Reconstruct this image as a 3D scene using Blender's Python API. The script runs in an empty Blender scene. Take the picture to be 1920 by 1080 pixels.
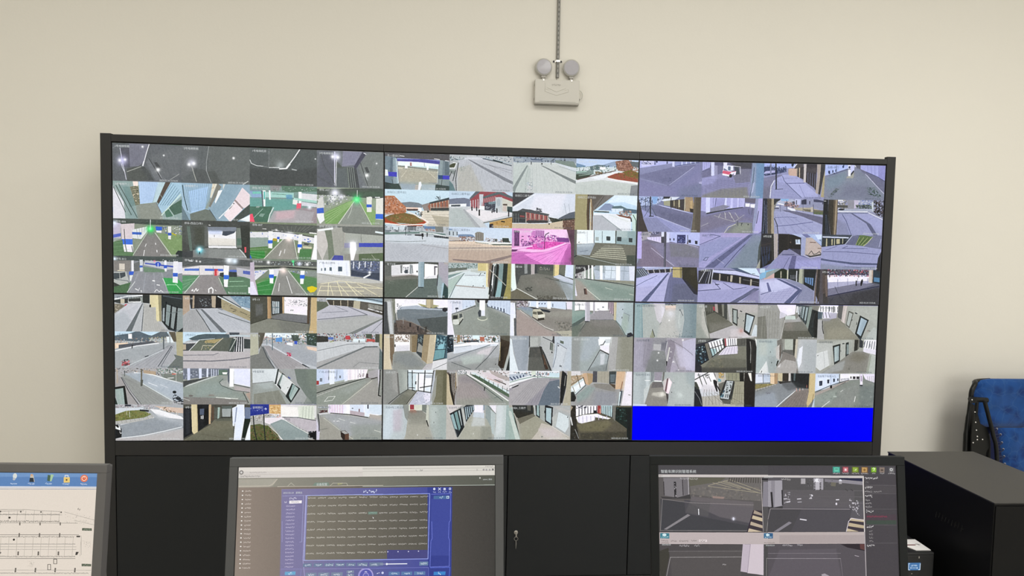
import bpy, bmesh, math
import numpy as np
from mathutils import Vector, Matrix

C = bpy.context.scene.collection
SC = bpy.context.scene
# ------------------------------------------------------------------ camera
cd = bpy.data.cameras.new('camera'); cam = bpy.data.objects.new('camera', cd); C.objects.link(cam)
cd.sensor_width = 36.0; cd.lens = 1250.0/1920*36; cd.clip_start = 0.05; cd.clip_end = 60
RX = Vector((0.9976145122, -0.0660122725, 0.0201907138)); RD = Vector((0.0163701149, -0.0579142414, -0.9981873371)); RF = Vector((0.0670619444, 0.9961366977, -0.0566954591))
M = Matrix((RX, -RD, -RF)).transposed().to_4x4(); M.translation = Vector((1.61276, -3.16987, 1.67086))
cam.matrix_world = M
SC.camera = cam
# ------------------------------------------------------------------ world, lights, exposure
w = bpy.data.worlds.new('world'); SC.world = w; w.use_nodes = True
w.node_tree.nodes['Background'].inputs[0].default_value = (0.85, 0.9, 1.0, 1); w.node_tree.nodes['Background'].inputs[1].default_value = 0.3
SC.view_settings.view_transform = 'Standard'; SC.view_settings.look = 'None'; SC.view_settings.exposure = 0.0; SC.view_settings.gamma = 1.0; SC.view_settings.use_curve_mapping = False
def area(name, loc, aim, sx, sy, power, col):
    l = bpy.data.lights.new(name, 'AREA'); l.shape = 'RECTANGLE'; l.size = sx; l.size_y = sy; l.energy = power; l.color = col
    o = bpy.data.objects.new(name, l); C.objects.link(o); o.location = loc
    o.rotation_euler = (Vector(aim)-Vector(loc)).to_track_quat('-Z', 'Y').to_euler(); return o
for lx, ly in ((-.6, -2.2), (2.1, -2.2), (4.6, -2.2), (.7, -4.2), (3.6, -4.2)):
    area('ceiling_light', (lx, ly, 3.68), (lx, ly, 0), 1.2, 1.2, 34*(1.12 if lx > 3 else 1), (1.0, 0.985, 0.95))
area('window_light', (3.4, -5.35, 1.7), (2.4, 0, 1.5), 4.2, 1.8, 72, (0.96, 0.98, 1.0))

# ------------------------------------------------------------------ materials
def lin(h):
    if isinstance(h, str): c = [int(h[i:i+2], 16)/255 for i in (0, 2, 4)]
    else: c = h
    return [x/12.92 if x <= .04045 else ((x+.055)/1.055)**2.4 for x in c]
def mat(name, col, rough=.5, metal=0., spec=.5, var=.0, scale=20., bump=0., bscale=200., emit=0., coat=0.):
    m = bpy.data.materials.new(name); m.use_nodes = True; nt = m.node_tree; b = nt.nodes['Principled BSDF']
    c = lin(col) if isinstance(col, str) else col
    b.inputs['Roughness'].default_value = rough; b.inputs['Metallic'].default_value = metal; b.inputs['Specular IOR Level'].default_value = spec
    b.inputs['Coat Weight'].default_value = coat
    tc = nt.nodes.new('ShaderNodeTexCoord')
    if var:
        n = nt.nodes.new('ShaderNodeTexNoise'); n.inputs['Scale'].default_value = scale; n.inputs['Detail'].default_value = 5
        nt.links.new(tc.outputs['Object'], n.inputs['Vector'])
        r = nt.nodes.new('ShaderNodeMapRange'); r.inputs[3].default_value = 1-var; r.inputs[4].default_value = 1+var; nt.links.new(n.outputs['Fac'], r.inputs[0])
        mx = nt.nodes.new('ShaderNodeVectorMath'); mx.operation = 'SCALE'; mx.inputs[0].default_value = c; nt.links.new(r.outputs[0], mx.inputs['Scale'])
        nt.links.new(mx.outputs[0], b.inputs['Base Color'])
    else: b.inputs['Base Color'].default_value = (*c, 1)
    if bump:
        n2 = nt.nodes.new('ShaderNodeTexNoise'); n2.inputs['Scale'].default_value = bscale; nt.links.new(tc.outputs['Object'], n2.inputs['Vector'])
        bp = nt.nodes.new('ShaderNodeBump'); bp.inputs['Strength'].default_value = bump; bp.inputs['Distance'].default_value = .002
        nt.links.new(n2.outputs['Fac'], bp.inputs['Height']); nt.links.new(bp.outputs[0], b.inputs['Normal'])
    if emit: b.inputs['Emission Color'].default_value = (*c, 1); b.inputs['Emission Strength'].default_value = emit
    return m
MAT = {}
MAT['wall'] = mat('painted_plaster', (.795, .768, .693), .85, spec=.2, var=.012, scale=1.6, bump=.15, bscale=90)
MAT['ceiling'] = mat('ceiling_paint', (.82, .80, .76), .9)
MAT['floor'] = mat('floor_tile', (.42, .40, .37), .35, var=.06, scale=3)
MAT['cab'] = mat('black_powder_coat', (.021, .0208, .0205), .48, spec=.4, var=.05, scale=8, bump=.12, bscale=900)
MAT['cabdoor'] = mat('black_powder_coat_door', (.0125, .0142, .0155), .42, spec=.35, var=.05, scale=6, bump=.1, bscale=900)
MAT['bez'] = mat('display_bezel_black', (.004, .004, .005), .4)
MAT['inner'] = mat('dark_gap', (.003, .003, .003), .9)
MAT['chrome'] = mat('worn_chrome', (.62, .60, .56), .28, metal=1., var=.1, scale=80)
MAT['monL'] = mat('monitor_plastic_grey', (.105, .102, .10), .5, var=.03, scale=30, bump=.1, bscale=1500)
MAT['monM'] = mat('monitor_plastic_dark_grey', (.060, .062, .063), .5, var=.03, scale=30, bump=.1, bscale=1500)
MAT['monR'] = mat('monitor_plastic_charcoal', (.0055, .0068, .0066), .5, spec=.2, var=.03, scale=30, bump=.1, bscale=1500)
MAT['plastic'] = mat('cream_plastic', (.60, .58, .52), .4, var=.015, scale=30)
MAT['plasticd'] = mat('cream_plastic_shade', (.42, .40, .36), .5)
MAT['lens'] = mat('frosted_lens', (.42, .41, .44), .25, var=.06, scale=60, coat=.3)
MAT['lensrim'] = mat('lens_rim_plastic', (.47, .46, .42), .4)
MAT['conduit'] = mat('galvanised_conduit', (.27, .265, .245), .5, metal=.3, var=.25, scale=120)
MAT['black'] = mat('black_plastic', (.008, .008, .008), .5)
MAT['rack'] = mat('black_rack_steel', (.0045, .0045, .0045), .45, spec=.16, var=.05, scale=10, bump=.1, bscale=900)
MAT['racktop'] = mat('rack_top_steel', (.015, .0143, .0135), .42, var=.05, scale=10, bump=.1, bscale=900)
MAT['rackmark'] = mat('raised_dark_mark', (.009, .0095, .0095), .45, spec=.25)
MAT['ups'] = mat('ups_black_plastic', (.012, .012, .012), .45)
MAT['paper'] = mat('printed_card', (.86, .84, .81), .7, var=.03, scale=60)
MAT['red'] = mat('dark_red_print', (.12, .02, .02), .6)
MAT['ink'] = mat('dark_ink', (.05, .045, .05), .6)
MAT['tube'] = mat('black_painted_tube', (.006, .0065, .006), .38, spec=.35)
MAT['rivet'] = mat('steel_rivet', (.85, .85, .82), .25, metal=.6)
MAT['cord'] = mat('dark_blue_cord', (.01, .016, .06), .7)
MAT['navy'] = mat('navy_fabric', (.008, .014, .07), .9)
MAT['desk'] = mat('desk_laminate', (.30, .27, .23), .5, var=.1, scale=6)
def blue_fabric():
    m = mat('blue_floral_plush', (.03, .12, .4), .95, spec=.1); nt = m.node_tree; b = nt.nodes['Principled BSDF']
    tc = nt.nodes.new('ShaderNodeTexCoord')
    v = nt.nodes.new('ShaderNodeTexVoronoi'); v.inputs['Scale'].default_value = 16; v.feature = 'SMOOTH_F1'; v.inputs['Smoothness'].default_value = .25
    v2 = nt.nodes.new('ShaderNodeTexVoronoi'); v2.inputs['Scale'].default_value = 17; v2.feature = 'DISTANCE_TO_EDGE'
    n = nt.nodes.new('ShaderNodeTexNoise'); n.inputs['Scale'].default_value = 14; n.inputs['Detail'].default_value = 4
    mixv = nt.nodes.new('ShaderNodeVectorMath'); mixv.operation = 'MULTIPLY_ADD'; mixv.inputs[1].default_value = (.06,)*3
    nt.links.new(n.outputs['Color'], mixv.inputs[0]); nt.links.new(tc.outputs['Object'], mixv.inputs[2])
    nt.links.new(mixv.outputs[0], v.inputs['Vector']); nt.links.new(mixv.outputs[0], v2.inputs['Vector']); nt.links.new(tc.outputs['Object'], n.inputs['Vector'])
    r = nt.nodes.new('ShaderNodeValToRGB'); e = r.color_ramp.elements
    e[0].position = .18; e[0].color = (.008, .040, .19, 1); e[1].position = .55; e[1].color = (.016, .085, .31, 1)
    nt.links.new(v.outputs['Distance'], r.inputs[0])
    mr = nt.nodes.new('ShaderNodeMapRange'); mr.inputs[1].default_value = 0; mr.inputs[2].default_value = .05; mr.inputs[3].default_value = .38; mr.inputs[4].default_value = 0
    nt.links.new(v2.outputs['Distance'], mr.inputs[0])
    mx = nt.nodes.new('ShaderNodeMix'); mx.data_type = 'RGBA'; nt.links.new(mr.outputs[0], mx.inputs['Factor']); nt.links.new(r.outputs[0], mx.inputs['A']); mx.inputs['B'].default_value = (.06, .16, .36, 1)
    mx2 = nt.nodes.new('ShaderNodeMix'); mx2.data_type = 'RGBA'; mx2.blend_type = 'MULTIPLY'; mx2.inputs['Factor'].default_value = .5
    nt.links.new(mx.outputs['Result'], mx2.inputs['A']); nt.links.new(n.outputs['Fac'], mx2.inputs['B']); nt.links.new(mx2.outputs['Result'], b.inputs['Base Color'])
    b.inputs['Sheen Weight'].default_value = .3
    return m
MAT['blue'] = blue_fabric()
def glow(name, col, s=1.0):
    m = bpy.data.materials.new(name); m.use_nodes = True; nt = m.node_tree; b = nt.nodes['Principled BSDF']
    b.inputs['Base Color'].default_value = (0, 0, 0, 1); b.inputs['Specular IOR Level'].default_value = .1; b.inputs['Emission Color'].default_value = (*lin(col), 1); b.inputs['Emission Strength'].default_value = s
    return m
MAT['capw'] = glow('caption_white', 'd4d8d8'); MAT['capk'] = glow('caption_dark', '4a5664'); MAT['blank'] = glow('blank_blue', '0000fe'); MAT['blank'].node_tree.nodes['Principled BSDF'].inputs['Specular IOR Level'].default_value = .02
MAT['lcd'] = glow('lcd_blue', '4a76a8'); MAT['lcdw'] = glow('lcd_pale', 'c8dcf0')

# ------------------------------------------------------------------ mesh helpers
def box(bm, a, b, bev=0.0):
    lo = [min(a[i], b[i]) for i in range(3)]; hi = [max(a[i], b[i]) for i in range(3)]
    vs = [bm.verts.new((x, y, z)) for x in (lo[0], hi[0]) for y in (lo[1], hi[1]) for z in (lo[2], hi[2])]
    fs = [bm.faces.new([vs[i] for i in f]) for f in ((0,1,3,2), (4,6,7,5), (0,4,5,1), (2,3,7,6), (0,2,6,4), (1,5,7,3))]
    if bev:
        es = list({e for f in fs for e in f.edges}); bmesh.ops.bevel(bm, geom=es, offset=bev, segments=2, affect='EDGES', profile=.6)
def tube(bm, pts, r, n=10, caps=True):
    pts = [Vector(p) for p in pts]; rings = []; up = None
    for i, p in enumerate(pts):
        t = ((pts[i]-pts[i-1]).normalized() if i else Vector()) + ((pts[i+1]-pts[i]).normalized() if i < len(pts)-1 else Vector()); t.normalize()
        if up is None: up = Vector((0, 1, 0)) if abs(t.y) < .9 else Vector((1, 0, 0))
        s = t.cross(up).normalized(); up = s.cross(t).normalized()
        rr = r[i] if isinstance(r, (list, tuple)) else r
        rings.append([bm.verts.new(p+s*math.cos(a)*rr+up*math.sin(a)*rr) for a in [k*2*math.pi/n for k in range(n)]])
    for a, b in zip(rings, rings[1:]):
        for k in range(n): bm.faces.new((a[k], a[(k+1) % n], b[(k+1) % n], b[k]))
    if caps: bm.faces.new(rings[0][::-1]); bm.faces.new(rings[-1])
def smooth_path(pts, k=5):
    P = [Vector(p) for p in pts]; P = [P[0]]+P+[P[-1]]; out = []
    for i in range(1, len(P)-2):
        for j in range(k):
            t = j/k; a, b, c, d = P[i-1:i+3]
            out.append(.5*((2*b)+(c-a)*t+(2*a-5*b+4*c-d)*t*t+(3*b-3*c+d-a)*t**3))
    return out+[P[-2]]
def disc(bm, c, axis, r, h, n=32, bev=0):
    q = Vector(axis).normalized().to_track_quat('Z', 'Y'); c = Vector(c); R = []
    prof = [(r, 0), (r, h)] if not bev else [(r-bev, 0), (r, bev), (r, h-bev), (r-bev, h)]
    for rr, z in prof: R.append([bm.verts.new(c+q @ Vector((rr*math.cos(k*2*math.pi/n), rr*math.sin(k*2*math.pi/n), z))) for k in range(n)])
    for a, b in zip(R, R[1:]):
        for k in range(n): bm.faces.new((a[k], a[(k+1) % n], b[(k+1) % n], b[k]))
    bm.faces.new(R[0][::-1]); bm.faces.new(R[-1])
def prism(bm, pts, y0, y1):
    """outline (x,z) extruded along y"""
    a = [bm.verts.new((x, y0, z)) for x, z in pts]; b = [bm.verts.new((x, y1, z)) for x, z in pts]; n = len(pts)
    bm.faces.new(a); bm.faces.new(b[::-1])
    for i in range(n): bm.faces.new((a[i-1], b[i-1], b[i], a[i]) if 0 else (a[i], b[i], b[i-1], a[i-1]))
def ring_frame(bm, x0, x1, z0, z1, wx, wt, wb, y0, y1, bev=0):
    box(bm, (x0-wx, y0, z1), (x1+wx, y1, z1+wt), bev); box(bm, (x0-wx, y0, z0-wb), (x1+wx, y1, z0), bev)
    box(bm, (x0-wx, y0+.0003, z0), (x0, y1, z1), 0); box(bm, (x1, y0+.0003, z0), (x1+wx, y1, z1), 0)
def wloc(o):
    return o.matrix_basis.translation if o.parent is None else wloc(o.parent)
def obj(name, bm, m, parent=None, xf=None, smooth=False, label=None):
    if xf is not None: bmesh.ops.transform(bm, matrix=xf, verts=bm.verts)
    if parent is not None: bmesh.ops.translate(bm, vec=-wloc(parent), verts=bm.verts)
    bmesh.ops.recalc_face_normals(bm, faces=bm.faces)
    me = bpy.data.meshes.new(name); bm.to_mesh(me); bm.free()
    for mm in (m if isinstance(m, list) else [m]): me.materials.append(mm)
    if smooth:
        for p in me.polygons: p.use_smooth = True
        try: me.set_sharp_from_angle(angle=math.radians(40))
        except Exception: pass
    o = bpy.data.objects.new(name, me); C.objects.link(o); o.parent = parent
    if label: o['label'] = label
    return o
def thing(name, label, cat, loc, group=None):
    o = bpy.data.objects.new(name, None); C.objects.link(o); o.location = loc; o.empty_display_size = .05
    o['label'] = label; o['category'] = cat
    if group: o['group'] = group
    return o
def tag(o, label, cat, group=None):
    o['label'] = label; o['category'] = cat
    if group: o['group'] = group
    return o
def struct(name, bm, m):
    o = obj(name, bm, m); o['kind'] = 'structure'; return o
def text_verts(s, size):
    """flat glyph outlines of a string as (verts, faces) in metres, baseline at 0"""
    cu = bpy.data.curves.new('txt', 'FONT'); cu.body = s; cu.size = size; cu.resolution_u = 2
    o = bpy.data.objects.new('txt', cu); C.objects.link(o); bpy.context.view_layer.update()
    me = bpy.data.meshes.new_from_object(o.evaluated_get(bpy.context.evaluated_depsgraph_get()))
    V = [tuple(v.co) for v in me.vertices]; F = [tuple(p.vertices) for p in me.polygons]
    bpy.data.objects.remove(o); bpy.data.curves.remove(cu); bpy.data.meshes.remove(me)
    return V, F

# ------------------------------------------------------------------ room
bm = bmesh.new(); box(bm, (-2.4, .35, 0), (6.6, .5, 3.75)); struct('wall_back', bm, MAT['wall'])
bm = bmesh.new(); box(bm, (-2.55, -5.6, 0), (-2.4, .5, 3.75)); struct('wall_left', bm, MAT['wall'])
bm = bmesh.new(); box(bm, (6.6, -5.6, 0), (6.75, .5, 3.75)); struct('wall_right', bm, MAT['wall'])
bm = bmesh.new(); box(bm, (-2.4, -5.6, 0), (6.6, -5.45, 3.75)); struct('wall_rear', bm, MAT['wall'])
bm = bmesh.new(); box(bm, (-2.55, -5.6, -.1), (6.75, .5, 0)); struct('floor', bm, MAT['floor'])
bm = bmesh.new(); box(bm, (-2.55, -5.6, 3.75), (6.75, .5, 3.85)); struct('ceiling', bm, MAT['ceiling'])

# ------------------------------------------------------------------ video wall cabinet
cab = thing('video_wall_cabinet', 'long black steel cabinet that frames the wall of screens, doors below', 'cabinet', (1.82, .17, 0))
XL, XR = -.0556, 3.6982
def part(name, m, a, b, bev=.0015, parent=None, label=None):
    bm = bmesh.new(); box(bm, a, b, bev); return obj(name, bm, m, parent or cab, label=label)
part('side_post', MAT['cab'], (XL, -.004, 0), (-.0085, .02, 2.1625))
part('side_post', MAT['cab'], (3.6545, -.004, 0), (XR, .02, 2.1645))
part('side_panel', MAT['cab'], (XL, .0205, 0), (XL+.015, .345, 2.15))
part('side_panel', MAT['cab'], (XR-.015, .0205, 0), (XR, .345, 2.15))
part('back_panel', MAT['cab'], (XL+.016, .33, 0), (XR-.016, .345, 2.15), 0)
for a, b, za, zb in ((-.008, 1.2141, 2.1245, 2.1168), (1.2155, 2.4235, 2.1168, 2.1148), (2.4249, 3.654, 2.1148, 2.1258)):
    bm = bmesh.new(); prism(bm, [(a, za+.002), (b, zb+.002), (b, 2.1525), (a, 2.1585 if a < 0 else 2.1525)], -.003, .345); obj('top_panel', bm, MAT['cab'], cab)
part('lower_rail', MAT['cab'], (-.008, -.003, .6795), (3.654, .02, .7445))
part('display_shelf', MAT['cab'], (-.03, .021, .66), (3.67, .329, .68))
part('toe_rail', MAT['cab'], (-.008, -.003, 0), (3.654, .02, .075))
part('gap_shade_sheet', MAT['inner'], (-.03, .03, .08), (3.67, .031, .655), 0)  # near-black sheet behind the doors; shade of the gaps put into its colour
dx = [-.0065, .606, 1.2155, 1.8235, 2.4235, 3.034, 3.6535]
for i in range(6):
    d = part('door', MAT['cabdoor'], (dx[i]+.0022, -.0035, .0785), (dx[i+1]-.0022, .0165, .6765), .0018)
    if i % 2 == 1:
        lx = 1.8695 if i == 3 else dx[i]+.046
        bm = bmesh.new(); disc(bm, (lx, -.0035, .2985), (0, -1, 0), .0098, .004, 24, .0012); disc(bm, (lx, -.0074, .2985), (0, -1, 0), .0058, .003, 16)
        obj('lock', bm, MAT['chrome'], d, smooth=True, label='round chrome cam lock')
k = thing('key', 'small steel key with ring hanging from the lock of the centre cabinet door', 'key', (1.8697, -.012, .2985))
bm = bmesh.new(); tube(bm, [(1.8697+.0092*math.sin(a), -.014, .271+.0092*math.cos(a)) for a in [i*2*math.pi/24 for i in range(25)]], .0011, 6, False); obj('ring', bm, MAT['chrome'], k, smooth=True)
bm = bmesh.new(); box(bm, (1.8687, -.022, .281), (1.8707, -.0106, .2985), .0004); box(bm, (1.8667, -.0225, .283), (1.8727, -.0195, .2995), .0008); obj('blade', bm, MAT['chrome'], k)
bm = bmesh.new(); tube(bm, [(1.8697, -.013, .262), (1.8702, -.013, .245), (1.8694, -.012, .22)], [.0022, .0026, .0009], 6); obj('spare_key', bm, MAT['chrome'], k)

# ------------------------------------------------------------------ camera pictures
def hexc(s):
    a=1.0
    if '/' in s: s,t=s.split('/');a=float(t)/10
    if len(s)==3: s=''.join(c+c for c in s)
    return np.array([int(s[i:i+2],16) for i in (0,2,4)])/255.,a
def box_blur(I,r):
    if r<1: return I
    for ax in (0,1):
        P=np.concatenate([np.repeat(I.take([0],ax),r,ax),I,np.repeat(I.take([-1],ax),r,ax)],ax).cumsum(ax)
        n=I.shape[ax];k=2*r
        Z=np.zeros_like(P.take([0],ax));P=np.concatenate([Z,P],ax)
        I=(P.take(range(k+1,k+1+n),ax)-P.take(range(0,n),ax))/(k+1)
    return I
class Canvas:
    """paints one camera picture as flat colour regions, coordinates in thousandths of the picture"""
    def __init__(s,w,h,sx=1000.,sy=1000.):
        s.w,s.h=w,h;s.kx=w/sx;s.ky=h/sy;s.I=np.zeros((h,w,3),np.float32)
    def P(s,t): 
        a=np.array([[float(v) for v in q.split(',')] for q in t]);return a*[s.kx,s.ky]
    def mask(s,p):
        x0=max(0,int(np.floor(p[:,0].min())));x1=min(s.w,int(np.ceil(p[:,0].max()))+1)
        y0=max(0,int(np.floor(p[:,1].min())));y1=min(s.h,int(np.ceil(p[:,1].max()))+1)
        if x1<=x0 or y1<=y0: return None
        X=np.arange(x0,x1)[None,:]+.5;Y=np.arange(y0,y1)[:,None]+.5
        M=np.zeros((y1-y0,x1-x0),bool)
        for i in range(len(p)):
            (ax,ay),(bx,by)=p[i-1],p[i]
            if ay==by: continue
            M^=((ay>Y)!=(by>Y))&(X<(bx-ax)*(Y-ay)/(by-ay)+ax)
        return slice(y0,y1),slice(x0,x1),M
    def fill(s,p,c,a,soft=False):
        r=s.mask(p)
        if r is None: return
        V=s.I[r[0],r[1]]
        if soft and a<.95 and r[2].size>600:
            A=box_blur(box_blur(r[2][...,None].astype(np.float32),4),3)*a;V[:]=V*(1-A)+c*A
        else: V[r[2]]=V[r[2]]*(1-a)+c*a
    def line(s,p,w,c,a):
        w=max(w*s.kx,1.0)/2
        for i in range(len(p)-1):
            d=p[i+1]-p[i];n=np.hypot(*d)
            if n<1e-6: continue
            q=np.array([-d[1],d[0]])/n*w;e=d/n*w*.5
            s.fill(np.array([p[i]-e+q,p[i+1]+e+q,p[i+1]+e-q,p[i]-e-q]),c,a)
    def blob(s,p,rx,ry,c,a,hard):
        cx,cy=p;k=1.05 if hard else 2.4
        x0,x1=max(0,int(cx-rx*k)),min(s.w,int(cx+rx*k)+2);y0,y1=max(0,int(cy-ry*k)),min(s.h,int(cy+ry*k)+2)
        if x1<=x0 or y1<=y0: return
        X=(np.arange(x0,x1)[None,:]+.5-cx)/rx;Y=(np.arange(y0,y1)[:,None]+.5-cy)/ry
        D=X*X+Y*Y;A=((D<1)*a if hard else np.exp(-D*1.4)*a)[...,None]
        V=s.I[y0:y1,x0:x1];V[:]=V*(1-A)+c*A
    def clutter(s,p,n,size,cols,rng):
        r=s.mask(p)
        if r is None: return
        V=s.I[r[0],r[1]];J=V.copy();h,w=r[2].shape;z=size*s.kx*.68
        for i in range(int(n*2.2)):
            c,a=cols[rng.integers(len(cols))]
            cx,cy=rng.random()*w,rng.random()*h;dx,dy=z*rng.uniform(.2,.7),z*rng.uniform(.15,.6)
            x0,x1,y0,y1=max(0,int(cx-dx)),int(cx+dx)+1,max(0,int(cy-dy)),int(cy+dy)+1
            J[y0:y1,x0:x1]=J[y0:y1,x0:x1]*(1-a*.8)+(c+rng.normal(0,.025))*a*.8
        V[r[2]]=J[r[2]]
    def run(s,ops,rng):
        for op in ops.split(';'):
            w=op.split();o=w[0]
            if o=='b':
                cs=[hexc(v)[0] for v in w[1].split('-')]
                t=np.linspace(0,1,s.h)[:,None,None];s.I[:]=cs[0]*(1-t)+cs[-1]*t;continue
            if o=='bh':
                t=np.linspace(0,1,s.w)[None,:,None];s.I[:]=hexc(w[1])[0]*(1-t)+hexc(w[2])[0]*t;continue
            if o=='k':
                s.clutter(s.P(w[4:]),int(w[1]),float(w[2]),[hexc(v) for v in w[3].split(',')],rng);continue
            if o=='g':
                q=s.P(w[3:]);R=s.mask(q);t=np.linspace(0,1,R[2].shape[1])[None,:,None]
                G=np.broadcast_to(hexc(w[1])[0]*(1-t)+hexc(w[2])[0]*t,R[2].shape+(3,));s.I[R[0],R[1]][R[2]]=G[R[2]];continue
            c,a=hexc(w[1])
            if o=='p': s.fill(s.P(w[2:]),c,a,True)
            elif o=='l': s.line(s.P(w[3:]),float(w[2]),c,a)
            elif o=='o':
                q=s.P(w[3:])[0];r=float(w[2])*s.kx;s.blob(q,r,r,c,a,False)
            elif o=='e':
                q=s.P(w[3:])[0];rx,ry=map(float,w[2].split(','));s.blob(q,rx*s.kx,ry*s.ky,c,a,True)
            elif o=='d':
                q=s.P(w[3:]);h=float(w[2])*s.ky;d=q[1]-q[0];n=max(2,int(abs(d[0])/max(1.5,h*.62)))
                for i in range(n):
                    for z in range(3):
                        a0=q[0]+d*(i+.08+rng.random()*.5)/n;e=d/n*rng.uniform(.2,.55);y0=(rng.random()-.5)*h*.9;y1=y0+h*rng.uniform(-.5,.5)
                        s.line(np.array([a0+[0,y0],a0+e+[0,y1]]),h*.22/s.kx,c,a*.85)
            elif o=='s':
                q=s.P(w[4:]);n=int(w[3])
                for i in range(n):
                    t=i/max(1,n-1);s.line(np.array([q[0]*(1-t)+q[1]*t,q[2]*(1-t)+q[3]*t]),float(w[2]),c,a)
    def finish(s,rng,amp=.016,ss=2,sat=1.,con=1.):
        if con!=1 or sat!=1:
            for rad,sg in ((14,.042),(6,.024)):
                J=box_blur(box_blur(s.I,rad),rad//2);w_=np.exp(-((s.I-J)**2).sum(2,keepdims=True)/(sg*sg));s.I=w_*J+(1-w_)*s.I
            G=s.I.mean(2,keepdims=True);s.I=G+(s.I-G)*sat;s.I=.5+(s.I-.5)*con+.012
        n=rng.normal(0,1,(s.h,s.w,1)).astype(np.float32);g=lambda r:box_blur(rng.normal(0,1,(s.h,s.w,1)).astype(np.float32),r)*(2*r+1)
        I=box_blur(s.I,1);I=I+.75*(I-box_blur(I,4))+(n*.8+g(1)*.9+g(3)*.55+g(9)*.2)*amp
        I=I.reshape(s.h//ss,ss,s.w//ss,ss,3).mean((1,3))
        return np.clip(I,0,1)

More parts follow.
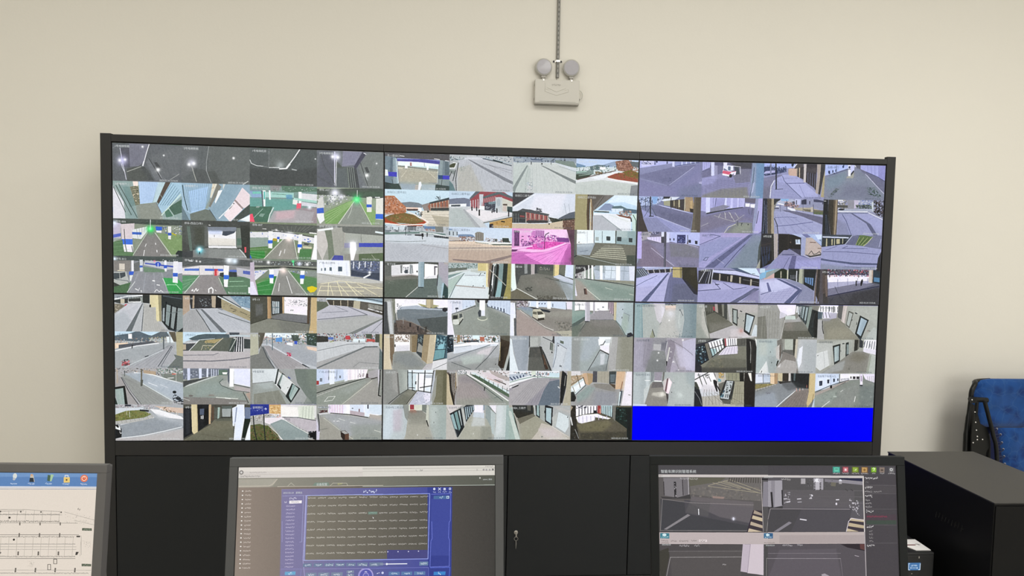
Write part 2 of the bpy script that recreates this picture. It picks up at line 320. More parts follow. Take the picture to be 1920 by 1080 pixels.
FEEDS = {  # haze over the left displays is painted into their picture colours
'000': 'b 62666a;p 55565f 111,128 241,120 250,623 159,628;p 7a7b88 242,-20 536,-20 460,484 369,594 253,612;s 666874/6 3.5 9 258,77 507,61 261,601 443,527;p 575b58 204,667 403,592 510,670 594,950 214,1020;p 4e5253 414,634 459,599 594,950 526,953;p 74787c 534,374 776,939 617,948 483,482;p 6b6f72 552,310 1015,-20 972,769 731,910 528,395;s 5a5e60/5 3.5 8 551,331 963,10 731,910 972,748;s 8a8d90/4 2.3 7 553,58 826,40 595,665 973,515;p 4b4d4f 602,486 642,473 698,617 652,640;l 4a4c4e 11.7 528,385 708,922;l d0d0e4 9.3 111,128 143,482 181,816 197,962;l e8e8f0 12.8 534,-4 489,251 458,463;l f0f0ff 18.7 455,463 437,580;l a9aca6 9.3 414,602 209,751;l b8bbc0 4.7 641,641 708,890;o c0bfe8 82 143,461;o ffffff 26 104,453;o ffffff 23 183,432;o ffffff 35 658,672;o ffffff 19 436,76;o ffffff 15 743,287;l e8e8ff 7 132,546 142,650 178,774;l 9a9e9c 9.3 834,925 966,770;l 8a8e90 4.7 5,135 67,69',
'001': 'b 606566;p 6a6e70 -15,-20 238,-20 225,585 -15,937;p 585c5c 179,588 369,661 431,1020 224,1020;s 70757a/6 3.5 8 169,38 573,12 202,628 432,615;p 666b6a 400,-20 1015,-20 1015,945 605,1020 386,660;s 585c5c/6 2.3 7 400,23 561,13 386,639 593,967;p 565a58 380,681 490,654 593,1020 437,1020;o c8c8d8 70 151,462;o ffffff 28 110,507;o ffffff 28 179,477;l b8b9b0 8.2 145,526 178,736 218,956;l b0b4b4 5.8 400,2 364,428 363,661 431,976;o ffffff 21 763,297;l c0c4c0 11.7 884,1014 978,906',
'010': 'b 90a5a2;p d9d8e0 -15,78 154,553 180,1020 -15,1020;p 8aa0a0 72,74 208,45 361,1020 248,1020;p 74908f 139,154 241,149 329,649 249,696;s 3a4a44/9 9.3 3 10,161 83,73 181,826 350,965;p 7a7a68 247,148 372,99 392,604 329,649;k 40 21 d8c8b0,5c5c48,a8a488 253,127 372,110 386,604 329,639;p f0ddd4 287,-20 366,-20 366,120 298,124;p b4cdec 372,-20 662,-20 574,552 392,600;s 8fa8cc/7 4.7 10 389,35 639,21 397,583 568,542;p b8d0d8 662,-20 765,-20 637,528 580,552;p 5a5048 770,-20 845,-20 665,590 637,528;l a8b8b0 5.8 672,294 717,418;p a4c4d8 845,-20 1015,-20 1015,319 704,842 648,633;s 5c7c8c/9 5.8 6 856,8 981,234 653,612 819,624;p 8d9289 392,604 625,550 704,842 726,1020 361,1020 329,671;l 667 5.8 625,550 704,832;p 4f6b5c 807,667 1015,425 1015,786 887,876;l c8dcd4 16.3 981,319 704,885;l c0d4c8 14 796,689 875,897;p 557a68 750,797 807,710 875,897 772,945',
'011': 'b 8ea8b8;p 9cb8cc -15,-20 443,-20 348,640 117,822 -15,658;p a8c8ec 96,228 385,85 342,683 140,799;s 7590a4/8 5.8 14 16,42 431,-3 117,779 342,672;l 344 10.5 11,63 32,359 83,738;p d8d4c4 454,-20 524,-20 430,401 413,360;k 12 17 b89c7c,e8d8c0 454,-20 535,-20 442,380 413,360;p 909c94 418,381 453,400 383,681 342,672;p 808078 524,-20 582,74 418,636 395,616;p e8eced 535,183 599,158 499,547 482,484;p 8aa4b4 651,-20 861,-20 568,907 429,764;p c8ccc8 605,-20 646,-20 604,158;p e4d4d8 890,78 1015,287 1015,608 906,633 784,404;p 9c8c8c 784,404 906,633 883,677 766,448;p ecdce0 772,447 894,677 707,1020 614,840;p 4c5450 1015,501 1015,779 789,1020 713,1020 929,632;l 3c4444 14 766,512 696,665;l e8f0f4 14 755,534 544,929;p e8f0f0 847,957 1015,801 1015,1020;p 707870 117,832 348,693 417,722 509,1020 128,1020;p 6c8088 -15,552 116,1020 -15,1020;l 46525a 8.2 406,701 509,984',
'002': 'b 555b5b;p 646a68 289,-20 736,-20 559,461 288,499;p 5c6262 -15,-20 283,-20 276,500 -15,431;l 8a8e90 5.8 286,-3 282,510;o a0a8a8 70 453,446;l f0f4f4 16.3 748,-12 665,219 594,395;l e8ecec 28 594,406 547,516;l f4f8f8 18.7 547,526 441,543;l d8dcdc 11.7 441,507 288,516;l c8cccc 10.5 2,325 25,419 101,478 200,487;l 8a8e8e 7 200,487 288,516;p 4c5050 -15,538 547,569 629,586 1015,478 1015,1020 -15,1020;l a8acac 16.3 629,543 694,565;o fff 12 976,242',
'003': 'b 70757a;p 62656e 56,44 270,-20 259,1020 -15,1020 -15,693;s 565a60/6 2.3 8 9,68 259,31 199,940 271,936;p 8a8a9c 390,-20 678,-20 582,356 378,422;s 70718a/7 4.7 10 402,21 654,27 372,423 558,411;p 575e58 301,287 378,433 558,444 643,1020 295,1020;p 61686a 301,459 450,450 487,1020 295,1020;p 4e5254 462,450 594,463 643,1020 499,1020;s b8c4b8/7 7 4 462,450 546,444 487,989 583,984;p 4e4e5e 642,136 702,-20 738,65 582,486 552,422;p 7a807e 750,42 1015,-20 1015,1020 776,1020 618,440;s 666c6a/6 3.5 8 750,64 992,49 618,483 848,969;p 4b4f50 715,434 757,410 793,560 751,584;l 4a4e50 10.5 654,308 776,973;l c0c8c8 5.8 715,564 757,779;l c8c8d8 16.3 265,30 265,937;l e8e8f4 8.2 295,244 283,979;o d8d8f4 70 283,158;o fff 30 235,166;o fff 28 312,178;o fff 33 751,642;o fff 14 898,310;l f4f4fc 11.7 702,35 738,69;l 4c5050 5.8 56,87 104,407 223,723 283,979;l 565a5c 5.8 3,714 223,939',
'012': 'b 7d9792;p 8a8688 299,-20 487,-20 428,134 311,140;p 5c7a68 464,-20 747,-20 1015,38 1015,124 582,169 487,131;k 26 16 547060,9098a0,a8b8b0 299,55 1015,39 1015,125 311,140;p a0ccc4 -15,179 653,186 653,315 -15,329;p 8090d0/6 -15,156 205,146 205,318 29,348;p 78c4b4 41,177 193,168 193,233 41,241;p 508cb8/7 534,236 629,231 635,381 546,364;l 4c7060 5.8 334,225 534,236;p 6aa098 -15,350 641,359 700,615 392,673 -15,586;p e8f0ec 187,136 234,134 230,606 198,586;p 60b8b0 205,168 226,166 226,381 205,382;p 5c6a70 167,148 191,147 204,597 187,576;l e8eef0 25.6 293,141 299,377;p d8d8dc 735,182 1015,211 1015,405 747,353;p f0f4f4 724,150 771,147 769,482 726,484;p a4d0c4 653,315 1015,384 1015,448 652,380;p e4e4e0 641,359 712,377 712,506 635,489;p e86478 700,464 765,460 759,644 688,648;p d0d0d8 771,417 1015,470 1015,556 771,525;p a8a4a8 357,696 676,637 1015,687 961,1020 262,1020;p 988c90 629,618 1015,556 1015,1020 902,1020 961,688;p 4d7260 -15,586 334,569 262,1020 75,1020 -15,822;p 809c90 157,771 227,767 192,866 133,836;p 90a49c 99,570 157,567 134,611 87,613;l b8d4c8 5.8 28,949 192,640;l d8e8e4 14 351,600 298,785 262,1040;p ee5870 -15,801 40,777 75,1020 -15,1020;o e8f0fa 35 890,562;p d8b0b8/6 392,716 676,659 652,876 380,932',
'013': 'b 8f9a86;p 525a54 -15,59 1015,-20 1015,266 704,260 463,229 -15,210;p 4c6650/6 403,102 1015,70 1015,222 463,207;o f0f0ff 82 271,153;o f0f0f4 58 224,307;o e8e8f4 47 367,256;k 60 26 c8c8d4,8c9094,f0f0f4,747c80 -15,232 487,184 475,315 200,546 -15,555;p b8b8bc 44,251 92,206 116,550 56,575;p d0d0cc 33,295 86,271 104,573 -15,599;p 3c64c8 -15,588 98,562 104,703 -15,729;p e8eaec -15,728 104,713 116,897 45,1020;p 7aa060 128,680 439,404 571,310 572,375 308,1020 128,1020 104,768;p 86a86c 680,391 886,620 874,1020 826,1020 644,371;s c8dcb0/7 4.7 5 116,724 128,1040 559,332 572,375;p 8a9088 566,354 632,350 826,1020 296,1020;l d8e4cc 9.3 566,354 308,1040;l d8e4cc 7 632,350 838,1040;o 40f080 70 602,308;o 80ffa8 35 596,320;l d8dcd8 9.3 607,58 605,243;p dcdcd4 746,236 831,231 825,645 753,649;p 3a62c8 747,442 825,438 825,514 747,518;p dcdcd4 891,271 1015,244 1015,855 886,839;p 3468d4 886,697 1015,692 1015,833 884,828;l f0f4ff 14 879,239 946,236;l e8ecf0 9.3 776,234 813,232;p 98a890/6 825,297 885,294 886,577 837,514;l e8f0e0/6 7 536,464 512,639 464,837',
'020': 'b 86907f;p 4c5450 -15,-20 1015,-20 1015,152 542,151 304,131 -15,176;l 3c4440 9.3 134,86 817,117;s 6c7870/6 3.5 10 -2,155 932,112 247,59 840,31;p c0b8cc -15,92 111,129 109,530 -15,619;o e0e8ff 47 15,123;p 5468c0 -15,440 109,393 109,477 -15,525;p 9ca8a0 -15,535 103,509 -15,661;p cfc4c8 111,150 309,120 301,522 120,551;p d4c8cc 133,276 274,269 273,566 131,572;p 4070d8 114,551 279,544 278,692 125,688;p e8e4ec 130,688 284,692 288,893 158,888;l 545858 10.5 158,285 170,676 192,887;l 4a4e4e 8.2 266,735 282,894;p d8dcdc 280,290 497,196 496,323 404,539 279,523;p 3c64c0 274,354 410,358 410,422 274,417;s 60686a/6 4.7 5 337,266 497,196 358,541 473,281;p 5c7c58 -15,641 131,572 152,888 294,904 276,1020 -15,1020;s 8cb088/6 4.7 4 0,662 -1,979 131,635 277,926;p 807e7c 496,344 599,339 836,1020 282,1020;p 868482/6 519,364 587,361 698,1020 424,1020;l ccd8c8 7 496,355 282,978;l d4dccc 8.2 604,360 842,967;s fffff8/8 10.5 1 586,489 630,848 586,489 630,848;l f0f4f0 14 630,827 633,880;l f0f4f0 10.5 611,636 615,678;l e8ece8 9.3 477,663 460,738;l f0f4f0 10.5 450,834 436,983;p 7e9868 633,380 1015,408 1015,898 848,946;k 30 14 70905c,90a878,688450 678,463 1015,429 1015,877 859,903;o 30e860 64 542,268;o 90ffb0 29 536,257;l c8d8d0 11.7 540,14 539,236;p 3060d0 616,190 708,197 707,292 622,296;p e0e0e4 622,296 702,303 701,356 627,349;k 30 19 d8d8dc,4458a0,6c7478,e8e8e8 702,186 1015,152 1015,408 724,376;p e0e0dc 794,182 845,180 838,531 798,522;p 3c5cb8 793,352 845,354 844,424 793,426;l b8b028 16.3 850,360 907,411;p 303838 905,901 940,825 1015,834 1015,1020 917,1020',
'021': 'b 4b4e4b;p 545854 -15,67 370,91 368,733 160,741 -15,535;p 64746c 69,169 115,167 153,827 113,829;p 4c5048 185,185 323,179 322,671 194,654;p 646864 335,136 381,155 380,690 333,691;p e8e8ec 381,198 794,179 793,705 385,721;p 7c8490 375,166 800,157 794,265 508,288 381,283;p 48505c 601,273 788,265 764,320 648,400 589,381;p b8c8f0/6 381,262 590,252 590,360 392,368;l 4a4e50 4.7 473,386 473,433;p dcd8d0 386,454 787,480 787,673 385,668;l 8c8c88 7 391,668 787,662;p e0e0e4 391,689 799,683 810,732 391,743;p 788078 800,179 858,176 880,712 798,715;p 5c7468 811,457 881,454 880,648 810,650;p 888c8a 391,753 857,756 1015,1020 367,1020;p 7c7e7c 159,805 391,732 390,1020 159,1020;l 484c48 9.3 403,749 519,744;l 484c48 9.3 693,745 798,741;l e8e8e8 8.2 845,756 950,978;p 3c403c 858,112 1015,106 1015,1020 962,1020 880,734;p d05860 916,689 945,688 944,839 921,850;o 60e0f8 58 258,802;o ffffff 35 252,780;l 203030 14 257,855 257,908;p 44484a -15,834 159,827 147,1020 -15,1020;l f0f0f4 11.7 393,116 416,124',
'030': 'b 888c92;p 4c5654 -15,-20 1015,-20 1015,154 435,132 241,118 -15,148;o e0f0ff 35 15,84;k 16 12 e8f0f8,3c4448 355,82 928,60 927,124 355,114;p 84807c -15,127 253,117 240,415 -15,423;p d0c8bc 82,209 161,206 160,375 81,378;l ffe0c0 10.5 58,400 160,397;p b0b4b0 -15,445 183,417 227,734 135,843 -15,699;p 485054 86,463 166,439 171,545 97,611;p 485054 -15,466 81,463 85,611 -15,635;l 60686c 9.3 23,635 204,671 226,756;p 404440 -15,699 124,823 215,777 197,1020 -15,1020;p 507050 -15,848 238,713 307,689 191,1020 -15,1020;p e0e0e4 258,117 293,116 291,413 257,414;p 3c60c8 223,416 291,413 290,509 222,511;p d8dcd8 233,522 290,509 295,668 233,670;p 6c7070 292,201 384,134 376,389 297,413;p c8ccd0 378,91 424,90 422,409 382,410;p 4468c0 377,251 423,249 423,302 377,304;p b8bcc4 458,110 870,137 869,329 777,354 434,238;p 4858b0 457,173 869,244 869,286 457,205;e 3c58c0 42,64 646,209;l e8ecff 11.7 646,177 646,273;o f080a0 16 595,126;p e8e8f0 738,99 772,98 771,397 737,398;p 3c60c8 729,227 778,226 777,311 729,313;p 6c8870 428,281 743,355 742,419 445,429;p 8c8e94 297,413 719,441 809,1020 191,1020;s a8acb4/5 14 4 353,454 696,442 237,979 786,963;l d8dcd8 8.2 307,689 191,980;l e8ece8 8.2 713,591 809,962;l f0f4f0 18.7 564,655 594,659;l f0f4f0 14 626,764 666,774;l f0f4f0 14 311,881 345,912;l e8e8ec 7 374,857 351,943;l f4f4f4 9.3 591,958 625,892 660,956 683,912 717,965;l f4f4f4 11.7 396,921 399,968;p 40a058 719,569 926,584 1015,732 1015,1020 809,1020;l b8ecc0 8.2 764,760 902,756;l d8f4d8 7 902,734 976,893;p e4e4e8 870,116 939,113 931,712 856,693;p 3c64c8 863,436 932,434 932,530 862,532;p d8d8e4 939,134 1015,133 1015,432 932,455;p 4864c0 1015,432 1015,431 1015,560 1015,561',
'031': 'b 8c8c8c;p 565a5a -15,-20 1015,52 1015,225 599,196 274,208 -15,261;s 7c8484/6 4.7 5 19,217 390,139 274,15 856,57;o f0f8ff 70 693,63;o e0f0ff 52 774,82;l e8f4ff 14 100,96 147,105;o fff 16 210,103;o fff 16 262,114;p dcd8d8 -15,302 273,218 610,217 610,454 249,476 -15,473;p 5878c8 30,313 250,299 250,363 30,370;p 5070cc 331,302 604,299 604,363 331,360;l 8c8c90 5.8 250,251 249,476;p cc4850 471,308 523,306 511,489 470,491;p e8a8a8 505,350 534,349 534,478 511,489;l 70706c 5.8 453,244 458,469;p 3c4444 552,412 797,339 808,533 668,559 551,499;p 5870c0 692,322 820,321 820,382 692,375;p b8b8c0 797,253 1015,311 1015,570 808,468;p 5464b0 897,336 1015,354 1015,452 896,422;p 5c8c68 -15,507 249,487 86,879 -15,946;s a8ccac/6 5.8 3 -6,646 -6,881 191,575 110,706;p 8e8a8a 249,498 528,489 655,1020 39,1020;l d0dcd0 9.3 249,498 28,977;l d0dcc8 8.2 534,542 597,777;p 5e7e64 540,520 902,508 1015,570 1015,1020 667,1020 597,777;l a8d0b0 8.2 691,645 902,627;l a0c4a4 7 667,775 960,755;p ececec 611,195 692,214 667,796 609,798;p 3a70d8 610,464 691,472 685,580 609,583;l 505450 9.3 607,690 609,798 667,807;l f4f4f4 17.5 387,956 387,859 428,814 451,868 445,965;l f4f4f4 12.8 167,941 202,843 213,918 236,874;l f4f4f4 23.3 138,909 155,887;l f0f0f0 8.2 480,877 498,909;l f4f4f4 9.3 679,925 686,958;p e8e8f0 972,787 1015,787 1015,960 972,960',
'022': 'b 7c8870;p 585c58 -15,41 1015,59 1015,276 581,251 -15,256;s 888c84/7 5.8 8 486,104 961,82 534,253 818,241;s 6c706c/6 5.8 4 -8,63 985,81 -8,234 985,276;k 20 12 ffffff,e0e4e4 321,198 510,233 510,254 321,230;o fff 23 392,216;l e8e8e0 8.2 186,183 245,186;p dcdce0 -15,277 581,251 961,386 961,560 652,464 415,453 -15,471;k 50 23 3c5cc0,e8e8ec,c0c4cc,5c74c0 -15,276 581,251 652,334 937,409 937,561 771,481 392,389 -15,427;l 303438 10.5 333,230 688,300 967,386;p 90a098 -15,428 274,416 273,653 -15,708;p 5c8050 -15,708 250,654 273,696 439,495 190,1020 -15,1020;p 6c8c5c 332,478 510,449 391,605 332,672;p 3a8840 -15,793 214,785 226,957 131,1020 -15,922;s b8d0b0/6 4.7 4 -9,751 2,922 273,718 214,1001;p 8c8c84 498,449 652,443 711,1020 202,1020;p 9c9890/7 522,470 628,465 675,1020 391,1020;l dce4d4 9.3 498,449 202,1012;l dce8d4 8.2 652,464 709,993;o fff 70 587,370;o ffe8e0 47 581,446;p e8e8e8 274,243 342,240 332,715 273,707;p 3468d8 268,491 335,489 335,575 268,578;p e0e4e8 409,345 439,344 433,538 406,539;p 3c60c8 403,393 439,391 439,452 403,453;p b89c30 344,434 403,442 391,514 344,503;p e8e8e8 723,310 783,307 759,828 711,819;p 3468d8 709,581 777,585 773,665 709,668;p 8c9080 777,546 925,604 914,692 777,676;p c8c8a8 788,632 925,648 919,702 788,686;p 4c504c 806,544 890,563 866,607 806,592;p 508050 747,720 925,713 902,1020 723,1020;p f0f0f4 961,321 1015,320 1015,1020 908,1020 949,669;p 3464d0 -15,815 32,1020 -15,1020;l f4f4f4/8 14 462,775 438,906;l f4f4f4/7 10.5 509,838 521,729;l f0f0e8 18.7 890,263 991,276',
'023': 'b 9a9c94;p 6c706c -15,59 1015,57 1015,297 416,236 320,88 -15,146;p c4c0bc -15,145 116,184 176,572 81,1020 -15,623;p 76806f 116,184 218,179 273,830 177,1020 164,551;p a8a8a0 218,136 380,85 393,651 345,849 261,830;s 8c8c84/5 3.5 7 236,157 368,107 267,830 357,826;p 4a50a0 261,863 393,869 399,1020 213,1020;p a8aca4 410,236 1015,297 1015,495 410,519;p 4450b4 633,510 1015,495 1015,608 634,619;p 8c8ca8 410,519 501,515 501,646 411,650;p a0a49c 411,650 1015,615 1015,780 411,824;p 5c6c50 622,816 1015,769 1015,1020 622,1020;p 909088 411,824 634,816 634,1020 417,1020;l 6c706c 5.8 666,268 670,486;l b8b8a8 5.8 828,830 889,970;o c8ccf0 70 549,601;p ffffff 501,493 585,490 598,686 550,1020 513,1020 495,690;o ffffff 47 537,536;o ffffff 42 537,754;l e8f0f4 30.3 21,188 236,124;l d8e8f0 28 887,193 996,221;l b0a8a0 8.2 414,236 405,650',
'032': 'b 7c8878;p 5c605e -15,52 1015,58 1015,189 -15,182;k 30 16 ffffff,c8dce0,60646a 237,75 949,60 949,158 273,171;o fff 30 273,96;o e0e8ff 35 735,122;o fff 28 854,129;o 50ff90 23 642,60;l 60f0a0 9.3 642,71 654,179;p 909488 -15,182 1015,189 1015,243 509,206 61,255;l 3c403c 23.3 60,265 485,218 991,265;p d8d8e0 60,330 272,301 83,589 -15,592;k 16 23 4464c0,d8dce4 72,351 272,301 154,457 72,481;p d4d4dc 272,280 509,260 414,470 343,472;p 8c9490 580,312 1015,319 1015,450 651,462;k 26 14 3c60c0,e8e8ec,5c6c60 580,312 866,302 866,367 628,397;p 3e8848 95,675 284,474 390,470 307,1020 118,1020;p 6c8c60 72,611 284,474 284,539 83,719;s a0c8a0/6 5.8 4 95,675 118,977 319,559 319,972;p 8c8c88 426,317 562,313 854,1020 319,1020;o ffe8e0 58 497,315;l dce8d8 8.2 426,339 325,982;l dce8d8 8.2 568,312 854,978;s f8f8f8/8 10.5 2 438,664 544,465 425,882 627,941;p 5c8858 592,333 818,456 1015,516 1015,756 842,891;p f0f0f0 284,279 355,298 345,678 293,669;p 3468d8 282,431 355,428 352,526 282,522;p f0f0f0 753,306 818,304 797,674 746,676;p 3468d8 744,426 816,423 812,526 744,524;p e0c820 854,760 925,725 1015,777 961,887 902,911 854,825;p c0b4c4 -15,117 61,93 72,568 124,1020 -15,1020 -15,570;p e0dcf0 -15,635 48,633 118,1020 -15,1020;p 5c68b0 -15,357 -15,398 -15,462 -15,421',
'033': 'b b0b0a8;p e8ecfa -15,-20 489,-20 508,444 -15,362;s c0c8d8/9 4.7 4 93,76 441,63 117,359 454,435;p 4c5c6c 321,177 379,175 379,306 321,308;p 60707c 189,199 225,198 225,300 189,291;p 687884 111,217 136,216 136,297 111,298;p 687884 63,230 79,229 79,299 63,300;p 5c6478 507,-20 950,-20 951,550 708,470 514,433;k 46 21 8898c0,3c4868,c8ccd8,50609c 513,39 950,-20 950,286 514,258;s d8dce8 16.3 4 556,37 822,27 550,213 816,159;p 404858 514,258 707,338 950,330 951,528 732,447 514,411;l f0f4fa 23.3 708,470 804,379;o fff 26 798,324;p e8ecfa 956,-20 1015,-20 1015,570 951,550;p bcbcb8 -15,363 708,492 1015,570 1015,724 -15,690;p a8a498 -15,646 1015,614 1015,1020 -15,1020;s e4dcb8 8.2 5 63,710 611,649 9,973 952,990;l e4dcb8 10.5 177,619 165,980;l e4dcb8 10.5 303,582 376,985;l e4dcb8 10.5 436,599 611,967;l e4dcb8 8.2 63,721 345,734 951,759;l e4dcb8 9.3 33,853 708,843;l e4dcb8 7 57,666 345,570 647,626 1000,769;l 8c8c84 5.8 33,383 345,482 708,492',
'300': 'b b4b8bc;p 8c949c -15,-20 431,-20 431,51 -15,134;l e8f0f4 19.9 3,128 192,47 442,13;p 3c4040 -15,154 409,41 409,194 83,244 -15,205;p c0b8a0 89,121 149,120 148,242 89,243;l d8e4dc 6.6 202,200 203,98 387,76 387,195;l f0f4f4 15.5 202,204 387,191;p 8c9490 393,52 415,51 414,214 392,215;p 303434 415,-20 513,-20 512,232 414,214;p 807868 -15,246 83,254 159,303 -15,531;k 20 15 5c5448,b8ac94,ccc4b0 -15,266 148,303 28,489 -15,490;l a8b0b0 15.5 1,571 191,353;p c84858 148,272 186,251 191,353 158,374;p c2c4cc 202,240 408,225 155,1020 -15,1020 -15,592;p a8b0b8/7 -15,592 147,425 244,709 155,1020 -15,1020;s 98a0a8/4 3.3 7 6,673 4,979 376,236 244,709;p 646c70 406,231 419,230 242,1020 155,1020;l 3c4448 7.7 433,224 394,992;p b4b4b0 430,224 582,291 625,700 788,1020 405,1020;s 90908c/5 3.3 12 435,295 582,332 405,971 766,964;s 9c9894/4 3.3 6 441,234 604,291 645,987 777,964;p d8cc9c 518,-20 605,-20 604,332 517,334;l 181c1c 22.1 523,273 522,324;p e0d4a0 600,-20 671,-20 663,699 624,721 608,659;p 98906c 638,-20 687,-20 685,719 657,720;p 303838 687,-20 1015,-20 1015,1020 941,1020 788,943 690,719;p 98a4a8 708,350 735,349 728,718 701,698;p 849494 757,246 823,285 799,860 745,779;p 8c9898 845,305 916,344 876,941 821,880;p 8c9898 927,344 1015,363 1015,857 903,1020;l 505c64 15.5 714,22 982,96;l 181c20 13.3 758,184 734,800;l 181c20 13.3 839,264 793,922;l 181c20 15.5 916,324 870,962;l 6c7878 8.8 757,430 833,490 976,425',
'301': 'b aeb4bc;p 38383a 87,-20 595,-20 573,327 119,360;p b49c84 -15,-20 104,-20 102,442 75,525 -15,568;p ac9880 148,-20 175,-20 169,348 141,349;p b4a48c 424,-20 490,-20 484,330 429,310;k 40 15 a8b8c0,202428,606870,787878 230,69 418,84 418,311 285,294;p 282828 496,-20 573,80 562,348 484,330;p 8c9098 174,348 573,327 606,388 174,379;p b8bcc4 252,356 506,339 1015,773 1015,1020 639,1020;p a8aaac 119,380 218,367 416,1020 -15,1020 -15,568;s 88888c/5 3.3 11 119,401 240,398 -9,939 394,951;s 909094/4 3.3 8 -2,578 141,380 -4,980 394,951;s 8c94a0/4 3.3 8 274,397 550,369 472,743 974,960;l 343c40 8.8 196,378 306,664 416,992;p 6a7076 257,366 290,365 655,1020 572,1020;p a89c78 568,80 662,98 1015,441 1015,690 573,348;k 26 22 8c8468,5c5848,b4a884 595,141 1015,462 1015,607 595,347;l 605c4c 10 706,324 795,384;l 605c4c 8.8 851,424 952,504;l d0dce4 17.7 518,9 840,300 896,319 991,399;p 7898b0 684,-20 1015,-20 1015,337 862,278;k 26 20 5c7c98,94b0c0 729,-20 1015,-20 1015,296 862,258;l 4c5458 15.5 573,18 862,309;l a8b0b4 11.1 495,391 639,512 991,783;l 5c6468 10 528,452 991,731',
'310': 'b a8b0b4;p bcd8ec -15,-20 788,-20 787,107 -15,122;p 586874 -15,122 209,57 340,-20 492,92 558,112 491,277 -15,245;p 5c6870 536,112 689,-20 755,-20 809,148 557,194;k 120 18 d0ccc8,8c7868,5c6068,b8a894,a08070 -15,163 492,175 842,106 864,291 426,299 -15,367;p e8ccb0 -15,326 197,303 186,364 -15,490;p f0e8e8 199,67 253,66 252,199 198,200;k 26 13 d8c890,8c9c70 492,154 732,129 732,294 491,298;p d8e4e8 754,129 864,147 875,291 765,293;p 585c64 56,367 557,255 601,296 56,469;l e8e8ec 13.3 1,531 317,393 644,316;l 202428 13.3 257,373 251,466;p a2a8ac -15,552 644,326 886,312 709,479 118,1020 -15,1020;s 8c949c/4 3.3 6 1,633 -1,941 644,357 754,355;s 8c949c/4 3.3 5 45,530 644,336 315,773 863,353;p a8aab0 709,479 864,332 928,682 862,848 642,1020 140,1020;s 787c84/6 4.4 7 205,959 642,995 787,375 863,353;l 404850 10 631,954 830,395;l 485058 5.5 675,954 847,405;l c8d0d4 8.8 140,980 709,500;l 3c4048 13.3 441,689 490,657;p 6c7470 863,621 1015,661 1015,1020 752,1020 895,724;l 5c6468 17.7 716,129 715,469;l 6c7478 8.8 807,148 809,313;p 605848 788,-20 886,-20 908,270 864,271;p b0a880 897,-20 1015,-20 1015,682 907,641;k 16 33 d84850,a03840,e87078 97,817 217,795 216,918 97,940;k 8 18 202428 97,796 195,733 206,795 108,857;p 383c40/7 92,909 249,856 151,949',
'311': 'b b4b2b4;p c0dcf0 -15,-20 683,-20 527,135 139,204 -15,289;p 506068 84,184 217,79 339,45 683,49 694,173 360,200 139,225;p 8c9498 -15,289 250,202 239,243 -15,330;l d8e4ec 11.1 -10,289 216,265 261,212 471,177;p 484c50 -15,330 194,306 94,515 -15,516;p b4a488 -15,340 45,340 45,484 -15,495;p 6a7264 239,223 594,154 393,510 94,515;p 60665c 594,154 783,130 683,526 404,510;s 4c544c/6 4.4 8 261,222 772,130 105,504 694,516;p b09c68 338,221 583,175 471,302 316,284;k 36 15 8c9060,c8b078,505c3c 349,200 583,175 382,489 260,491;l d8ccb0 8.8 594,154 505,301 393,489;l d8ccb0 6.6 271,491 294,367 438,375;l e8f0f0 10 244,212 89,515;l b8c8d0 24.3 694,80 990,95;p 485058 683,-20 839,-20 839,56 694,70;p f0f0f8 750,151 895,128 906,523 772,525;s 283038 19.9 4 795,130 884,128 772,536 884,534;p 44504c 728,173 795,171 750,536 671,537;l d8dcd4 8.8 795,151 694,505;p 404848 906,169 1015,189 1015,439 906,440;p bab4b6 -15,516 750,536 1015,522 1015,1020 -15,1020;l 7c7c84 10 -11,640 449,623 526,570;l 74747c 17.7 -11,795 415,796 749,754 990,689;s 9c98a0/5 3.3 6 -11,847 990,793 -12,971 990,960;s 9c98a0/4 3.3 12 83,639 973,626 -12,992 990,981',
'302': 'b 6f7168;p 4f5046 -15,-20 253,-20 259,601 -15,762;p 5c5e5c 74,211 186,187 186,498 85,542;s 7c807c/6 5.5 5 85,210 186,187 90,501 186,457;p b89468 253,-20 304,-20 315,599 259,601;p a08058 287,-20 309,-20 310,599 298,600;p 3a3a38 309,-20 490,-20 484,450 321,516;p c8dce4 326,121 439,128 433,451 332,474;s 283840 11.1 5 326,121 439,128 332,474 439,451;l 506870 8.8 332,287 439,295;p c4a070 478,-20 507,-20 501,470 484,450;p f0e8f0 507,-20 863,-20 864,503 507,449;k 60 13 707078,c4b8c0,485058,e8e0e8 512,74 852,65 852,252 524,240;p f0e8f4 512,261 858,263 858,493 507,449;l 404048 8.8 609,380 614,352;l 404048 8.8 637,379 639,352;p 74767a 321,558 490,460 853,503 864,691 842,723 343,609;l 303234 12.2 310,610 705,705 876,733;p 84867a -15,773 253,611 355,619 864,743 865,1020 -15,1020;p 70726c/6 400,660 864,754 865,1020 479,1020;l 383a30 8.8 1,762 253,605;p 584838 863,-20 909,-20 887,733 853,733;p ccb07c 914,-20 1015,-20 1015,1020 876,1020 904,732;s b89c6c/5 4.4 5 931,10 1000,8 899,963 1002,961',
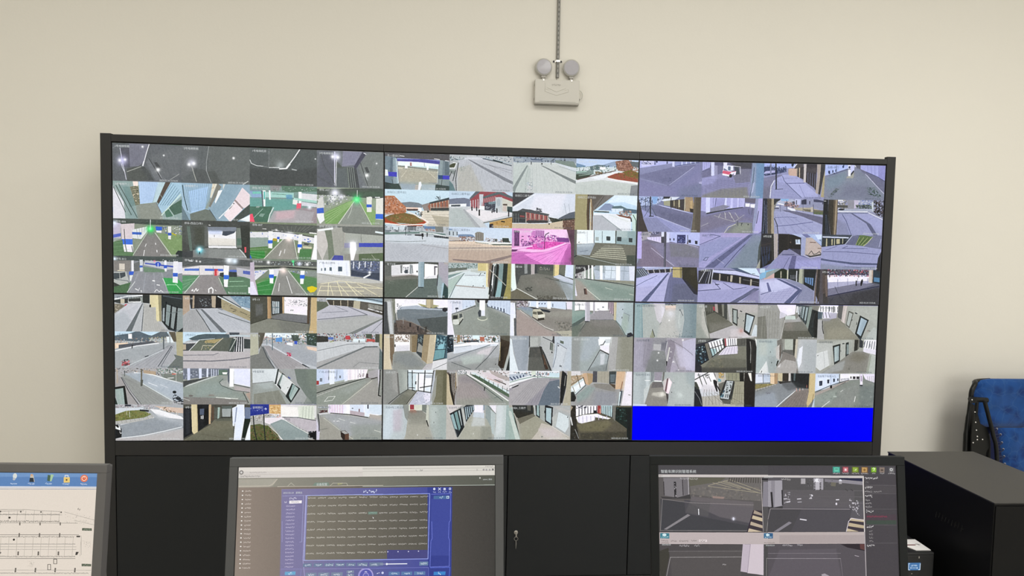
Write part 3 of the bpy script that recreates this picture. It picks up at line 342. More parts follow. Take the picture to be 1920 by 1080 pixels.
'303': 'b b2b4b8;p 90a8b8 148,-20 1015,-20 1015,138 780,81 388,-20;l c8dce8 24.3 148,35 503,36 780,81 1006,159;l 404c58 10 618,1 849,37 1006,96;p 4c4840 148,56 561,66 1015,180 1015,476 781,355 481,236 194,202;s b4a890 13.3 4 148,98 469,68 148,182 469,236;k 20 15 6c5c48,3c3830 160,77 549,87 550,234 171,181;p b8b094 561,76 659,84 654,305 550,287;p 605c54 659,105 780,144 781,355 660,305;p 8c8c84 780,144 1015,222 1015,349 781,270;k 20 13 c0bcb4,605c58 780,165 1015,233 1015,307 781,249;l f0f0f4 17.7 781,291 990,391;k 8 13 303438 850,311 966,350 966,392 850,353;p 68705c -15,102 148,119 183,223 -15,416;s 4c5448/7 5.5 7 11,123 12,416 137,119 171,223;p b8b8c4 194,202 481,236 781,376 1015,497 1015,1020 -15,1020 -15,437;p acaeac -15,646 758,471 1015,539 483,1020 -15,1020;s a0a4ac/4 3.3 7 46,436 1002,666 13,939 391,974;s a4a4ac/4 3.3 9 12,688 851,416 391,974 1008,581;l 808490 7.7 80,420 470,373 274,231;l 70747c 11.1 12,615 770,464 481,246;p 787e7c 1015,539 1015,571 564,1020 449,1020;l 5c6468 5.5 1002,645 830,965',
'312': 'b a8adb2;p e0eef8 197,-20 842,-20 842,152 197,122;k 130 20 9ca0a0,c87868,5878b0,485058,e0d8d0,788c80,c8a080 197,81 1015,-20 1015,318 706,322 197,268;p 4c5850 615,52 728,50 729,238 638,219;p 3c4c44 842,-20 1015,-20 1015,360 854,320;k 30 24 5c7458,283830,90a8b0 638,-20 1015,-20 1015,339 706,239;p 5090d8 383,140 479,117 479,243 383,244;p 3858d0 660,219 706,218 706,312 661,302;p e8ecf0 547,262 638,261 638,366 547,325;p e8c8b0 843,362 1015,402 1015,507 865,446;p b4b49c -15,43 118,41 124,603 -15,647;p 5c584c 118,-20 225,-20 180,290 129,457;p 6c6c5c 124,82 152,82 141,374 124,395;p bac0c8 163,311 321,287 1015,528 1015,1020 866,929;p a2a8b0 276,288 479,284 1015,549 1015,949 798,846;s 8c949c/4 3.3 7 321,287 1003,612 287,309 820,846;p a4a0a2 197,352 276,351 821,888 878,1020 400,1020;s 7c7c84/5 4.4 8 220,372 287,371 457,976 843,951;p 7c7e7a -15,647 129,582 163,352 208,414 366,1020 -15,1020;s 6c6e6c/5 3.3 6 17,667 17,981 174,456 344,956;l 384048 8.8 186,394 253,685 366,987;l 5c646c 5.5 197,373 287,685 412,976;l d0d4dc 8.8 287,329 798,867;l 283038 15.5 786,867 889,971;l 5c7078 15.5 332,16 332,475;l 687c84 8.8 248,80 248,330;k 14 29 c83858,e87890,702838 547,534 615,554 615,659 547,639',
'313': 'b b0b4b8;k 150 20 484440,706860,a83c40,c8c8c8,384048,887c64,5870a8 -15,-20 1015,-20 1015,237 -15,254;p 3c3c38 -15,65 173,83 174,231 -15,254;p d04048 437,57 506,56 507,161 438,163;p 5070c0 173,104 254,103 254,166 173,167;p d8e8f0 553,140 738,136 738,221 553,224;p c85048 761,136 888,155 888,218 761,210;p 4c5848 749,-20 841,-20 842,134 749,115;p 505448 893,-20 957,-20 959,344 894,218;p b4ac84 957,-20 1015,-20 1015,471 959,386;p c4c8cc -15,254 392,216 947,238 947,344 738,358 -15,822;p a8a8a8 -15,822 750,369 947,355 1015,471 1015,1020 -15,1020;s 94989c/4 3.3 9 8,359 738,348 9,822 947,387;s a0a0a0/4 3.3 10 26,906 947,387 451,976 960,790;s 989c9c/4 3.3 9 48,275 854,261 49,906 949,896;l 74787c 7.7 8,486 484,293 738,274;l 6c7274 22.1 9,970 738,369 924,355;l 787c7c 6.6 555,943 647,804 949,843;l a8bc60 8.8 197,241 254,219;l 303434 11.1 461,204 481,215;l 303434 11.1 645,180 645,243;p 607070 959,386 1015,577 1015,1020 950,1020',
'320': 'b a8a8ac;k 90 18 484c50,8c8884,c8b0a0,605850 -15,-20 1015,-20 1015,148 641,193 313,113 -15,137;p b49c80 412,50 598,90 597,193 422,153;k 40 22 88a090,d0dcdc,486858 609,-20 1015,-20 1015,148 619,131;p 788078 663,151 1015,148 1015,397 707,275;l e0e8ec 15.5 281,124 554,183 751,295 981,428;l f0f4f4 11.1 773,274 861,263;l e87060 15.5 839,160 894,159;p a8b4c0 117,156 401,133 1015,438 1015,957 837,874 421,463;p 98a4b0/6 128,177 401,153 553,255 400,401;s 90a0b0/5 4.4 4 422,174 981,459 313,278 859,833;l e0e4ec 8.8 487,400 618,492;l d8dce4 6.6 662,451 772,533;p 989c98 74,157 139,156 399,421 848,957 814,1020 375,1020;s 7c7c7c/6 4.4 8 95,239 204,320 419,1000 814,958;s 808080/5 3.3 7 149,279 258,299 288,855 837,916;l d0dcdc 10 399,421 848,906;p a09c9c 41,198 85,239 342,1020 190,1020 138,506 -15,506;l 384044 10 90,259 202,649 342,1010;l 585c5c 6.6 106,259 235,649 386,1000;p 202424 -15,527 143,485 184,1020 152,1020;p 98aca8 -15,589 116,547 141,1020 37,1020;p 203430 -15,712 37,1020 -15,1020;l a8b8b0/8 8.8 61,629 92,959;l 6c6450 19.9 388,30 386,483;p 585c54 373,319 411,318 399,494 372,494;l 485050 10 140,74 139,218;l b8a080 8.8 31,54 29,403;l 98acb0 5.5 703,89 702,254;l d8d8d0 6.6 896,107 896,356;k 30 33 1c242c,303840,101418 837,791 881,708 1015,895 1015,1020 859,957;e 1c2428 28,38 871,657',
'321': 'b 989c94;p 6c7484 -15,-20 682,-20 682,142 470,206 -15,314;k 30 33 88909c,586070,a4acc0 -15,44 470,40 470,206 -15,334;p c8d0ec 60,-20 104,-20 103,437 64,438;p d0d8f4 231,-20 276,-20 275,311 236,312;p d0d8f0 348,-20 376,-20 372,259 347,259;s c0c8e0 13.3 4 420,19 526,39 420,227 526,164;p 607868 526,39 660,38 659,183 526,185;p f0ece8 581,101 660,100 648,163 587,159;p 484c4c -15,355 225,291 414,227 81,438 -15,542;l c4ccc8 13.3 37,500 303,322 492,206;p 8c9890 -15,542 492,227 559,205 659,329 536,393 592,497 928,704 961,1020 -15,1020;p 807c78 -15,791 413,810 962,892 961,1020 -15,1020;p 90a09c/6 247,436 525,393 748,663 191,790;p a4a8a4 659,308 536,382 559,455 748,558 681,433;l 384844 6.6 592,288 536,382 570,476 748,600 990,662;p b0a8a8 749,475 1015,557 1015,662 771,600;p 5c6470 660,38 688,-20 687,433 665,350;p f4f8ff 693,-20 755,-20 749,506 687,507;p dce0f8 755,-20 1015,-20 1015,515 754,423;l 484c54 8.8 754,433 990,532;p b09888 928,704 1015,641 1015,955;l 4c4c48 11.1 894,662 973,955;e 74706c 33,27 113,759;e 88847c 44,27 419,744;l d8dcd0 10 486,800 815,840;l e4e8dc 15.5 625,820 703,834;l c8ccc4 7.7 2,832 96,890',
'330': 'b a4aab0;k 80 18 b8b0b4,786c68,d0ccd0,988890 -15,-20 572,-20 572,144 200,103 -15,145;p c8d0d8 -15,103 419,82 397,144 200,165 -15,289;p d4b8a4 572,41 1015,103 1015,248 781,207;k 40 24 c8b498,8c7c64,f0e8e0,605848 638,103 726,41 924,248 924,332 681,248;p e8e8ec 506,124 638,144 968,332 1015,415 637,352;p 788044 -15,289 156,176 386,155 528,269 418,362 -15,464;k 80 24 8c7c40,5c6c30,8c9044,6c6434 -15,289 200,176 484,227 483,331 90,444 -15,454;p b4b4b0 -15,464 417,372 527,290 571,352 483,435 89,537 -15,557;s 787874/7 5.5 9 24,464 527,300 35,537 549,372;l e0e0e4 6.6 78,558 483,445 566,362;p 9098a0 78,568 571,373 968,477 1015,644 175,910 87,909;p a8b0b8/7 571,248 1015,498 1015,623 637,414;k 30 44 98a4b0/5,8890a0/5 198,537 857,415 945,582 197,869;l e4ecf4 11.1 11,940 416,860 746,726 978,623;p b4b0b0 -15,1020 -15,950 415,880 1015,655 1015,1020;l c4c0bc 5.5 159,62 167,289;l d4d0cc 6.6 203,83 210,351;l c8b8b0 5.5 487,82 487,269;l 282c30 24.3 364,161 484,180;l 303440 24.3 146,31 222,31;p 181c20 -15,537 46,537 88,682 87,909 -15,950;p e4ecf4 -15,537 46,547 72,640 77,723 45,702 -15,661;p 181c20 -15,557 40,557 51,640 29,640;l f4f4f4 8.8 61,744 72,806 88,785',
'331': 'b 4c4c44;p 20242a -15,103 112,103 127,812 -15,957;p 30343c 35,144 90,144 94,791 44,832;p d8c898 118,-20 207,-20 216,792 155,833 128,749;p b4a478 196,-20 213,-20 216,771 205,791;p 202226 207,-20 385,-20 378,541 222,750;p 505c74 246,123 312,113 306,290 245,290;p e8e8e8 259,315 274,315 274,405 261,405;p e8e8e8 283,301 299,301 298,405 285,411;p 181a1e 312,123 368,123 367,541 311,583;p c4a880 379,-20 418,-20 406,541 378,552;p 5c4838 418,61 457,61 457,416 423,458;p 585c54 457,82 569,81 568,353 457,406;p 9cb4ac 513,81 546,81 535,374 507,416;p 9ca4a4 574,123 714,102 703,343 580,343;p 586460 569,40 726,39 726,113 580,123;l 303430 8.8 568,353 714,364;p 74725e 468,416 714,375 747,647 741,1020 -15,1020 33,958 401,562;p 5c6054 513,395 703,375 714,459 457,458;p 6c6c5a 233,792 747,647 741,1020 -15,1020;l 605c4c 6.6 277,834 635,941;p d8e0fc 726,102 798,39 798,207 759,606 736,605;p dce4ff 798,-20 911,-20 916,375 860,1020 747,1020 770,501;p 8c98b8 787,81 804,81 781,480 764,501;p 202c24 916,375 1015,375 961,690 905,1020 871,1020;p 6c7c9c 916,81 1015,81 1015,396 916,396;p e4ecf8 1015,375 1015,375 1015,1020 916,1020 961,690',
'322': 'b 8c8e88;p ccd4d8 28,-20 412,-20 367,387 344,345 34,400;p d4dce0/8 197,-20 412,-20 367,324;l 84888a 10 28,414 333,349;p 98a09c 39,431 344,356 617,933 549,1020 28,1020;p acb8b8/7 84,420 333,366 344,534 231,577;p 84867a 50,703 435,597 549,1020 50,1020;s a0a498/4 8.8 4 118,452 367,408 84,976 548,975;p a0a4a4 412,-20 661,-20 1015,45 1015,1020 617,1020 605,954 753,553;p 707c74 661,-20 1015,-20 1015,1020 914,953 707,384;p 889088 799,1020 856,763 936,953 937,1020;p 788478/8 855,-20 1015,-20 1015,742 879,531;p d4d8d8 423,72 593,301 730,532 548,743 367,429;p 3c4444 412,-20 434,-20 389,429 367,418;p 202828 401,450 480,113 525,176 457,575;p 788c88 423,429 474,134 491,155 435,470;p ccd4d4 440,449 491,155 525,186 463,533;p 242c2c 531,765 628,396 753,553 611,954;p 8ca8a4 582,743 639,427 673,458 594,828;p a4b8b4 594,828 673,469 725,553 617,891;l 3c48a0 15.5 571,228 599,270;l 303434 6.6 562,533 571,512;l 5858a8/7 11.1 -6,997 994,1000',
'323': 'b 90948c;p c0d0ec -15,-20 475,-20 475,294 -15,467;p ccd4f0 118,-20 198,-20 199,381 119,403;p 788090 50,255 86,255 87,350 50,350;p b03838 -15,330 36,329 36,435 -15,446;l 7c8498 6.6 187,22 182,318;p 788090 176,212 190,212 190,297 176,297;p 6c7480 346,179 369,179 369,249 346,249;p 98a0b8 268,211 297,211 285,275 268,264;p e0e8fc 193,-20 273,-20 274,486 199,487;l 606878 5.5 311,21 305,296;p dce4fc 405,-20 475,-20 470,379 418,358;p f0e4ec 475,-20 787,-20 741,250 475,315;s d0c8d8 10 6 509,19 717,16 510,294 718,239;s ffffff 17.7 4 555,18 694,17 556,294 695,250;k 14 15 584850,a09098 625,123 729,122 718,207 626,229;p 504048 758,122 805,122 805,239 753,239;p a8a4a8 787,58 938,-20 939,248 788,228;p a8b0a4 268,359 429,295 418,379 280,465;p 8c9088 -15,530 188,445 395,358 741,250 -15,678;l 303834 12.2 -1,678 280,497 741,254;l b0b4ac 12.2 -1,763 223,603 730,282;s 70746c/6 4.4 9 16,678 395,486 28,742 407,507;p 8c948a -15,784 742,271 788,292 385,1020 -15,1020;p 9c9a94 397,1020 834,291 939,312 941,738 1015,781 1015,1020;p a0a8a4/5 280,656 742,313 811,313 511,697;l ccccbc 7.7 397,984 846,313;l e4e8e0 6.6 120,911 177,783 286,762 241,879 120,911;l 181c24 14.4 971,14 968,312 947,738 982,759;p c4c0cc 938,-20 961,-20 957,312 940,525;p b8bcb8 1015,-20 1015,-20 1015,1020 1015,951;l 403c38 13.3 834,270 927,227',
'332': 'b a8a8a4;p d8d4d8 276,-20 458,-20 1015,38 1015,377 458,376 276,249;p d8a868 276,-20 458,-20 458,271 288,249;k 30 27 e0bc80,c89858,ecd098 288,39 452,39 452,249 299,249;p f0ece8 458,39 708,81 754,355 469,344;p d4dccc 719,38 971,38 972,419 731,377;s a8b0a4/7 10 4 799,59 937,49 788,377 926,419;k 60 22 d0ccc8,707068,a89088,f0f0f0 -15,291 458,249 458,397 231,439 -15,459;k 14 29 c86c58,a4b4c4,d8dce0 288,291 458,292 458,397 299,397;p e4dce4 197,376 481,355 594,440 299,565 208,502;p bcb4bc 481,355 731,377 1015,462 1015,738 904,801 709,630;s 9c949c/5 3.3 7 503,355 983,483 549,461 915,780;l 484c50 8.8 481,355 731,366 937,440 989,451;s 585c60 5.5 5 520,376 594,397 520,429 594,461;s 505458/8 6.6 6 640,567 892,780 652,588 892,801;p 889898 299,544 469,418 526,450 881,843 881,1020 504,1020;p 98a8a8/6 333,566 481,439 709,715 435,714;l dce0dc 8.8 481,397 709,652 904,844;l e4e0dc 13.3 299,650 390,798 492,1010;p 5c6438 -15,585 140,544 288,629 413,841 458,1020 -15,1020;k 110 29 4c5c28,6c5438,586c30,3c4824,7c5c40 -15,585 265,586 435,925 435,1020 -15,1020;l 8c7c74/8 8.8 310,692 447,989;p 203098 -15,-20 282,-20 282,249 -15,323;k 16 18 8c94c8,5c68b0 -15,81 197,70 197,207 -15,186;l d0d4f0 11.1 214,123 242,119;l d0d4f0 7.7 225,91 245,123 229,155;l 282c2c 15.5 45,323 56,628 95,1007;l 282c2c 15.5 203,270 208,628 225,987;k 30 29 101418,283038 881,758 1015,738 1015,1020 869,928;p 14181c 881,822 1015,738 1015,1020 915,950',
'333': 'b 989c96;p e8e8f8 178,-20 1015,-20 1015,293 815,336 513,271 178,229;p d0dcf0 512,-20 721,-20 722,250 513,165;p ccdcec 802,-20 1015,-20 1015,293 803,250;s d8c8e4 24.3 6 201,16 397,16 201,229 397,250;s e8c8d8/8 11.1 6 224,16 385,16 224,229 386,250;p f4f4fc 466,-20 512,-20 507,282 467,261;p dce8fc 733,-20 808,-20 804,357 734,336;p 303850 779,-20 797,-20 797,122 779,112;p 784850 646,122 661,122 661,218 646,208;l 283050 11.1 541,105 561,105;l b8c0c8 11.1 23,80 166,80;k 10 33 603838,483038 29,165 166,144 167,207 29,250;p b8a8b0 513,165 733,229 734,336 513,282;p c8c8cc 29,250 167,229 282,250 52,292;l 303434 10 213,239 513,282 792,368;l b8b8b4 8.8 224,261 513,314 792,400;p a0a4a8 63,313 282,261 792,400 1015,357 1015,807 515,890;p 9c9a90 52,335 121,356 364,740 562,1020 53,1020;p 8e968e/7 514,591 1015,550 1015,1020 562,1020;p b0a8a0 815,272 1015,336 1015,464 815,379;l c4c8bc 6.6 109,377 352,718;l c0c0b0 11.1 503,911 562,986;l dce0dc 6.6 340,399 433,452;l dce0dc 6.6 514,495 595,538;l d4d8cc 7.7 887,732 986,786;k 6 13 f4f4f4 259,452 352,452 352,484 259,480;l 686c64 5.5 53,717 168,675;p c8c4d8 -15,250 -15,250 53,759 42,1020 -15,1020;l 303038 13.3 23,271 41,504 41,759;p 302420 370,761 433,729 497,826 498,1020 411,1020 376,910;p 684838 434,847 497,826 498,1020 440,1020;p a8a8a4 376,772 428,736 491,821 434,842',
'100': 'b 7c848a;p 58585c -15,-20 1015,-20 1015,193 850,162 186,159 -15,91;p 70838f -15,91 169,121 199,842 -15,832;p 5c6c78 87,125 120,123 110,534 77,535;p 8c9ca4 125,142 175,159 204,842 132,846;p 9cb4bc 153,141 186,159 210,842 182,843;p 8890c8 186,139 861,161 861,220 186,178;p 4a4a9c 186,178 605,155 861,200 856,279 550,236 186,221;p c8e0e4 197,226 828,280 829,457 197,373;p e4f0f0 197,226 495,230 828,280 828,339 496,347 197,334;p 8c9088 197,343 308,347 829,417 829,476 197,412;p c8c4b0 197,382 829,476 829,516 198,431;p a87c78 385,255 412,254 413,346 385,347;p f4fcfc 308,318 352,316 347,423 308,421;p f4fcfc 642,339 678,347 673,445 642,443;l 7c8084 5.7 606,253 612,351;p aca898 203,431 818,516 820,792 564,804 221,782;k 100 16 b0ac98/7,9c9888/7,bcb8a4/7 220,489 807,536 809,772 221,782;l d8d4c0 5.7 253,663 330,483;l d8d4c0 5.7 674,504 786,675;l 7c8078 6.9 275,427 818,487;p 9ca49c 221,782 564,795 809,812 787,1020 254,1020;p 98a8b4 232,841 475,848 465,1020 265,1020;p a4b4bc 564,844 787,852 776,1020 565,1020;p 4040bc 49,527 181,530 182,657 49,644;p e0e8e8 -15,460 41,469 55,634 -15,636;l e4f0f4 9.1 184,217 192,529 210,822;p 303c3c -15,803 88,838 199,862 111,1020 -15,1020;p 3c4c48 55,869 210,842 265,1020 78,1020;p 74848c 850,162 1015,193 1015,881 831,850 830,653;p 8c9ca0 850,162 894,169 886,591 835,594;p 5c6c74 928,196 972,204 1015,567 930,569;p 304c74 824,579 897,581 897,689 825,683;p 4040c0 897,581 1015,586 1015,688 897,689;p 849494 830,693 1015,694 1015,842 831,870;p 3c4a48 787,833 1015,881 1015,1020 776,1020;l 282c2c 5.7 886,709 876,858;l 303838 5.7 110,729 121,836;l c0d8dc 5.7 828,300 809,812;p e4e8f0 525,787 558,765 570,863 543,1020 509,1020 520,866;s e0c0c0 5.7 4 470,888 465,986 520,885 515,994;l f4f8f8 10.3 232,78 296,88;l f4f8f8 10.3 761,133 844,148;l f4f8f8 10.3 933,173 989,183',
'101': 'b b4b8bc;k 60 21 48585c,8ca0a8,b4c4c8,586870 -15,46 329,57 162,145 -15,173;k 50 16 586c7c,98a8b0,405060 328,-20 969,-20 971,179 609,120;p c8ccd4 250,71 440,51 609,120 385,172 217,142;l 505c68 13.7 519,86 779,170 971,258;l 98b0bc 8 553,64 971,199;p 303c40 677,97 835,167 824,207 677,136;p b8bcc4 139,156 273,119 497,107 972,298 1015,1020 123,1020;p b4b4ae 130,362 330,253 446,661 561,1020 123,1020;p a8acb0 -15,153 140,185 119,442 112,1020 55,957 -15,802;p e8f0f4 -15,330 62,209 117,225 85,384 -15,388;p 484c38 -15,310 51,239 101,236 74,355 -15,364;p 808c88 -15,408 97,443 75,562 -15,467;l 303838 10.3 35,466 3,605;l 303838 10.3 97,423 54,721;l 484c4c 11.4 140,224 98,679 112,994;p 607c80 -15,684 55,819 101,1020 -15,1020;p 7c8088 284,118 329,135 1015,713 1015,793 863,680 499,343;l 8c8c94 5.7 611,258 979,476;l 7c8088 5.7 521,223 979,397;s 8c9094/4 3.4 12 145,993 979,952 273,138 610,140;s 8c9094/5 3.4 9 143,677 984,912 274,217 978,337;k 8 16 506868/5,708080/5 163,302 274,296 276,433 153,440',
'110': 'b c4dcea-b0ccdc;p 788088 222,372 389,335 522,358 611,433 556,515 234,529;p 8c8480 567,415 722,329 724,567 612,572;p d8d0c0 545,575 1015,554 1015,1020 659,1020 568,752;p b4ac98 724,686 1015,733 1015,1020 838,1020;s 8c887c/6 4.6 6 612,611 659,966 998,574 1000,1040;p 9c6450 667,450 700,350 1015,217 1015,554 701,568;s b8b0a0 10.3 7 712,369 990,218 713,567 992,555;s 4c3c40/9 8 5 745,427 946,319 746,526 947,517;p 40484c 689,341 1015,181 1015,247 700,380;l b0a8a0 8 712,478 997,455;p 404848 712,498 1015,475 1015,554 713,567;k 14 14 303840 783,168 861,155 862,253 783,247;p e8c8b8 322,486 556,485 567,554 323,535;p 584848 334,535 512,527 512,576 345,584;p f4f4f4 511,487 567,494 579,652 546,654;k 26 23 282828,e0d8d0,585048 445,579 579,593 602,770 501,715;p b87450 -15,185 144,179 244,351 322,466 334,624 212,708 101,693 -15,717;k 150 25 a46844,bc7c5c,d09878,8c5438,c0a8a0 -15,205 133,199 311,467 323,644 212,728 -15,697;p c8ccd0/6 -15,677 123,672 57,873 -15,835;p 786438 79,714 312,644 457,697 614,869 502,953 57,913 -15,795;k 90 27 84683c,6c6838,946440,8c7c48 90,733 445,678 591,870 80,892;p b04828 -15,776 68,873 235,955 480,944 614,869 501,715 647,887 569,1020 280,1020 -15,934;l e8e0d8 18.3 8,944 280,986 614,948 681,886 479,696 367,622;k 8 16 303028 657,570 690,568 696,617 663,619;l 282828 9.1 557,614 568,732',
'111': 'b bcd0e4;p 70788c -15,236 113,202 236,186 327,222 328,420 -15,415;p e8ecf0 -15,375 271,343 272,423 -15,444;p 485058 30,394 176,377 176,427 31,438;p c4c8cc -15,445 340,420 1015,550 1015,670 547,869 627,1020 -15,1020;p b4bcbc -15,494 205,466 434,1020 -15,1020;s 98a8a4/6 3.4 12 25,494 29,1040 205,485 378,1040;p a4a8ac 216,505 245,504 513,1020 434,1020;p e0dce0 340,479 736,561 1015,590 546,829 262,543;p 984850 327,222 505,-20 844,-20 1015,171 1015,270 733,242 553,330 554,470 340,459;p 5c646c 315,202 426,-20 505,-20 338,221;p 586468 506,154 787,-20 1015,131 1015,191 788,61 540,192;p c8c8bc 834,158 1015,270 1015,550 838,537;s c4bcc0 12.6 6 338,261 529,192 340,459 532,471;s b4a8a8 10.3 6 563,191 720,124 564,310 722,263;p c0c4cc 472,76 539,73 509,452 475,473;p bcc4c8 732,143 834,138 838,537 736,521;e a4b0b8 29,108 779,290;p 484c58 553,310 733,262 724,522 555,509;k 20 21 303440,687080,c0c8cc 553,330 734,302 736,561 555,509;p 708890 615,278 733,272 728,332 621,347;p e8f0f8 475,394 559,400 560,509 475,493;p 5c5048 847,327 915,324 916,373 847,367;p c8b8b0 848,377 904,384 906,534 849,516;p 3c5050 916,393 1015,410 1015,570 917,533;l 181c24 18.3 357,439 361,528;l 181c24 16 430,435 436,535;l 202028 22.9 476,513 477,662;l 202028 18.3 940,492 942,672;l 202028 18.3 752,461 755,570;k 8 25 282830 668,504 724,502 714,592 668,584;p b89454 637,855 1015,690 1015,1020 672,1020;k 40 21 c89c5c,a07840 660,864 1015,710 1015,1020 683,1020;l 403828 10.3 547,869 993,690;l 302c24 18.3 829,817 881,825;p 302830 637,905 694,883 706,1020 638,1020',
'102': 'b c0c8c8;p 8c98a8 -15,-20 1015,-20 1015,144 500,141 -15,158;k 90 23 48586c,788898,98a8ac,384048 -15,-20 1015,-20 1015,264 671,142 273,124 -15,217;p 506078 272,54 454,54 455,134 296,132;l d8e0f0 6.9 284,103 443,105;p 788880 670,62 956,87 1015,264 821,223 660,152;p c8d0d8 307,142 660,132 1015,284 1015,364 502,230 218,265;p c4cac8 -15,257 273,143 672,152 1015,383 1015,1020 -15,1020;p b4c0bc/6 -15,277 217,166 276,381 227,1020 -15,1020;p 848e8e 212,236 235,235 55,869 28,1020 -15,910 108,529;l a4b0ac 8 240,244 205,603 198,981;p 788080 433,224 468,232 1015,643 1015,723 908,647;l 8c989c 5.7 730,238 989,364;s 98a4a4/4 3.4 12 11,1010 998,943 251,164 569,147;s 98a4a4/4 3.4 9 5,435 990,403 11,970 998,943;k 26 18 a8b8c8,808c90,d0c8d0 201,702 314,697 318,1020 193,1020;s 98a4a4 3.4 2 264,283 298,281 284,987 312,986;l 384048 11.4 282,123 283,202;e 303438 11,24 452,179;l 303c44 9.1 597,86 598,185',
'103': 'b c8d4d8;p b8ccec -15,-20 1015,-20 1015,211 -15,223;p 6c8cac -15,124 153,195 142,236 -15,243;p 8ca0bc 417,161 600,52 646,49 649,189 418,221;p 5c7078 222,212 336,156 475,168 420,301 224,311;k 150 21 30483c,586c64,a8b4b0,d8e0e0,486858 -15,233 648,159 720,285 365,464 170,534 -15,602;p 788c88 -15,363 281,308 283,428 -15,522;p f0f4f4 378,213 470,219 471,288 379,293;p 384438 -15,442 260,429 170,534 -15,592;l b0d8c8 10.3 13,382 167,354;l 90a89c 9.1 43,480 226,431;k 20 23 847050,6c5c3c 305,347 420,341 422,421 307,427;l 5c4038 11.4 22,591 364,424 628,310;p d4d8dc -15,622 307,467 651,329 721,345 1015,632 1015,1020 -15,1020;p bcc4c0 -15,682 425,581 1015,693 1015,1020 -15,1020;p e4e8f0 239,530 686,327 652,389 492,497 355,564;p 84888c 891,718 1015,693 1015,1020 873,1020;s a4acac/4 3.4 8 12,682 868,719 17,1002 872,961;l c0c0c8 5.7 311,687 486,778 730,827;p 946854 623,51 831,-20 915,175 883,337 674,308;k 160 21 a87460,7c5040,b89080,8c6450,684438 623,41 865,-20 1015,291 883,337 650,289;p 5c6468 854,38 1015,50 1015,211 903,175;p 984c38 481,498 629,390 721,365 1015,492 1015,623 714,566 516,536;p 706428 744,344 870,277 1015,351 1015,512 816,461;k 60 25 806c30,8c5030,5c5c2c,944838 652,369 1015,291 1015,572 597,512;l eef2f4 16 487,518 656,569 994,649;e d0d8d8/8 23,31 493,517',
'112': 'b ccd4e4-d4d8e0;p 404044 -15,-20 364,-20 -15,419;l e8ecf4 10.3 364,23 5,439;p e0e0ec/8 342,54 856,-20 749,556 635,642 290,476;p 3c4040 -15,529 85,516 164,442 589,584 578,614 581,825 -15,849;p 505458 85,516 164,452 290,466 589,594 566,625 176,522;p a45c58 211,540 572,634 568,765 214,781;s a8a098 14.9 6 217,560 566,625 220,851 569,816;s 3c3038/9 11.4 5 251,578 544,646 253,699 545,736;p 383c40 -15,669 201,661 203,841 -15,849;p 884848 121,624 195,641 195,691 121,684;p 3c3c40 248,759 568,765 569,826 249,849;l 60605c 8 8,709 202,721 568,765;s 687070 9.1 3 18,589 97,585 21,849 100,846;k 24 16 181c24 375,403 478,448 479,538 376,513;p 58606c 734,698 796,635 910,529 1015,481 1015,707 751,717;p 303830 578,664 751,717 1015,667 1015,767 638,823;k 30 16 303830,605c50,807468 590,684 1015,687 1015,788 592,805;p c8b8a0 -15,870 524,858 809,755 823,1020 -15,1020;p 6c4c40 809,755 1015,707 1015,1020 823,1020;k 40 16 846858,4c3830,a89080 798,756 1015,727 1015,1020 812,1020;e 181818 11,20 590,855;l 707c88 3.4 895,288 922,549;l 707c88 3.4 825,272 865,591',
'113': 'b b8d4ec;p d8e8f4 517,220 641,-20 1015,-20 1015,299 784,187;p 808fb0 370,428 483,241 552,238 623,295 591,438;p 587078 600,317 739,290 834,367 1015,400 1015,501 591,479;p d0e0f4 584,378 776,369 778,480 586,489;s 9cb0cc 5.7 4 590,408 770,400 591,469 772,460;p 506878 776,369 1015,400 1015,501 778,470;k 60 23 a87460,6c5c58,b8a090,8c5c50 719,453 904,404 932,626 698,555;p 4c5c60 307,451 550,460 551,501 307,491;l e0e8ec 6.9 307,447 550,456;p e0e4ec 302,512 674,526 910,667 914,1020 285,1020;p b0b4bc 303,572 442,576 774,1020 285,1020;l 8c989c 9.1 431,587 797,1040;l ccd4cc 6.9 558,561 900,749;p 7c4c3c 662,536 909,606 910,657 722,594;p 706c68 201,-20 641,-20 301,451 278,452;p 5c5650 201,-20 467,-20 299,310 277,392;l 403c38 6.9 462,31 323,390;p a09870 -15,-20 196,-20 193,537 210,1020 -15,1020;s 948c64/6 6.9 6 6,42 178,34 2,1040 193,1040;p 504030 196,-20 237,92 239,1020 204,1020 187,537;p c0a880 243,112 261,131 262,1020 245,1020;p 74604c 261,131 294,391 291,1020 268,1020;p c0d8d0 919,525 1015,501 1015,1020 931,1020;l 405c48 10.3 942,544 992,704 996,1040;l 181c1c 18.3 909,647 917,728',
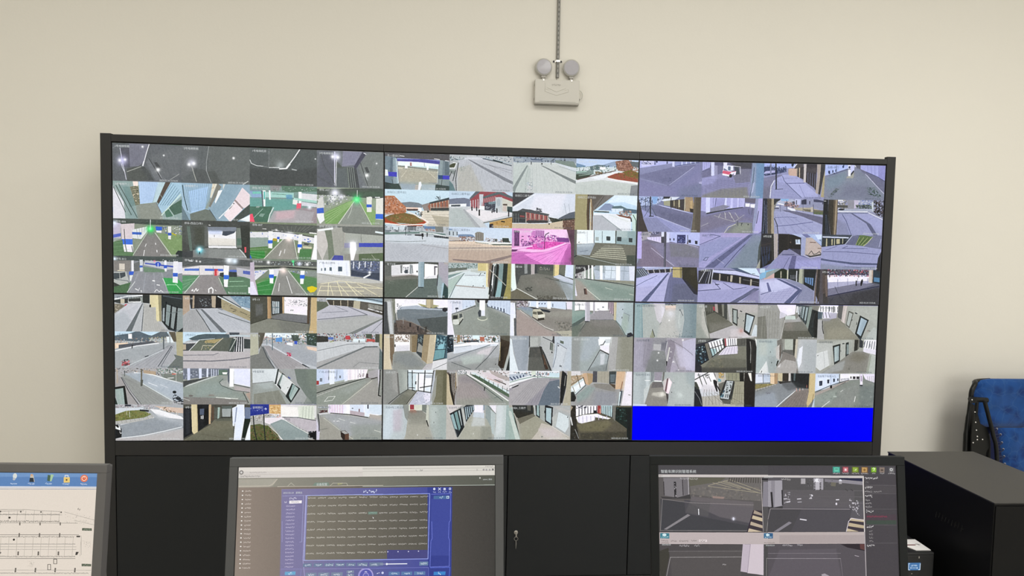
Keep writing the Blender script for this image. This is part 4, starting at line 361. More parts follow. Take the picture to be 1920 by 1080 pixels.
'120': 'b b4bac0;k 60 34 50585c,c8d0d8,8c9498,a0acb4 -15,-20 1015,-20 1015,138 -15,178;p c8d4dc 113,-20 313,-20 325,105 113,114;s 3c444c 8 3 124,44 313,46 124,114 313,116;p 50565c 352,-20 491,-20 492,128 352,124;s b0b8bc 6.9 7 358,34 486,29 358,124 486,119;p 6080a8 614,-20 793,-20 794,76 615,83;p 787c78 782,-20 905,-20 917,161 794,156;k 20 18 b88878,907068 626,53 782,67 783,146 637,132;p 78848c -15,118 80,135 75,195 -15,197;p 6c8480 -15,197 592,154 951,199 952,239 559,205 -15,257;l e8f0f4 13.7 548,186 749,197 1003,287;p c8d0d8 -15,257 504,257 1015,347 1015,557 -15,476;p b8bcc4 -15,456 1015,517 1015,1020 -15,1020;l 8c9498 9.1 14,436 337,443 638,411;l 98989c 6.9 572,514 999,618;s 9498a0/5 3.4 12 15,914 1001,878 504,456 998,437;s 9498a0/5 3.4 12 49,1012 731,988 14,555 214,507;p 404044 470,229 593,234 593,277 470,274;p 485054 761,247 1015,287 1015,337 772,306;k 20 14 787878,202428 761,247 1015,288 1015,328 772,306;l 202428 29.7 587,214 593,283;l 202428 10.3 584,284 588,363;l 282c30 14.9 662,191 660,291;l 3c4448 6.9 324,85 325,264;l 48545c 10.3 353,253 414,251',
'121': 'b c4d4e8-d4dcec;p 8098b8 -15,41 63,65 -15,137 -15,100;p 7088a8 143,211 244,197 368,202 426,280 155,291;p b8c4cc -15,97 136,112 132,252 -15,257;s 404850 13.7 3 13,137 131,142 13,227 132,232;p bcb4ac -15,257 172,290 172,390 -15,377;p 8c8880 413,161 453,123 498,127 549,155 551,376 426,371;s 746c64 9.1 4 436,160 543,155 438,360 545,356;k 60 18 a87058,8c7c78,c8a898,604c48 166,251 414,261 427,391 167,401;k 50 21 98908c,604c48,b8a8a0 562,275 743,308 1015,358 1015,409 563,395;p 38403c 846,284 948,280 961,400 858,394;l 304038 20.6 744,318 750,378;p dcc8b4 -15,397 404,391 1015,499 1015,560 -15,577;p c8b8a8 -15,517 1015,540 1015,1020 -15,1020;p bca898 -15,637 1015,621 1015,1020 -15,1020;p e0e0dc 404,391 1015,419 1015,489 745,489 518,447;p 485448 665,462 1015,449 1015,479 700,487;l 505c50 5.7 416,425 631,453;l 504440 8 9,397 268,387;l 7c7478 9.1 10,597 997,550;l a89890 5.7 10,497 518,498;s 90807c/5 3.4 14 24,998 956,966 235,428 791,467;s 98887c/5 3.4 8 11,657 997,621 13,999 1001,944;p 887874 579,939 1015,742 1015,802 636,1020 69,936 69,896',
'130': 'b 686c64;p 4c504c -15,44 1015,-20 1015,80 844,85 529,56 105,110 -15,234;p 646864 -15,114 105,110 100,391 -15,414;p f0f0f4 105,150 149,99 529,46 531,377 418,341 116,391;p d8d8dc 105,110 244,96 245,346 105,391;p 7c8080 244,96 278,94 273,325 250,326;p 90989c 393,80 423,79 424,340 390,331;k 26 14 606870,b0b4bc 283,144 384,141 385,322 306,324;p 485058 317,223 367,222 362,322 317,324;l 485054 9.1 429,99 441,320;e 383c3c 11,24 508,267;p b8b0b0 105,391 418,341 531,377 531,427 116,441;p f4f4ff 625,42 833,65 834,367 733,411 626,414;p e0e0e4 621,415 823,368 824,469 621,535;p 504c54 777,107 827,116 828,146 794,147 795,359 778,359;l c8c8c8 9.1 588,577 688,412;p 6c6c64 -15,454 418,371 531,397 532,700 342,1020 -15,1020;p 5c665c -15,554 509,458 510,700 342,1020 -15,1020;s 90908c/6 4.6 3 16,434 16,494 284,375 531,458;k 10 14 a0a098/6 61,533 150,530 150,610 61,613;p 606c68 610,475 824,448 827,1020 342,1020 521,710 611,707;s 707c74/6 4.6 4 622,576 623,980 813,529 804,975;l c0c4c0 11.4 521,700 336,988;p 8ca4b0 529,-20 619,-20 616,697 526,700;p a0b4bc 535,-20 563,-20 560,699 532,700;p 303c40 526,696 611,707 605,728 523,720;p a8a4b0 844,-20 1015,39 1015,726 937,586 846,367;p 98a8ac 846,327 926,566 1015,807 1015,1020 849,1020 825,731;p a0bcc8 904,587 937,566 906,1020 883,1020;p 304848 937,576 1015,787 1015,1020 906,1020;l 404048 12.6 834,347 825,650;p b0a8a0 934,-20 1015,-20 1015,39 934,42',
'131': 'b c4ccc8;p a4b0b0 -15,-20 523,-20 456,145 -15,200;k 100 18 506864,8ca4a8,b8c8cc,688078 -15,39 455,-20 456,145 -15,200;p 687068 -15,160 297,130 297,191 -15,281;l d0d4dc 9.1 15,321 127,237 354,189;p 7c9494 -15,361 241,253 354,229 276,353 -15,483;p d0dce0 241,253 456,185 593,282 634,1020 -15,1020 -15,462;p b0c4bc -15,483 252,293 119,621 -15,1020;s 8ca49c/5 3.4 8 16,503 19,969 264,293 108,642;l c8ccd0 5.7 16,473 252,273;p b8c0bc 354,189 456,185 570,262 525,284 354,249;l 5c6c70 9.1 252,293 119,621 25,989;l 283438 8 514,285 392,653 281,992;l a0a4ac 9.1 264,349 571,343;l a8a09c 18.3 119,641 586,698;p d8e4e8 242,374 571,364 562,628 153,620;p d4dce0 142,671 632,717 634,1020 53,1020;p d0c084 466,-20 602,-20 604,221 468,215;p e8d8a0 602,-20 631,-20 625,667 603,667;p b0a080 625,-20 654,-20 648,666 631,666;p 7c6858 654,-20 705,-20 677,706 649,707 630,504;p 3c3c3c 694,96 1015,-20 920,1020 645,1020 688,604;p 505c5c 740,75 773,-20 748,907 713,908;p d8e0e4 700,76 728,75 707,786 684,787;p 7c9494 808,-20 888,-20 860,700 760,948 799,296;p 8cb0b4 801,499 858,497 851,945 748,948;p b4a8a0 774,53 785,53 758,826 736,826;l 1c2424 25.1 705,56 656,869;l 141c1c 32 785,33 731,969;p 24302c 876,-20 945,-20 917,617 874,1020 829,1020 859,598;l a8a8a0 13.7 655,179 777,377 917,617;l 484c4c 16 688,624 714,949;p 9c9458 945,-20 1015,-20 1015,1020 874,1020 928,617;k 40 16 b0a464,8c8450,a89c60 945,-20 1015,-20 1015,941 886,1020 928,596;e 383838 9,16 576,283;e 383838 9,14 557,644',
'122': 'b e098d0;p c890c8 -15,56 34,55 28,518 -15,499;p 583060 34,55 120,72 119,495 39,498;s a060a0 6.9 4 41,135 115,132 44,437 119,434;p e8b0e0 126,61 309,64 310,185 234,490 125,495;p f0c8ec 297,44 963,-20 911,343 529,257 322,184;p b87cb8 377,41 515,45 518,277 379,182;p c878c0 309,64 377,51 379,222 310,205;s a05ca0 5.7 4 389,61 503,56 391,262 506,258;p e8a0d8 121,172 241,167 239,430 124,414;l 40204c 10.3 156,221 185,220;l 40204c 10.3 157,312 186,311;k 150 23 c04ca0,8c4c98,e888d0,a838a0,703080,f0a0e0 241,187 528,196 643,151 782,226 921,282 922,363 646,394 301,387;p 7c3c8c 701,230 909,242 922,363 738,350;k 60 27 a060a8,d080c8,704078 140,333 335,365 337,507 165,513;p e04cb0 325,447 530,358 853,365 762,470 476,582 223,572;k 150 30 e850b8,c838a0,f070c8,d848b0 246,530 416,403 645,353 830,376 705,493 441,584;k 30 34 b860b0,d070c0 393,403 508,399 498,541 406,524;l 40284c 8 529,237 522,571;l 40284c 11.4 523,237 539,155 590,103;l 6c3870 8 335,325 337,466;p f0b8e8 -15,559 337,466 337,507 29,599;p 603064 -15,600 98,597 75,648 -15,661;p f4b8e8 166,574 511,591 853,376 877,395 603,618 305,670 87,637;p d080c0 86,627 305,660 305,690 98,677;p c868b8 -15,681 534,661 877,405 958,402 1015,1020 -15,1020;p f08cdc 191,715 534,661 912,404 770,1020 539,1020 307,832;o f098e0 91 605,781;s 9c4898/6 3.4 9 650,657 935,403 10,923 770,978;s 9c4898/6 3.4 7 8,782 608,984 133,676 767,815;p b050a0/7 857,609 958,443 1015,1020 839,1020;p 604050 871,-20 1015,-20 1015,1020 967,1020 946,402 908,201;o 402838/7 69 955,199;o 604458/7 57 976,849',
'123': 'b 6c6c62;p e8f0f4 39,-20 311,-20 317,378 39,399;p c8dce4 323,-20 660,-20 666,365 328,357;p 8ca4a8 683,-20 1015,-20 1015,403 678,374;p b4c4c4/7 683,-20 858,-20 862,204 687,211;l 5c6470 9.1 317,33 323,378;l 404c4c 11.4 671,18 675,374;l 606870 8 448,27 454,352;l a8b4bc 5.7 207,47 212,372;p a0acac 343,194 395,192 397,304 344,296;p 303c40 517,167 583,170 583,288 522,283;p 2c383c 692,174 762,177 762,300 694,292;p 2c383c 883,199 944,205 944,323 885,315;l 303434 6.9 67,357 90,346;p 98a4b0 45,409 340,367 481,423 264,716 49,704;p bcc8d0/7 45,419 305,389 295,470 46,500;p 6c6c60 340,367 690,384 1015,413 1015,1020 865,940 231,779 264,696;p 5c5f52 -15,726 289,776 865,940 866,1020 -15,1020;s b0b09c 13.7 6 436,516 271,746 798,513 862,817;s 98988c 6.9 3 492,422 447,485 761,432 791,482;l 98a09c 10.3 49,704 266,798 677,947;l 6c7884 9.1 100,620 227,575;p 545c58 -15,-20 -15,-20 38,724 -15,766;l 20242c 11.4 -2,777 50,724;p 444c44 860,695 1015,690 1015,1020 865,1020',
'132': 'b 6c6c66;p 484c4c 68,-20 678,-20 682,308 404,255 152,325 76,694;s 98988c/8 6.9 7 448,91 609,86 455,172 610,147;k 12 14 c0b8a0,787868 436,71 621,65 622,167 449,172;p 909494 206,-20 257,-20 260,270 214,272;p b4acac 313,-20 376,-20 376,297 318,289;p 383c40 378,-20 407,-20 410,255 379,256;p 585c54 415,174 680,185 670,308 427,255;p e0cc90 678,-20 770,-20 763,325 673,318;p 9c9870 673,308 678,-20 701,-20 696,317;p 686c60 770,-20 875,-20 862,343 768,264;p d0dcf4 875,-20 1015,-20 1015,400 862,343;l 303840 9.1 774,264 880,352 991,400;p c0c8d8 774,284 1015,441 1015,564 659,349;p 74746c 163,324 404,276 671,328 874,752 901,1020 425,1020 110,693;p 807c74/6 314,401 683,389 851,773 433,683;p a4b0bc 765,428 1015,523 1015,1020 924,1020 850,732;p 8c9494/7 683,389 894,546 1015,749 959,1020;l 3c443c 5.7 544,363 777,468 993,564;l 484c48 4.6 614,412 777,448;p e0f0ec -15,-20 57,-20 66,327 93,693 42,787 -15,768 -15,390;p 98a8a8 -15,768 -15,594 30,756;p 6c6858 -15,798 110,713 414,1020 -15,1020;l d8dcd0 11.4 99,693 425,991;k 14 34 383c38/8,50524c/8 225,649 340,645 341,768 238,771;k 60 23 403c34/7,58584c/7 412,888 713,880 854,1020 460,1020;p e8e8f0 1015,-20 1015,-20 1015,583 1015,870 1015,891 1015,584;p b0b8c8 1015,564 1015,768 1015,1020 1015,1020',
'133': 'b 88948c;p 2c2c30 31,-20 386,-20 179,169 64,254 35,296;s e8e4ec 10.3 8 41,255 190,148 42,357 194,393;k 24 16 c0b8b8,605860 41,255 145,231 147,374 43,378;p b0bccc 317,41 1015,-20 1015,430 358,409;p d0dce8 492,-20 679,-20 685,357 509,363;p 98a4ac 351,-20 503,-20 506,219 353,122;s 8c98a4 6.9 5 515,34 937,20 509,363 921,412;l 7c8890 5.7 318,123 998,152;p f0f0f8 235,-20 256,-20 266,391 241,382;p f4f8ff 287,-20 319,-20 329,410 297,400;p ecf4fc 423,-20 474,-20 481,436 438,427;p f0f4fc 688,-20 760,-20 767,495 696,480;p d8dcec 901,-20 1015,-20 1015,420 921,412;p f0ecf0 178,87 195,86 203,373 182,373;p 8c8c7c 334,399 1015,430 1015,533 475,446;l 182024 9.1 182,384 475,446 758,510 995,575;s e8ece8 12.6 2 265,422 995,605 265,422 996,610;p 8c9c94 66,398 241,412 1015,636 1015,1020 438,1020 174,558 79,479;p 788c84/7 243,495 1015,719 1015,1020 483,858;p 9c948c 37,398 125,457 415,1020 47,1020;l dcdcd0 8 192,640 450,993;l d4d8cc 5.7 526,630 644,688;l d4d8cc 5.7 917,794 1000,833;p d8d8ec 31,378 40,583 74,870 62,891 39,871;p 3c302c 175,671 216,660 237,834 190,835;p 6c5048 199,671 220,670 234,824 211,835;e 303038 16,28 44,347',
'400': 'b 5c6468;p 909490 -15,-20 166,-20 170,530 139,1020 -15,1020;p c0c4c8 49,87 99,85 156,1020 100,1020 57,391;p 484c50 -15,88 43,87 52,533 88,1020 -15,1020;s 9c9c98 5.7 3 110,44 116,44 145,978 161,978;p 7c8070 116,-20 166,-20 181,591 153,592;p f0ecf8 166,-20 656,-20 657,212 494,196 236,346 174,408;p ece8f8 769,-20 1015,-20 1015,223 855,248 770,148;k 20 14 d4d0d8,e0dce4 290,-20 650,-20 628,91 324,99;p a8b4c4 246,223 516,175 675,252 969,265 1015,366 225,427;p 707c84 202,306 404,280 969,306 1015,509 1015,939 770,1020 588,764 204,611;p 505858 519,562 1015,468 1015,959 770,1020 588,785;p a8a46c 527,124 663,171 657,222 584,194;p a8a470 770,148 866,176 788,239 742,251;p c4b48c 659,-20 772,-20 770,189 720,251 663,232;p a89c78 729,-20 772,-20 770,199 725,241;e 282830 39,59 955,286;l 202428 10.3 201,148 218,153;k 10 14 485058,b0b8c0 190,184 280,182 269,324 202,326;p 4c4440 159,673 429,646 770,1020 161,1020;p 6c5c54 181,611 327,587 588,764 521,929 228,936;k 50 27 54483e,6c6058,484440 171,693 633,784 747,954 184,1020;l 8c8478 9.1 215,570 429,646 656,844 747,924;l c8c8c0 12.6 185,327 204,590;l 8c8c8c 11.4 299,527 303,690;p 302c2c 398,671 425,670 425,788 398,779;p 302c2c 520,766 548,765 543,888 521,888;p 383430 650,773 672,772 668,926 651,926;l 889094/7 6.9 405,402 676,416 812,514',
'401': 'b 8c928e;p d8dcec -15,-20 422,-20 446,129 72,405 -15,305;p c8d8f0 229,-20 434,-20 423,150 230,278;s b4c0d8 5.7 7 81,37 400,28 83,384 412,150;p 3c4458 122,230 167,219 173,270 122,271;l 505868 6.9 139,260 142,342;l 788498 6.9 287,195 315,184;l 788498 6.9 355,162 372,162;p c4d4ec 628,-20 1015,-20 1015,442 883,343 629,165;s a8b8d4 5.7 8 651,21 995,11 640,144 986,381;s 303c58 16 5 703,163 899,240 704,204 900,332;l 283050 10.3 629,124 641,195;p 303038 456,-20 651,-20 628,83 480,67;p 788480 457,88 503,66 503,189 469,190;p 909890 72,426 458,190 504,209 629,206 1015,463 1015,1020 122,1020;p a0a49c 72,405 435,170 435,211 220,360 84,466;p a4a8a0/7 641,185 883,353 1015,422 1015,484 768,325;p 7c847c/7 630,226 1015,504 1015,1020 727,1020 655,554;k 90 23 989488/6,848c84/6,8c8880/6 120,711 1015,587 1015,957 156,1020;l 303840 6.9 72,405 446,170;l 50585c 6.9 641,175 825,283 998,422;p f0f0fc 504,-20 596,-20 597,443 534,444 533,291 506,271;p 404850 506,271 529,291 534,496 500,496 482,353;e c8ccb8 80,63 557,520;e 848c80 69,51 557,505;p dce0f0 533,291 596,289 597,449 534,444;p 7c806c 72,446 152,424 231,360 255,503 177,709 86,711;p d0d4cc 85,568 175,546 188,689 131,710 86,691;p b0b4a8 169,403 242,370 255,523 182,648;p 303434 89,446 158,444 153,542 85,548;p 505858 186,402 231,391 238,483 187,525;l 202424 13.7 182,709 244,544;p e4e0f0 -15,-20 59,160 67,548 116,1020 -15,1020',
'410': 'b a0a4a0;p f0ece8 167,-20 409,-20 412,481 170,506;k 60 18 785c48,988070,d0c0b0,5c4c40 173,-20 403,-20 405,206 174,211;p f4f0f4 174,221 408,206 406,461 182,486;p c8c8d4/7 186,323 405,298 407,481 187,496;p d8c8a8 -15,-20 89,-20 99,670 140,1020 -15,1020;s bcb090/6 6.9 4 16,42 83,40 22,997 123,995;p 7c6850 92,-20 156,-20 165,506 143,670 139,914 104,670;p 382c20 169,283 186,292 186,364 169,354;p 90948e 176,486 412,461 571,682 663,824 776,801 754,1020 157,1020 143,588;p 7c8488/6 187,526 435,522 640,865 415,950 166,751;p d8d8dc 775,760 1015,675 1015,1020 743,1020;p b8b4b8 674,844 776,801 754,1020 596,1020;l 484c50 5.7 777,985 997,798;p 988c74 409,-20 533,-20 519,479 440,491 412,441;p 887452 443,53 533,-20 514,500 446,501;p 3c4448 533,-20 635,-20 605,682 514,520;k 14 21 7c9498,5c6c6c,202828 533,51 624,49 613,233 534,234;p 989890 546,234 614,335 604,519 525,479;p a08c68 629,-20 725,-20 685,823 594,702;p c8b898 725,-20 821,-20 818,331 770,801 674,834 695,537;p e0d0a8 804,-20 825,-20 823,208 800,208;p 406070 827,-20 1015,41 1015,655 781,740 807,413;k 60 27 5898a8,30505c,88bcc8,98c8d4,204050 833,44 1015,41 966,409 813,412;p 80c0d0 863,289 953,246 943,410 852,412;p 68a0a8 813,433 966,420 956,655 787,730;l 203038 8 807,429 977,405;l 203038 8 956,655 998,123;l 203038 9.1 781,740 956,659;k 3 11 484c4c 161,761 195,760 195,801 161,801',
'411': 'b b0b4b8;p d0dce4 99,-20 819,-20 820,187 101,243;k 130 27 8c6c4c,586854,b0786c,48545c,e0e0e8,a4aab4 99,-20 819,-20 832,187 101,233;p a08058 156,-20 202,-20 203,200 157,201;p c06850 521,40 590,48 591,171 522,163;p d8f0f8 407,-20 510,-20 510,112 408,114;p 283440 260,158 499,143 499,184 260,199;p 485c50 727,45 774,85 763,188 717,148;p f0eef8 101,284 431,195 820,208 821,249 204,405 102,417;p d0d8e4 101,325 775,240 821,269 639,438 103,530;p a8acb0 -15,593 661,314 821,290 837,845 826,1020 -15,1020;p e0d4dc/7 524,440 729,312 662,560 456,544;p 8c8f8c/7 -15,777 835,619 838,1020 -15,1020;p b4c4bc/7 206,630 605,520 550,768 265,855;l 384044 6.9 809,270 640,643 454,975;l 788088 13.7 25,705 364,463 683,272;l 8c98a4 6.9 102,366 375,299;l 3c4448 5.7 71,776 380,976;s a8acac/5 3.4 7 25,736 776,394 72,940 802,846;p 202c38 -15,-20 94,-20 102,468 -15,521;k 16 21 486878,182028,88a4b4 -15,40 88,39 91,468 -15,490;p 403428 848,-20 1015,60 962,637 895,1020 814,846 845,413;p 302820 844,310 913,309 884,1020 825,866;p a8b0ac 1015,287 1015,307 1015,637 918,1020 895,1020 950,637;p 283030 1015,452 1015,719 1015,1020 941,1020;l c8b880 8 849,187 842,722;p 585448 830,-20 1015,-20 1015,184 866,104;k 3 14 303030 768,805 790,805 791,846 768,836',
'402': 'b 8c8884;k 40 23 8c8490,c8c0d4,604c58,e4dcf0 84,-20 281,-20 282,188 109,172;p dce4f8 281,-20 1015,-20 1015,231 675,177 293,167;p c8d8f0 327,-20 895,-20 897,233 652,178 328,156;s 303c68 17.1 3 356,73 397,78 356,73 397,78;s 303868 20.6 3 460,70 556,67 464,76 559,73;p f4f8ff 417,-20 454,-20 453,204 418,195;p f0f4ff 593,-20 654,-20 653,271 595,262;p 78849c 674,64 692,63 693,166 675,157;l 304070 6.9 302,43 299,146;p e4dcec 907,-20 1015,-20 1015,221 914,222;l 484c60 8 901,37 908,233;p 8ca0a4 98,214 328,166 364,309 353,454 214,313;p 7c8cb0/7 132,151 351,207 363,268 213,252;p 88847c 513,202 1015,272 1015,852 797,856 540,656 482,575 538,367;p 9c9c90/6 537,326 1015,252 1015,459 678,466;k 60 30 706c60/7,948f84/7,585c54/7 702,569 1015,583 1015,832 797,836;p a4948e 87,276 167,253 365,495 541,738 739,878 798,1020 115,1020 89,584;l d0ccc4 10.3 156,274 365,516 564,738 704,828;l 60645c 5.7 179,273 377,536 564,759 681,859;p b0ac98 704,859 1015,831 1015,1020 868,1020 774,898;p 202c38 282,167 606,251 653,291 630,323 444,266;p c0bca4 380,227 479,224 526,305 561,366 556,490 470,554 435,514 365,454 358,289;p d8d8c8 445,390 561,377 562,449 458,493;p 484840 433,297 508,295 538,367 445,394;p 686858 364,299 427,308 428,390 364,371;p 38342c 446,493 550,470 551,532 447,565;l 2c2824 9.1 359,454 447,555;p e0e4f8 -15,52 73,50 87,317 94,481 60,503 69,1020 -15,1020;p 585c60 60,503 100,502 104,1020 75,1020;l 404c60 9.1 85,91 94,481',
'403': 'b 80847c;p f4f0f8 -15,-20 608,-20 610,235 399,261 141,227 -15,282;p 8ca0a0 -15,-20 41,-20 43,281 -15,282;p 8c9498 111,62 123,61 124,248 112,248;e 687080 16,16 504,144;l 3c4450 5.7 410,203 440,202;p 7c9890 -15,282 200,246 341,325 214,453 -15,686;p 94aca0/6 -15,293 200,267 143,372 -15,437;p 50605c -15,665 202,432 272,431 98,663 -15,748;p 98949c 295,347 434,240 599,256 682,399 683,503 296,513;p 75746c 226,598 296,523 707,523 852,937 101,1020 169,724;p 84807c/7 296,534 695,524 767,689 380,719;l 4c5450 10.3 78,985 204,660 238,556;p 687468 -15,748 191,599 90,1020 -15,1020;l 5c6064 5.7 302,513 683,503;p b4b0bc 208,-20 286,-20 296,554 212,557;p d0ccdc 208,-20 227,-20 238,556 214,556;p 2c3434 212,552 296,554 273,576 215,581;p b0acb8 341,-20 368,-20 370,324 343,325;p c0a8b8 579,-20 679,-20 682,378 611,276;s 4c4450 10.3 4 591,17 667,15 592,214 676,379;p c4b890 679,-20 726,-20 719,523 683,503;p a0b4b8 726,-20 1015,-20 1015,954 875,936 719,523;p b0c0c8 726,-20 844,-20 826,708 730,523;p 9cb0a8 835,312 935,372 921,706 875,915 803,709;l 687078 5.7 846,301 935,361 925,539;l 303434 9.1 818,417 815,458;l 4c5c5c 9.1 719,534 803,709 875,936;p 202430 910,894 969,861 1015,954 899,1020;l b4bcc4 9.1 776,334 772,543;e 303c48 8,14 825,198',
'412': 'b a8acb0;p 9aa4b0 35,39 300,-20 304,466 285,1020 146,1020 49,306;p 8894a0/6 219,-20 300,-20 300,714 204,1020;p d8e4ec -15,50 30,100 62,512 146,1020 -15,1020;p 9ca09c 317,-20 497,-20 493,297 325,311;p b0b4b0 323,43 451,40 452,277 325,290;p 404448 306,-20 323,-20 325,301 308,342;p 5c5e58 320,321 499,307 690,1020 296,1020;p 4c4e4a 326,342 476,329 525,607 305,611;k 16 30 686058/6,54564e/6 338,383 476,380 572,709 329,713;p 2c3030 499,297 522,317 690,1020 667,1020;p 30302c 476,298 499,297 620,957 574,957;p c87850 548,648 571,647 596,812 561,813;p 584030 524,524 547,544 626,936 585,947 536,606;l 3c2820 16 579,833 608,936;p b0b4b4 497,-20 706,-20 730,189 690,914 523,359;p b8c4d0 706,-20 1015,-20 1015,1020 690,1020 731,292;p c4ccd4 765,188 929,351 907,496 853,1020 702,1020;s a8b0b8 6.9 2 777,209 918,361 713,914 841,974;l 6c7484 8 765,188 924,361;l 6c7484 6.9 765,188 745,603 701,893;p 606c60 811,115 869,145 870,223 812,187;p 707870 654,170 701,210 697,428 645,387;l 484c4c 8 658,170 650,377;l 40444c 10.3 532,28 683,149 706,24;p 38383c 694,-20 719,-20 721,210 689,190;l 303030 18.3 680,449 686,480;k 4 16 40444c 777,250 795,250 795,291 777,292;k 6 14 383c44 805,829 840,839 841,891 806,881',
'413': 'b a0a29e;p 9ca8a8 -15,-20 453,-20 467,361 273,1020 -15,1020;p a4b0bc/7 218,-20 453,-20 455,278 271,697 131,700;p 8c8e8c/7 -15,39 148,-20 133,1020 -15,1020;p e8f0fc 441,-20 646,-20 619,254 466,257;p e8e4f0 461,257 619,233 615,483 467,371;p c8d0d4 547,68 641,66 630,181 536,183;l 30383c 11.4 472,240 513,225 547,120;p ecf4fa 430,71 547,47 513,173 443,257;l 202428 13.7 467,378 610,508;p 9ca8ac 468,413 610,525 579,1020 273,1020;p d0d4dc/8 468,486 551,484 530,818 471,819;p 7c8484/7 296,905 588,775 579,1020 273,1020;l 2c3038 8 465,378 365,696 268,988;p 949488 652,-20 1015,-20 1015,1020 590,1020 621,483;p a8a8a8 646,-20 758,-20 720,960 602,1020 615,483;p 8c8c7c 805,-20 1015,-20 1015,1020 814,959;p c8d0cc 646,-20 664,-20 643,274 633,441;l 2c3034 5.7 610,525 567,973',
'420': 'b 90928e;p 8c8e8a -15,-20 225,-20 251,708 85,1020 -15,955;p 9c9c98 135,98 225,56 246,688 149,546;p 98a09a 230,-20 376,-20 386,564 263,718;p b0b8b0/7 303,55 371,54 380,564 318,565;p 70706c 208,97 231,97 263,718 235,708;p 747668 96,1020 263,728 397,564 521,603 377,1020;p 8c8c7c/7 308,707 420,584 510,603 443,747;p dce8f4 382,-20 794,-20 759,641 385,543;p f0ecf8 563,113 642,132 640,602 549,582;p f0f0f8 665,193 767,191 758,457 656,479;p b8ccd4 382,54 461,53 464,522 397,543;p c8dce4 461,94 552,92 510,603 464,542;p f4f4ff 518,134 552,133 544,582 515,562;p b4bcc8 654,152 778,150 779,232 654,234;l 1c2428 11.4 382,23 388,554;l 1c2428 11.4 452,22 459,583;l 2c3438 9.1 382,85 789,99;l 1c2428 10.3 552,92 549,603;l 1c2428 13.7 655,19 640,632;l 1c2428 10.3 789,17 748,652;l 1c2428 12.6 577,511 769,453;l 1c2428 10.3 544,593 759,651;l 1c2428 9.1 453,583 510,613;l 181c20 16 512,338 509,409;p ecf0f4 589,561 634,561 628,592 583,582;l 282c30 11.4 402,513 498,518;p b8bcd0 533,613 748,662 744,1020 400,1020;p e0dcf0 646,663 748,682 738,887 671,949 635,745;k 24 30 989cb0/7,d0d4e4/7 510,664 737,682 727,1020 456,1020;p ccc8bc 521,603 549,593 399,951 366,1020;l 30342c 9.1 533,603 371,972;l 303430 9.1 85,975 252,718 397,553;p b4bcc8 795,89 823,-20 804,641 761,1020 750,948 759,621;p 78765c 823,-20 1015,-20 1015,1020 761,1020 804,600;p 646248 947,-20 1015,-20 1015,1020 931,1020;p 989a90 802,334 846,129 828,743 773,1020 760,846',
'421': 'b 9c9a9c;p d8d4d8 175,-20 1015,-20 1015,586 323,101 187,124;k 60 27 a08c88,584c48,c0b8b0,707c78 380,-20 1015,-20 1015,318 667,199;p b0a4a0 666,-20 1015,215 1015,318 736,157;l 5c5450 16 690,199 944,401;l 8c7468 8 644,138 898,319;l b87860 6.9 645,220 852,361;p d8c8d0 552,57 689,75 898,278 668,240;k 26 18 e8ecec,385058,283838 181,-20 323,-20 312,112 187,124;p 98988e 153,145 312,101 1015,896 1015,1020 153,1020;p 989094 187,165 312,122 590,529 741,795 158,801;p a89c98/6 154,329 440,387 672,775 158,842;p 8c988e/7 554,386 1015,896 1015,1020 742,939;s 787474/5 3.4 15 165,206 393,182 159,975 926,938;l e4ece4 18.3 324,112 612,406 988,875;l 3c4c48 8 312,132 578,447 902,876;p 506850 358,101 553,180 1015,710 1015,793 554,324;k 60 18 5c7c54,405840,788c6c 392,121 553,201 1015,690 1015,793 554,324;p c8dce0 380,70 437,69 1015,628 1015,689 553,221;s 3c5048 6.9 9 380,59 968,504 381,121 963,628;l 282c30 14.9 606,478 601,580;l 5c6868 6.9 764,795 832,753;p 584c44 -15,65 164,83 166,452 134,740 125,1020 78,843 29,331;s b8b4ac 6.9 4 62,105 141,104 101,781 145,596;p c4b490 -15,45 34,167 53,536 113,1020 -15,1020;p 282420 33,106 62,105 82,535 136,1020 113,1020 54,597;p b8b0a8 147,83 175,83 178,452 155,473;l d8b880 5.7 146,42 144,534',
'430': 'b b0b0a8;p b4c0c4 -15,-20 389,-20 402,360 382,768 316,1020 -15,1020;p c8d8e4/7 40,77 254,-20 223,565 91,1020 -15,933;p bcaebc/7 153,157 310,115 292,769 157,769;p 8c928c 310,-20 400,-20 413,319 392,482 346,360;p d0d4c0 406,-20 614,-20 615,154 407,166;p a86858 423,155 514,151 514,179 424,180;p a83440 425,-20 485,-20 489,138 426,139;p 788078 614,-20 688,-20 678,235 616,174;p 86847a 407,180 615,170 678,276 674,399 391,401;p a06c58/6 424,176 536,165 526,236 424,237;p a4a294 391,401 674,399 755,767 791,1020 350,1020;p 8c8c80/7 413,237 672,235 697,562 404,564;p c4c8b8 694,-20 722,71 715,624 680,440;p 1c1c1c 680,450 697,440 726,634 709,614;p a4b0ac 722,-20 1015,-20 1015,1020 802,1020 743,665;p b8c4c0/7 739,71 853,70 833,562 754,562;p 98a8a4/7 898,-20 1015,-20 1015,1020 882,1020;l 303838 6.9 805,490 805,531;e e8ece8 9,16 547,870;k 4 11 485050 825,193 836,193 837,234 825,234',
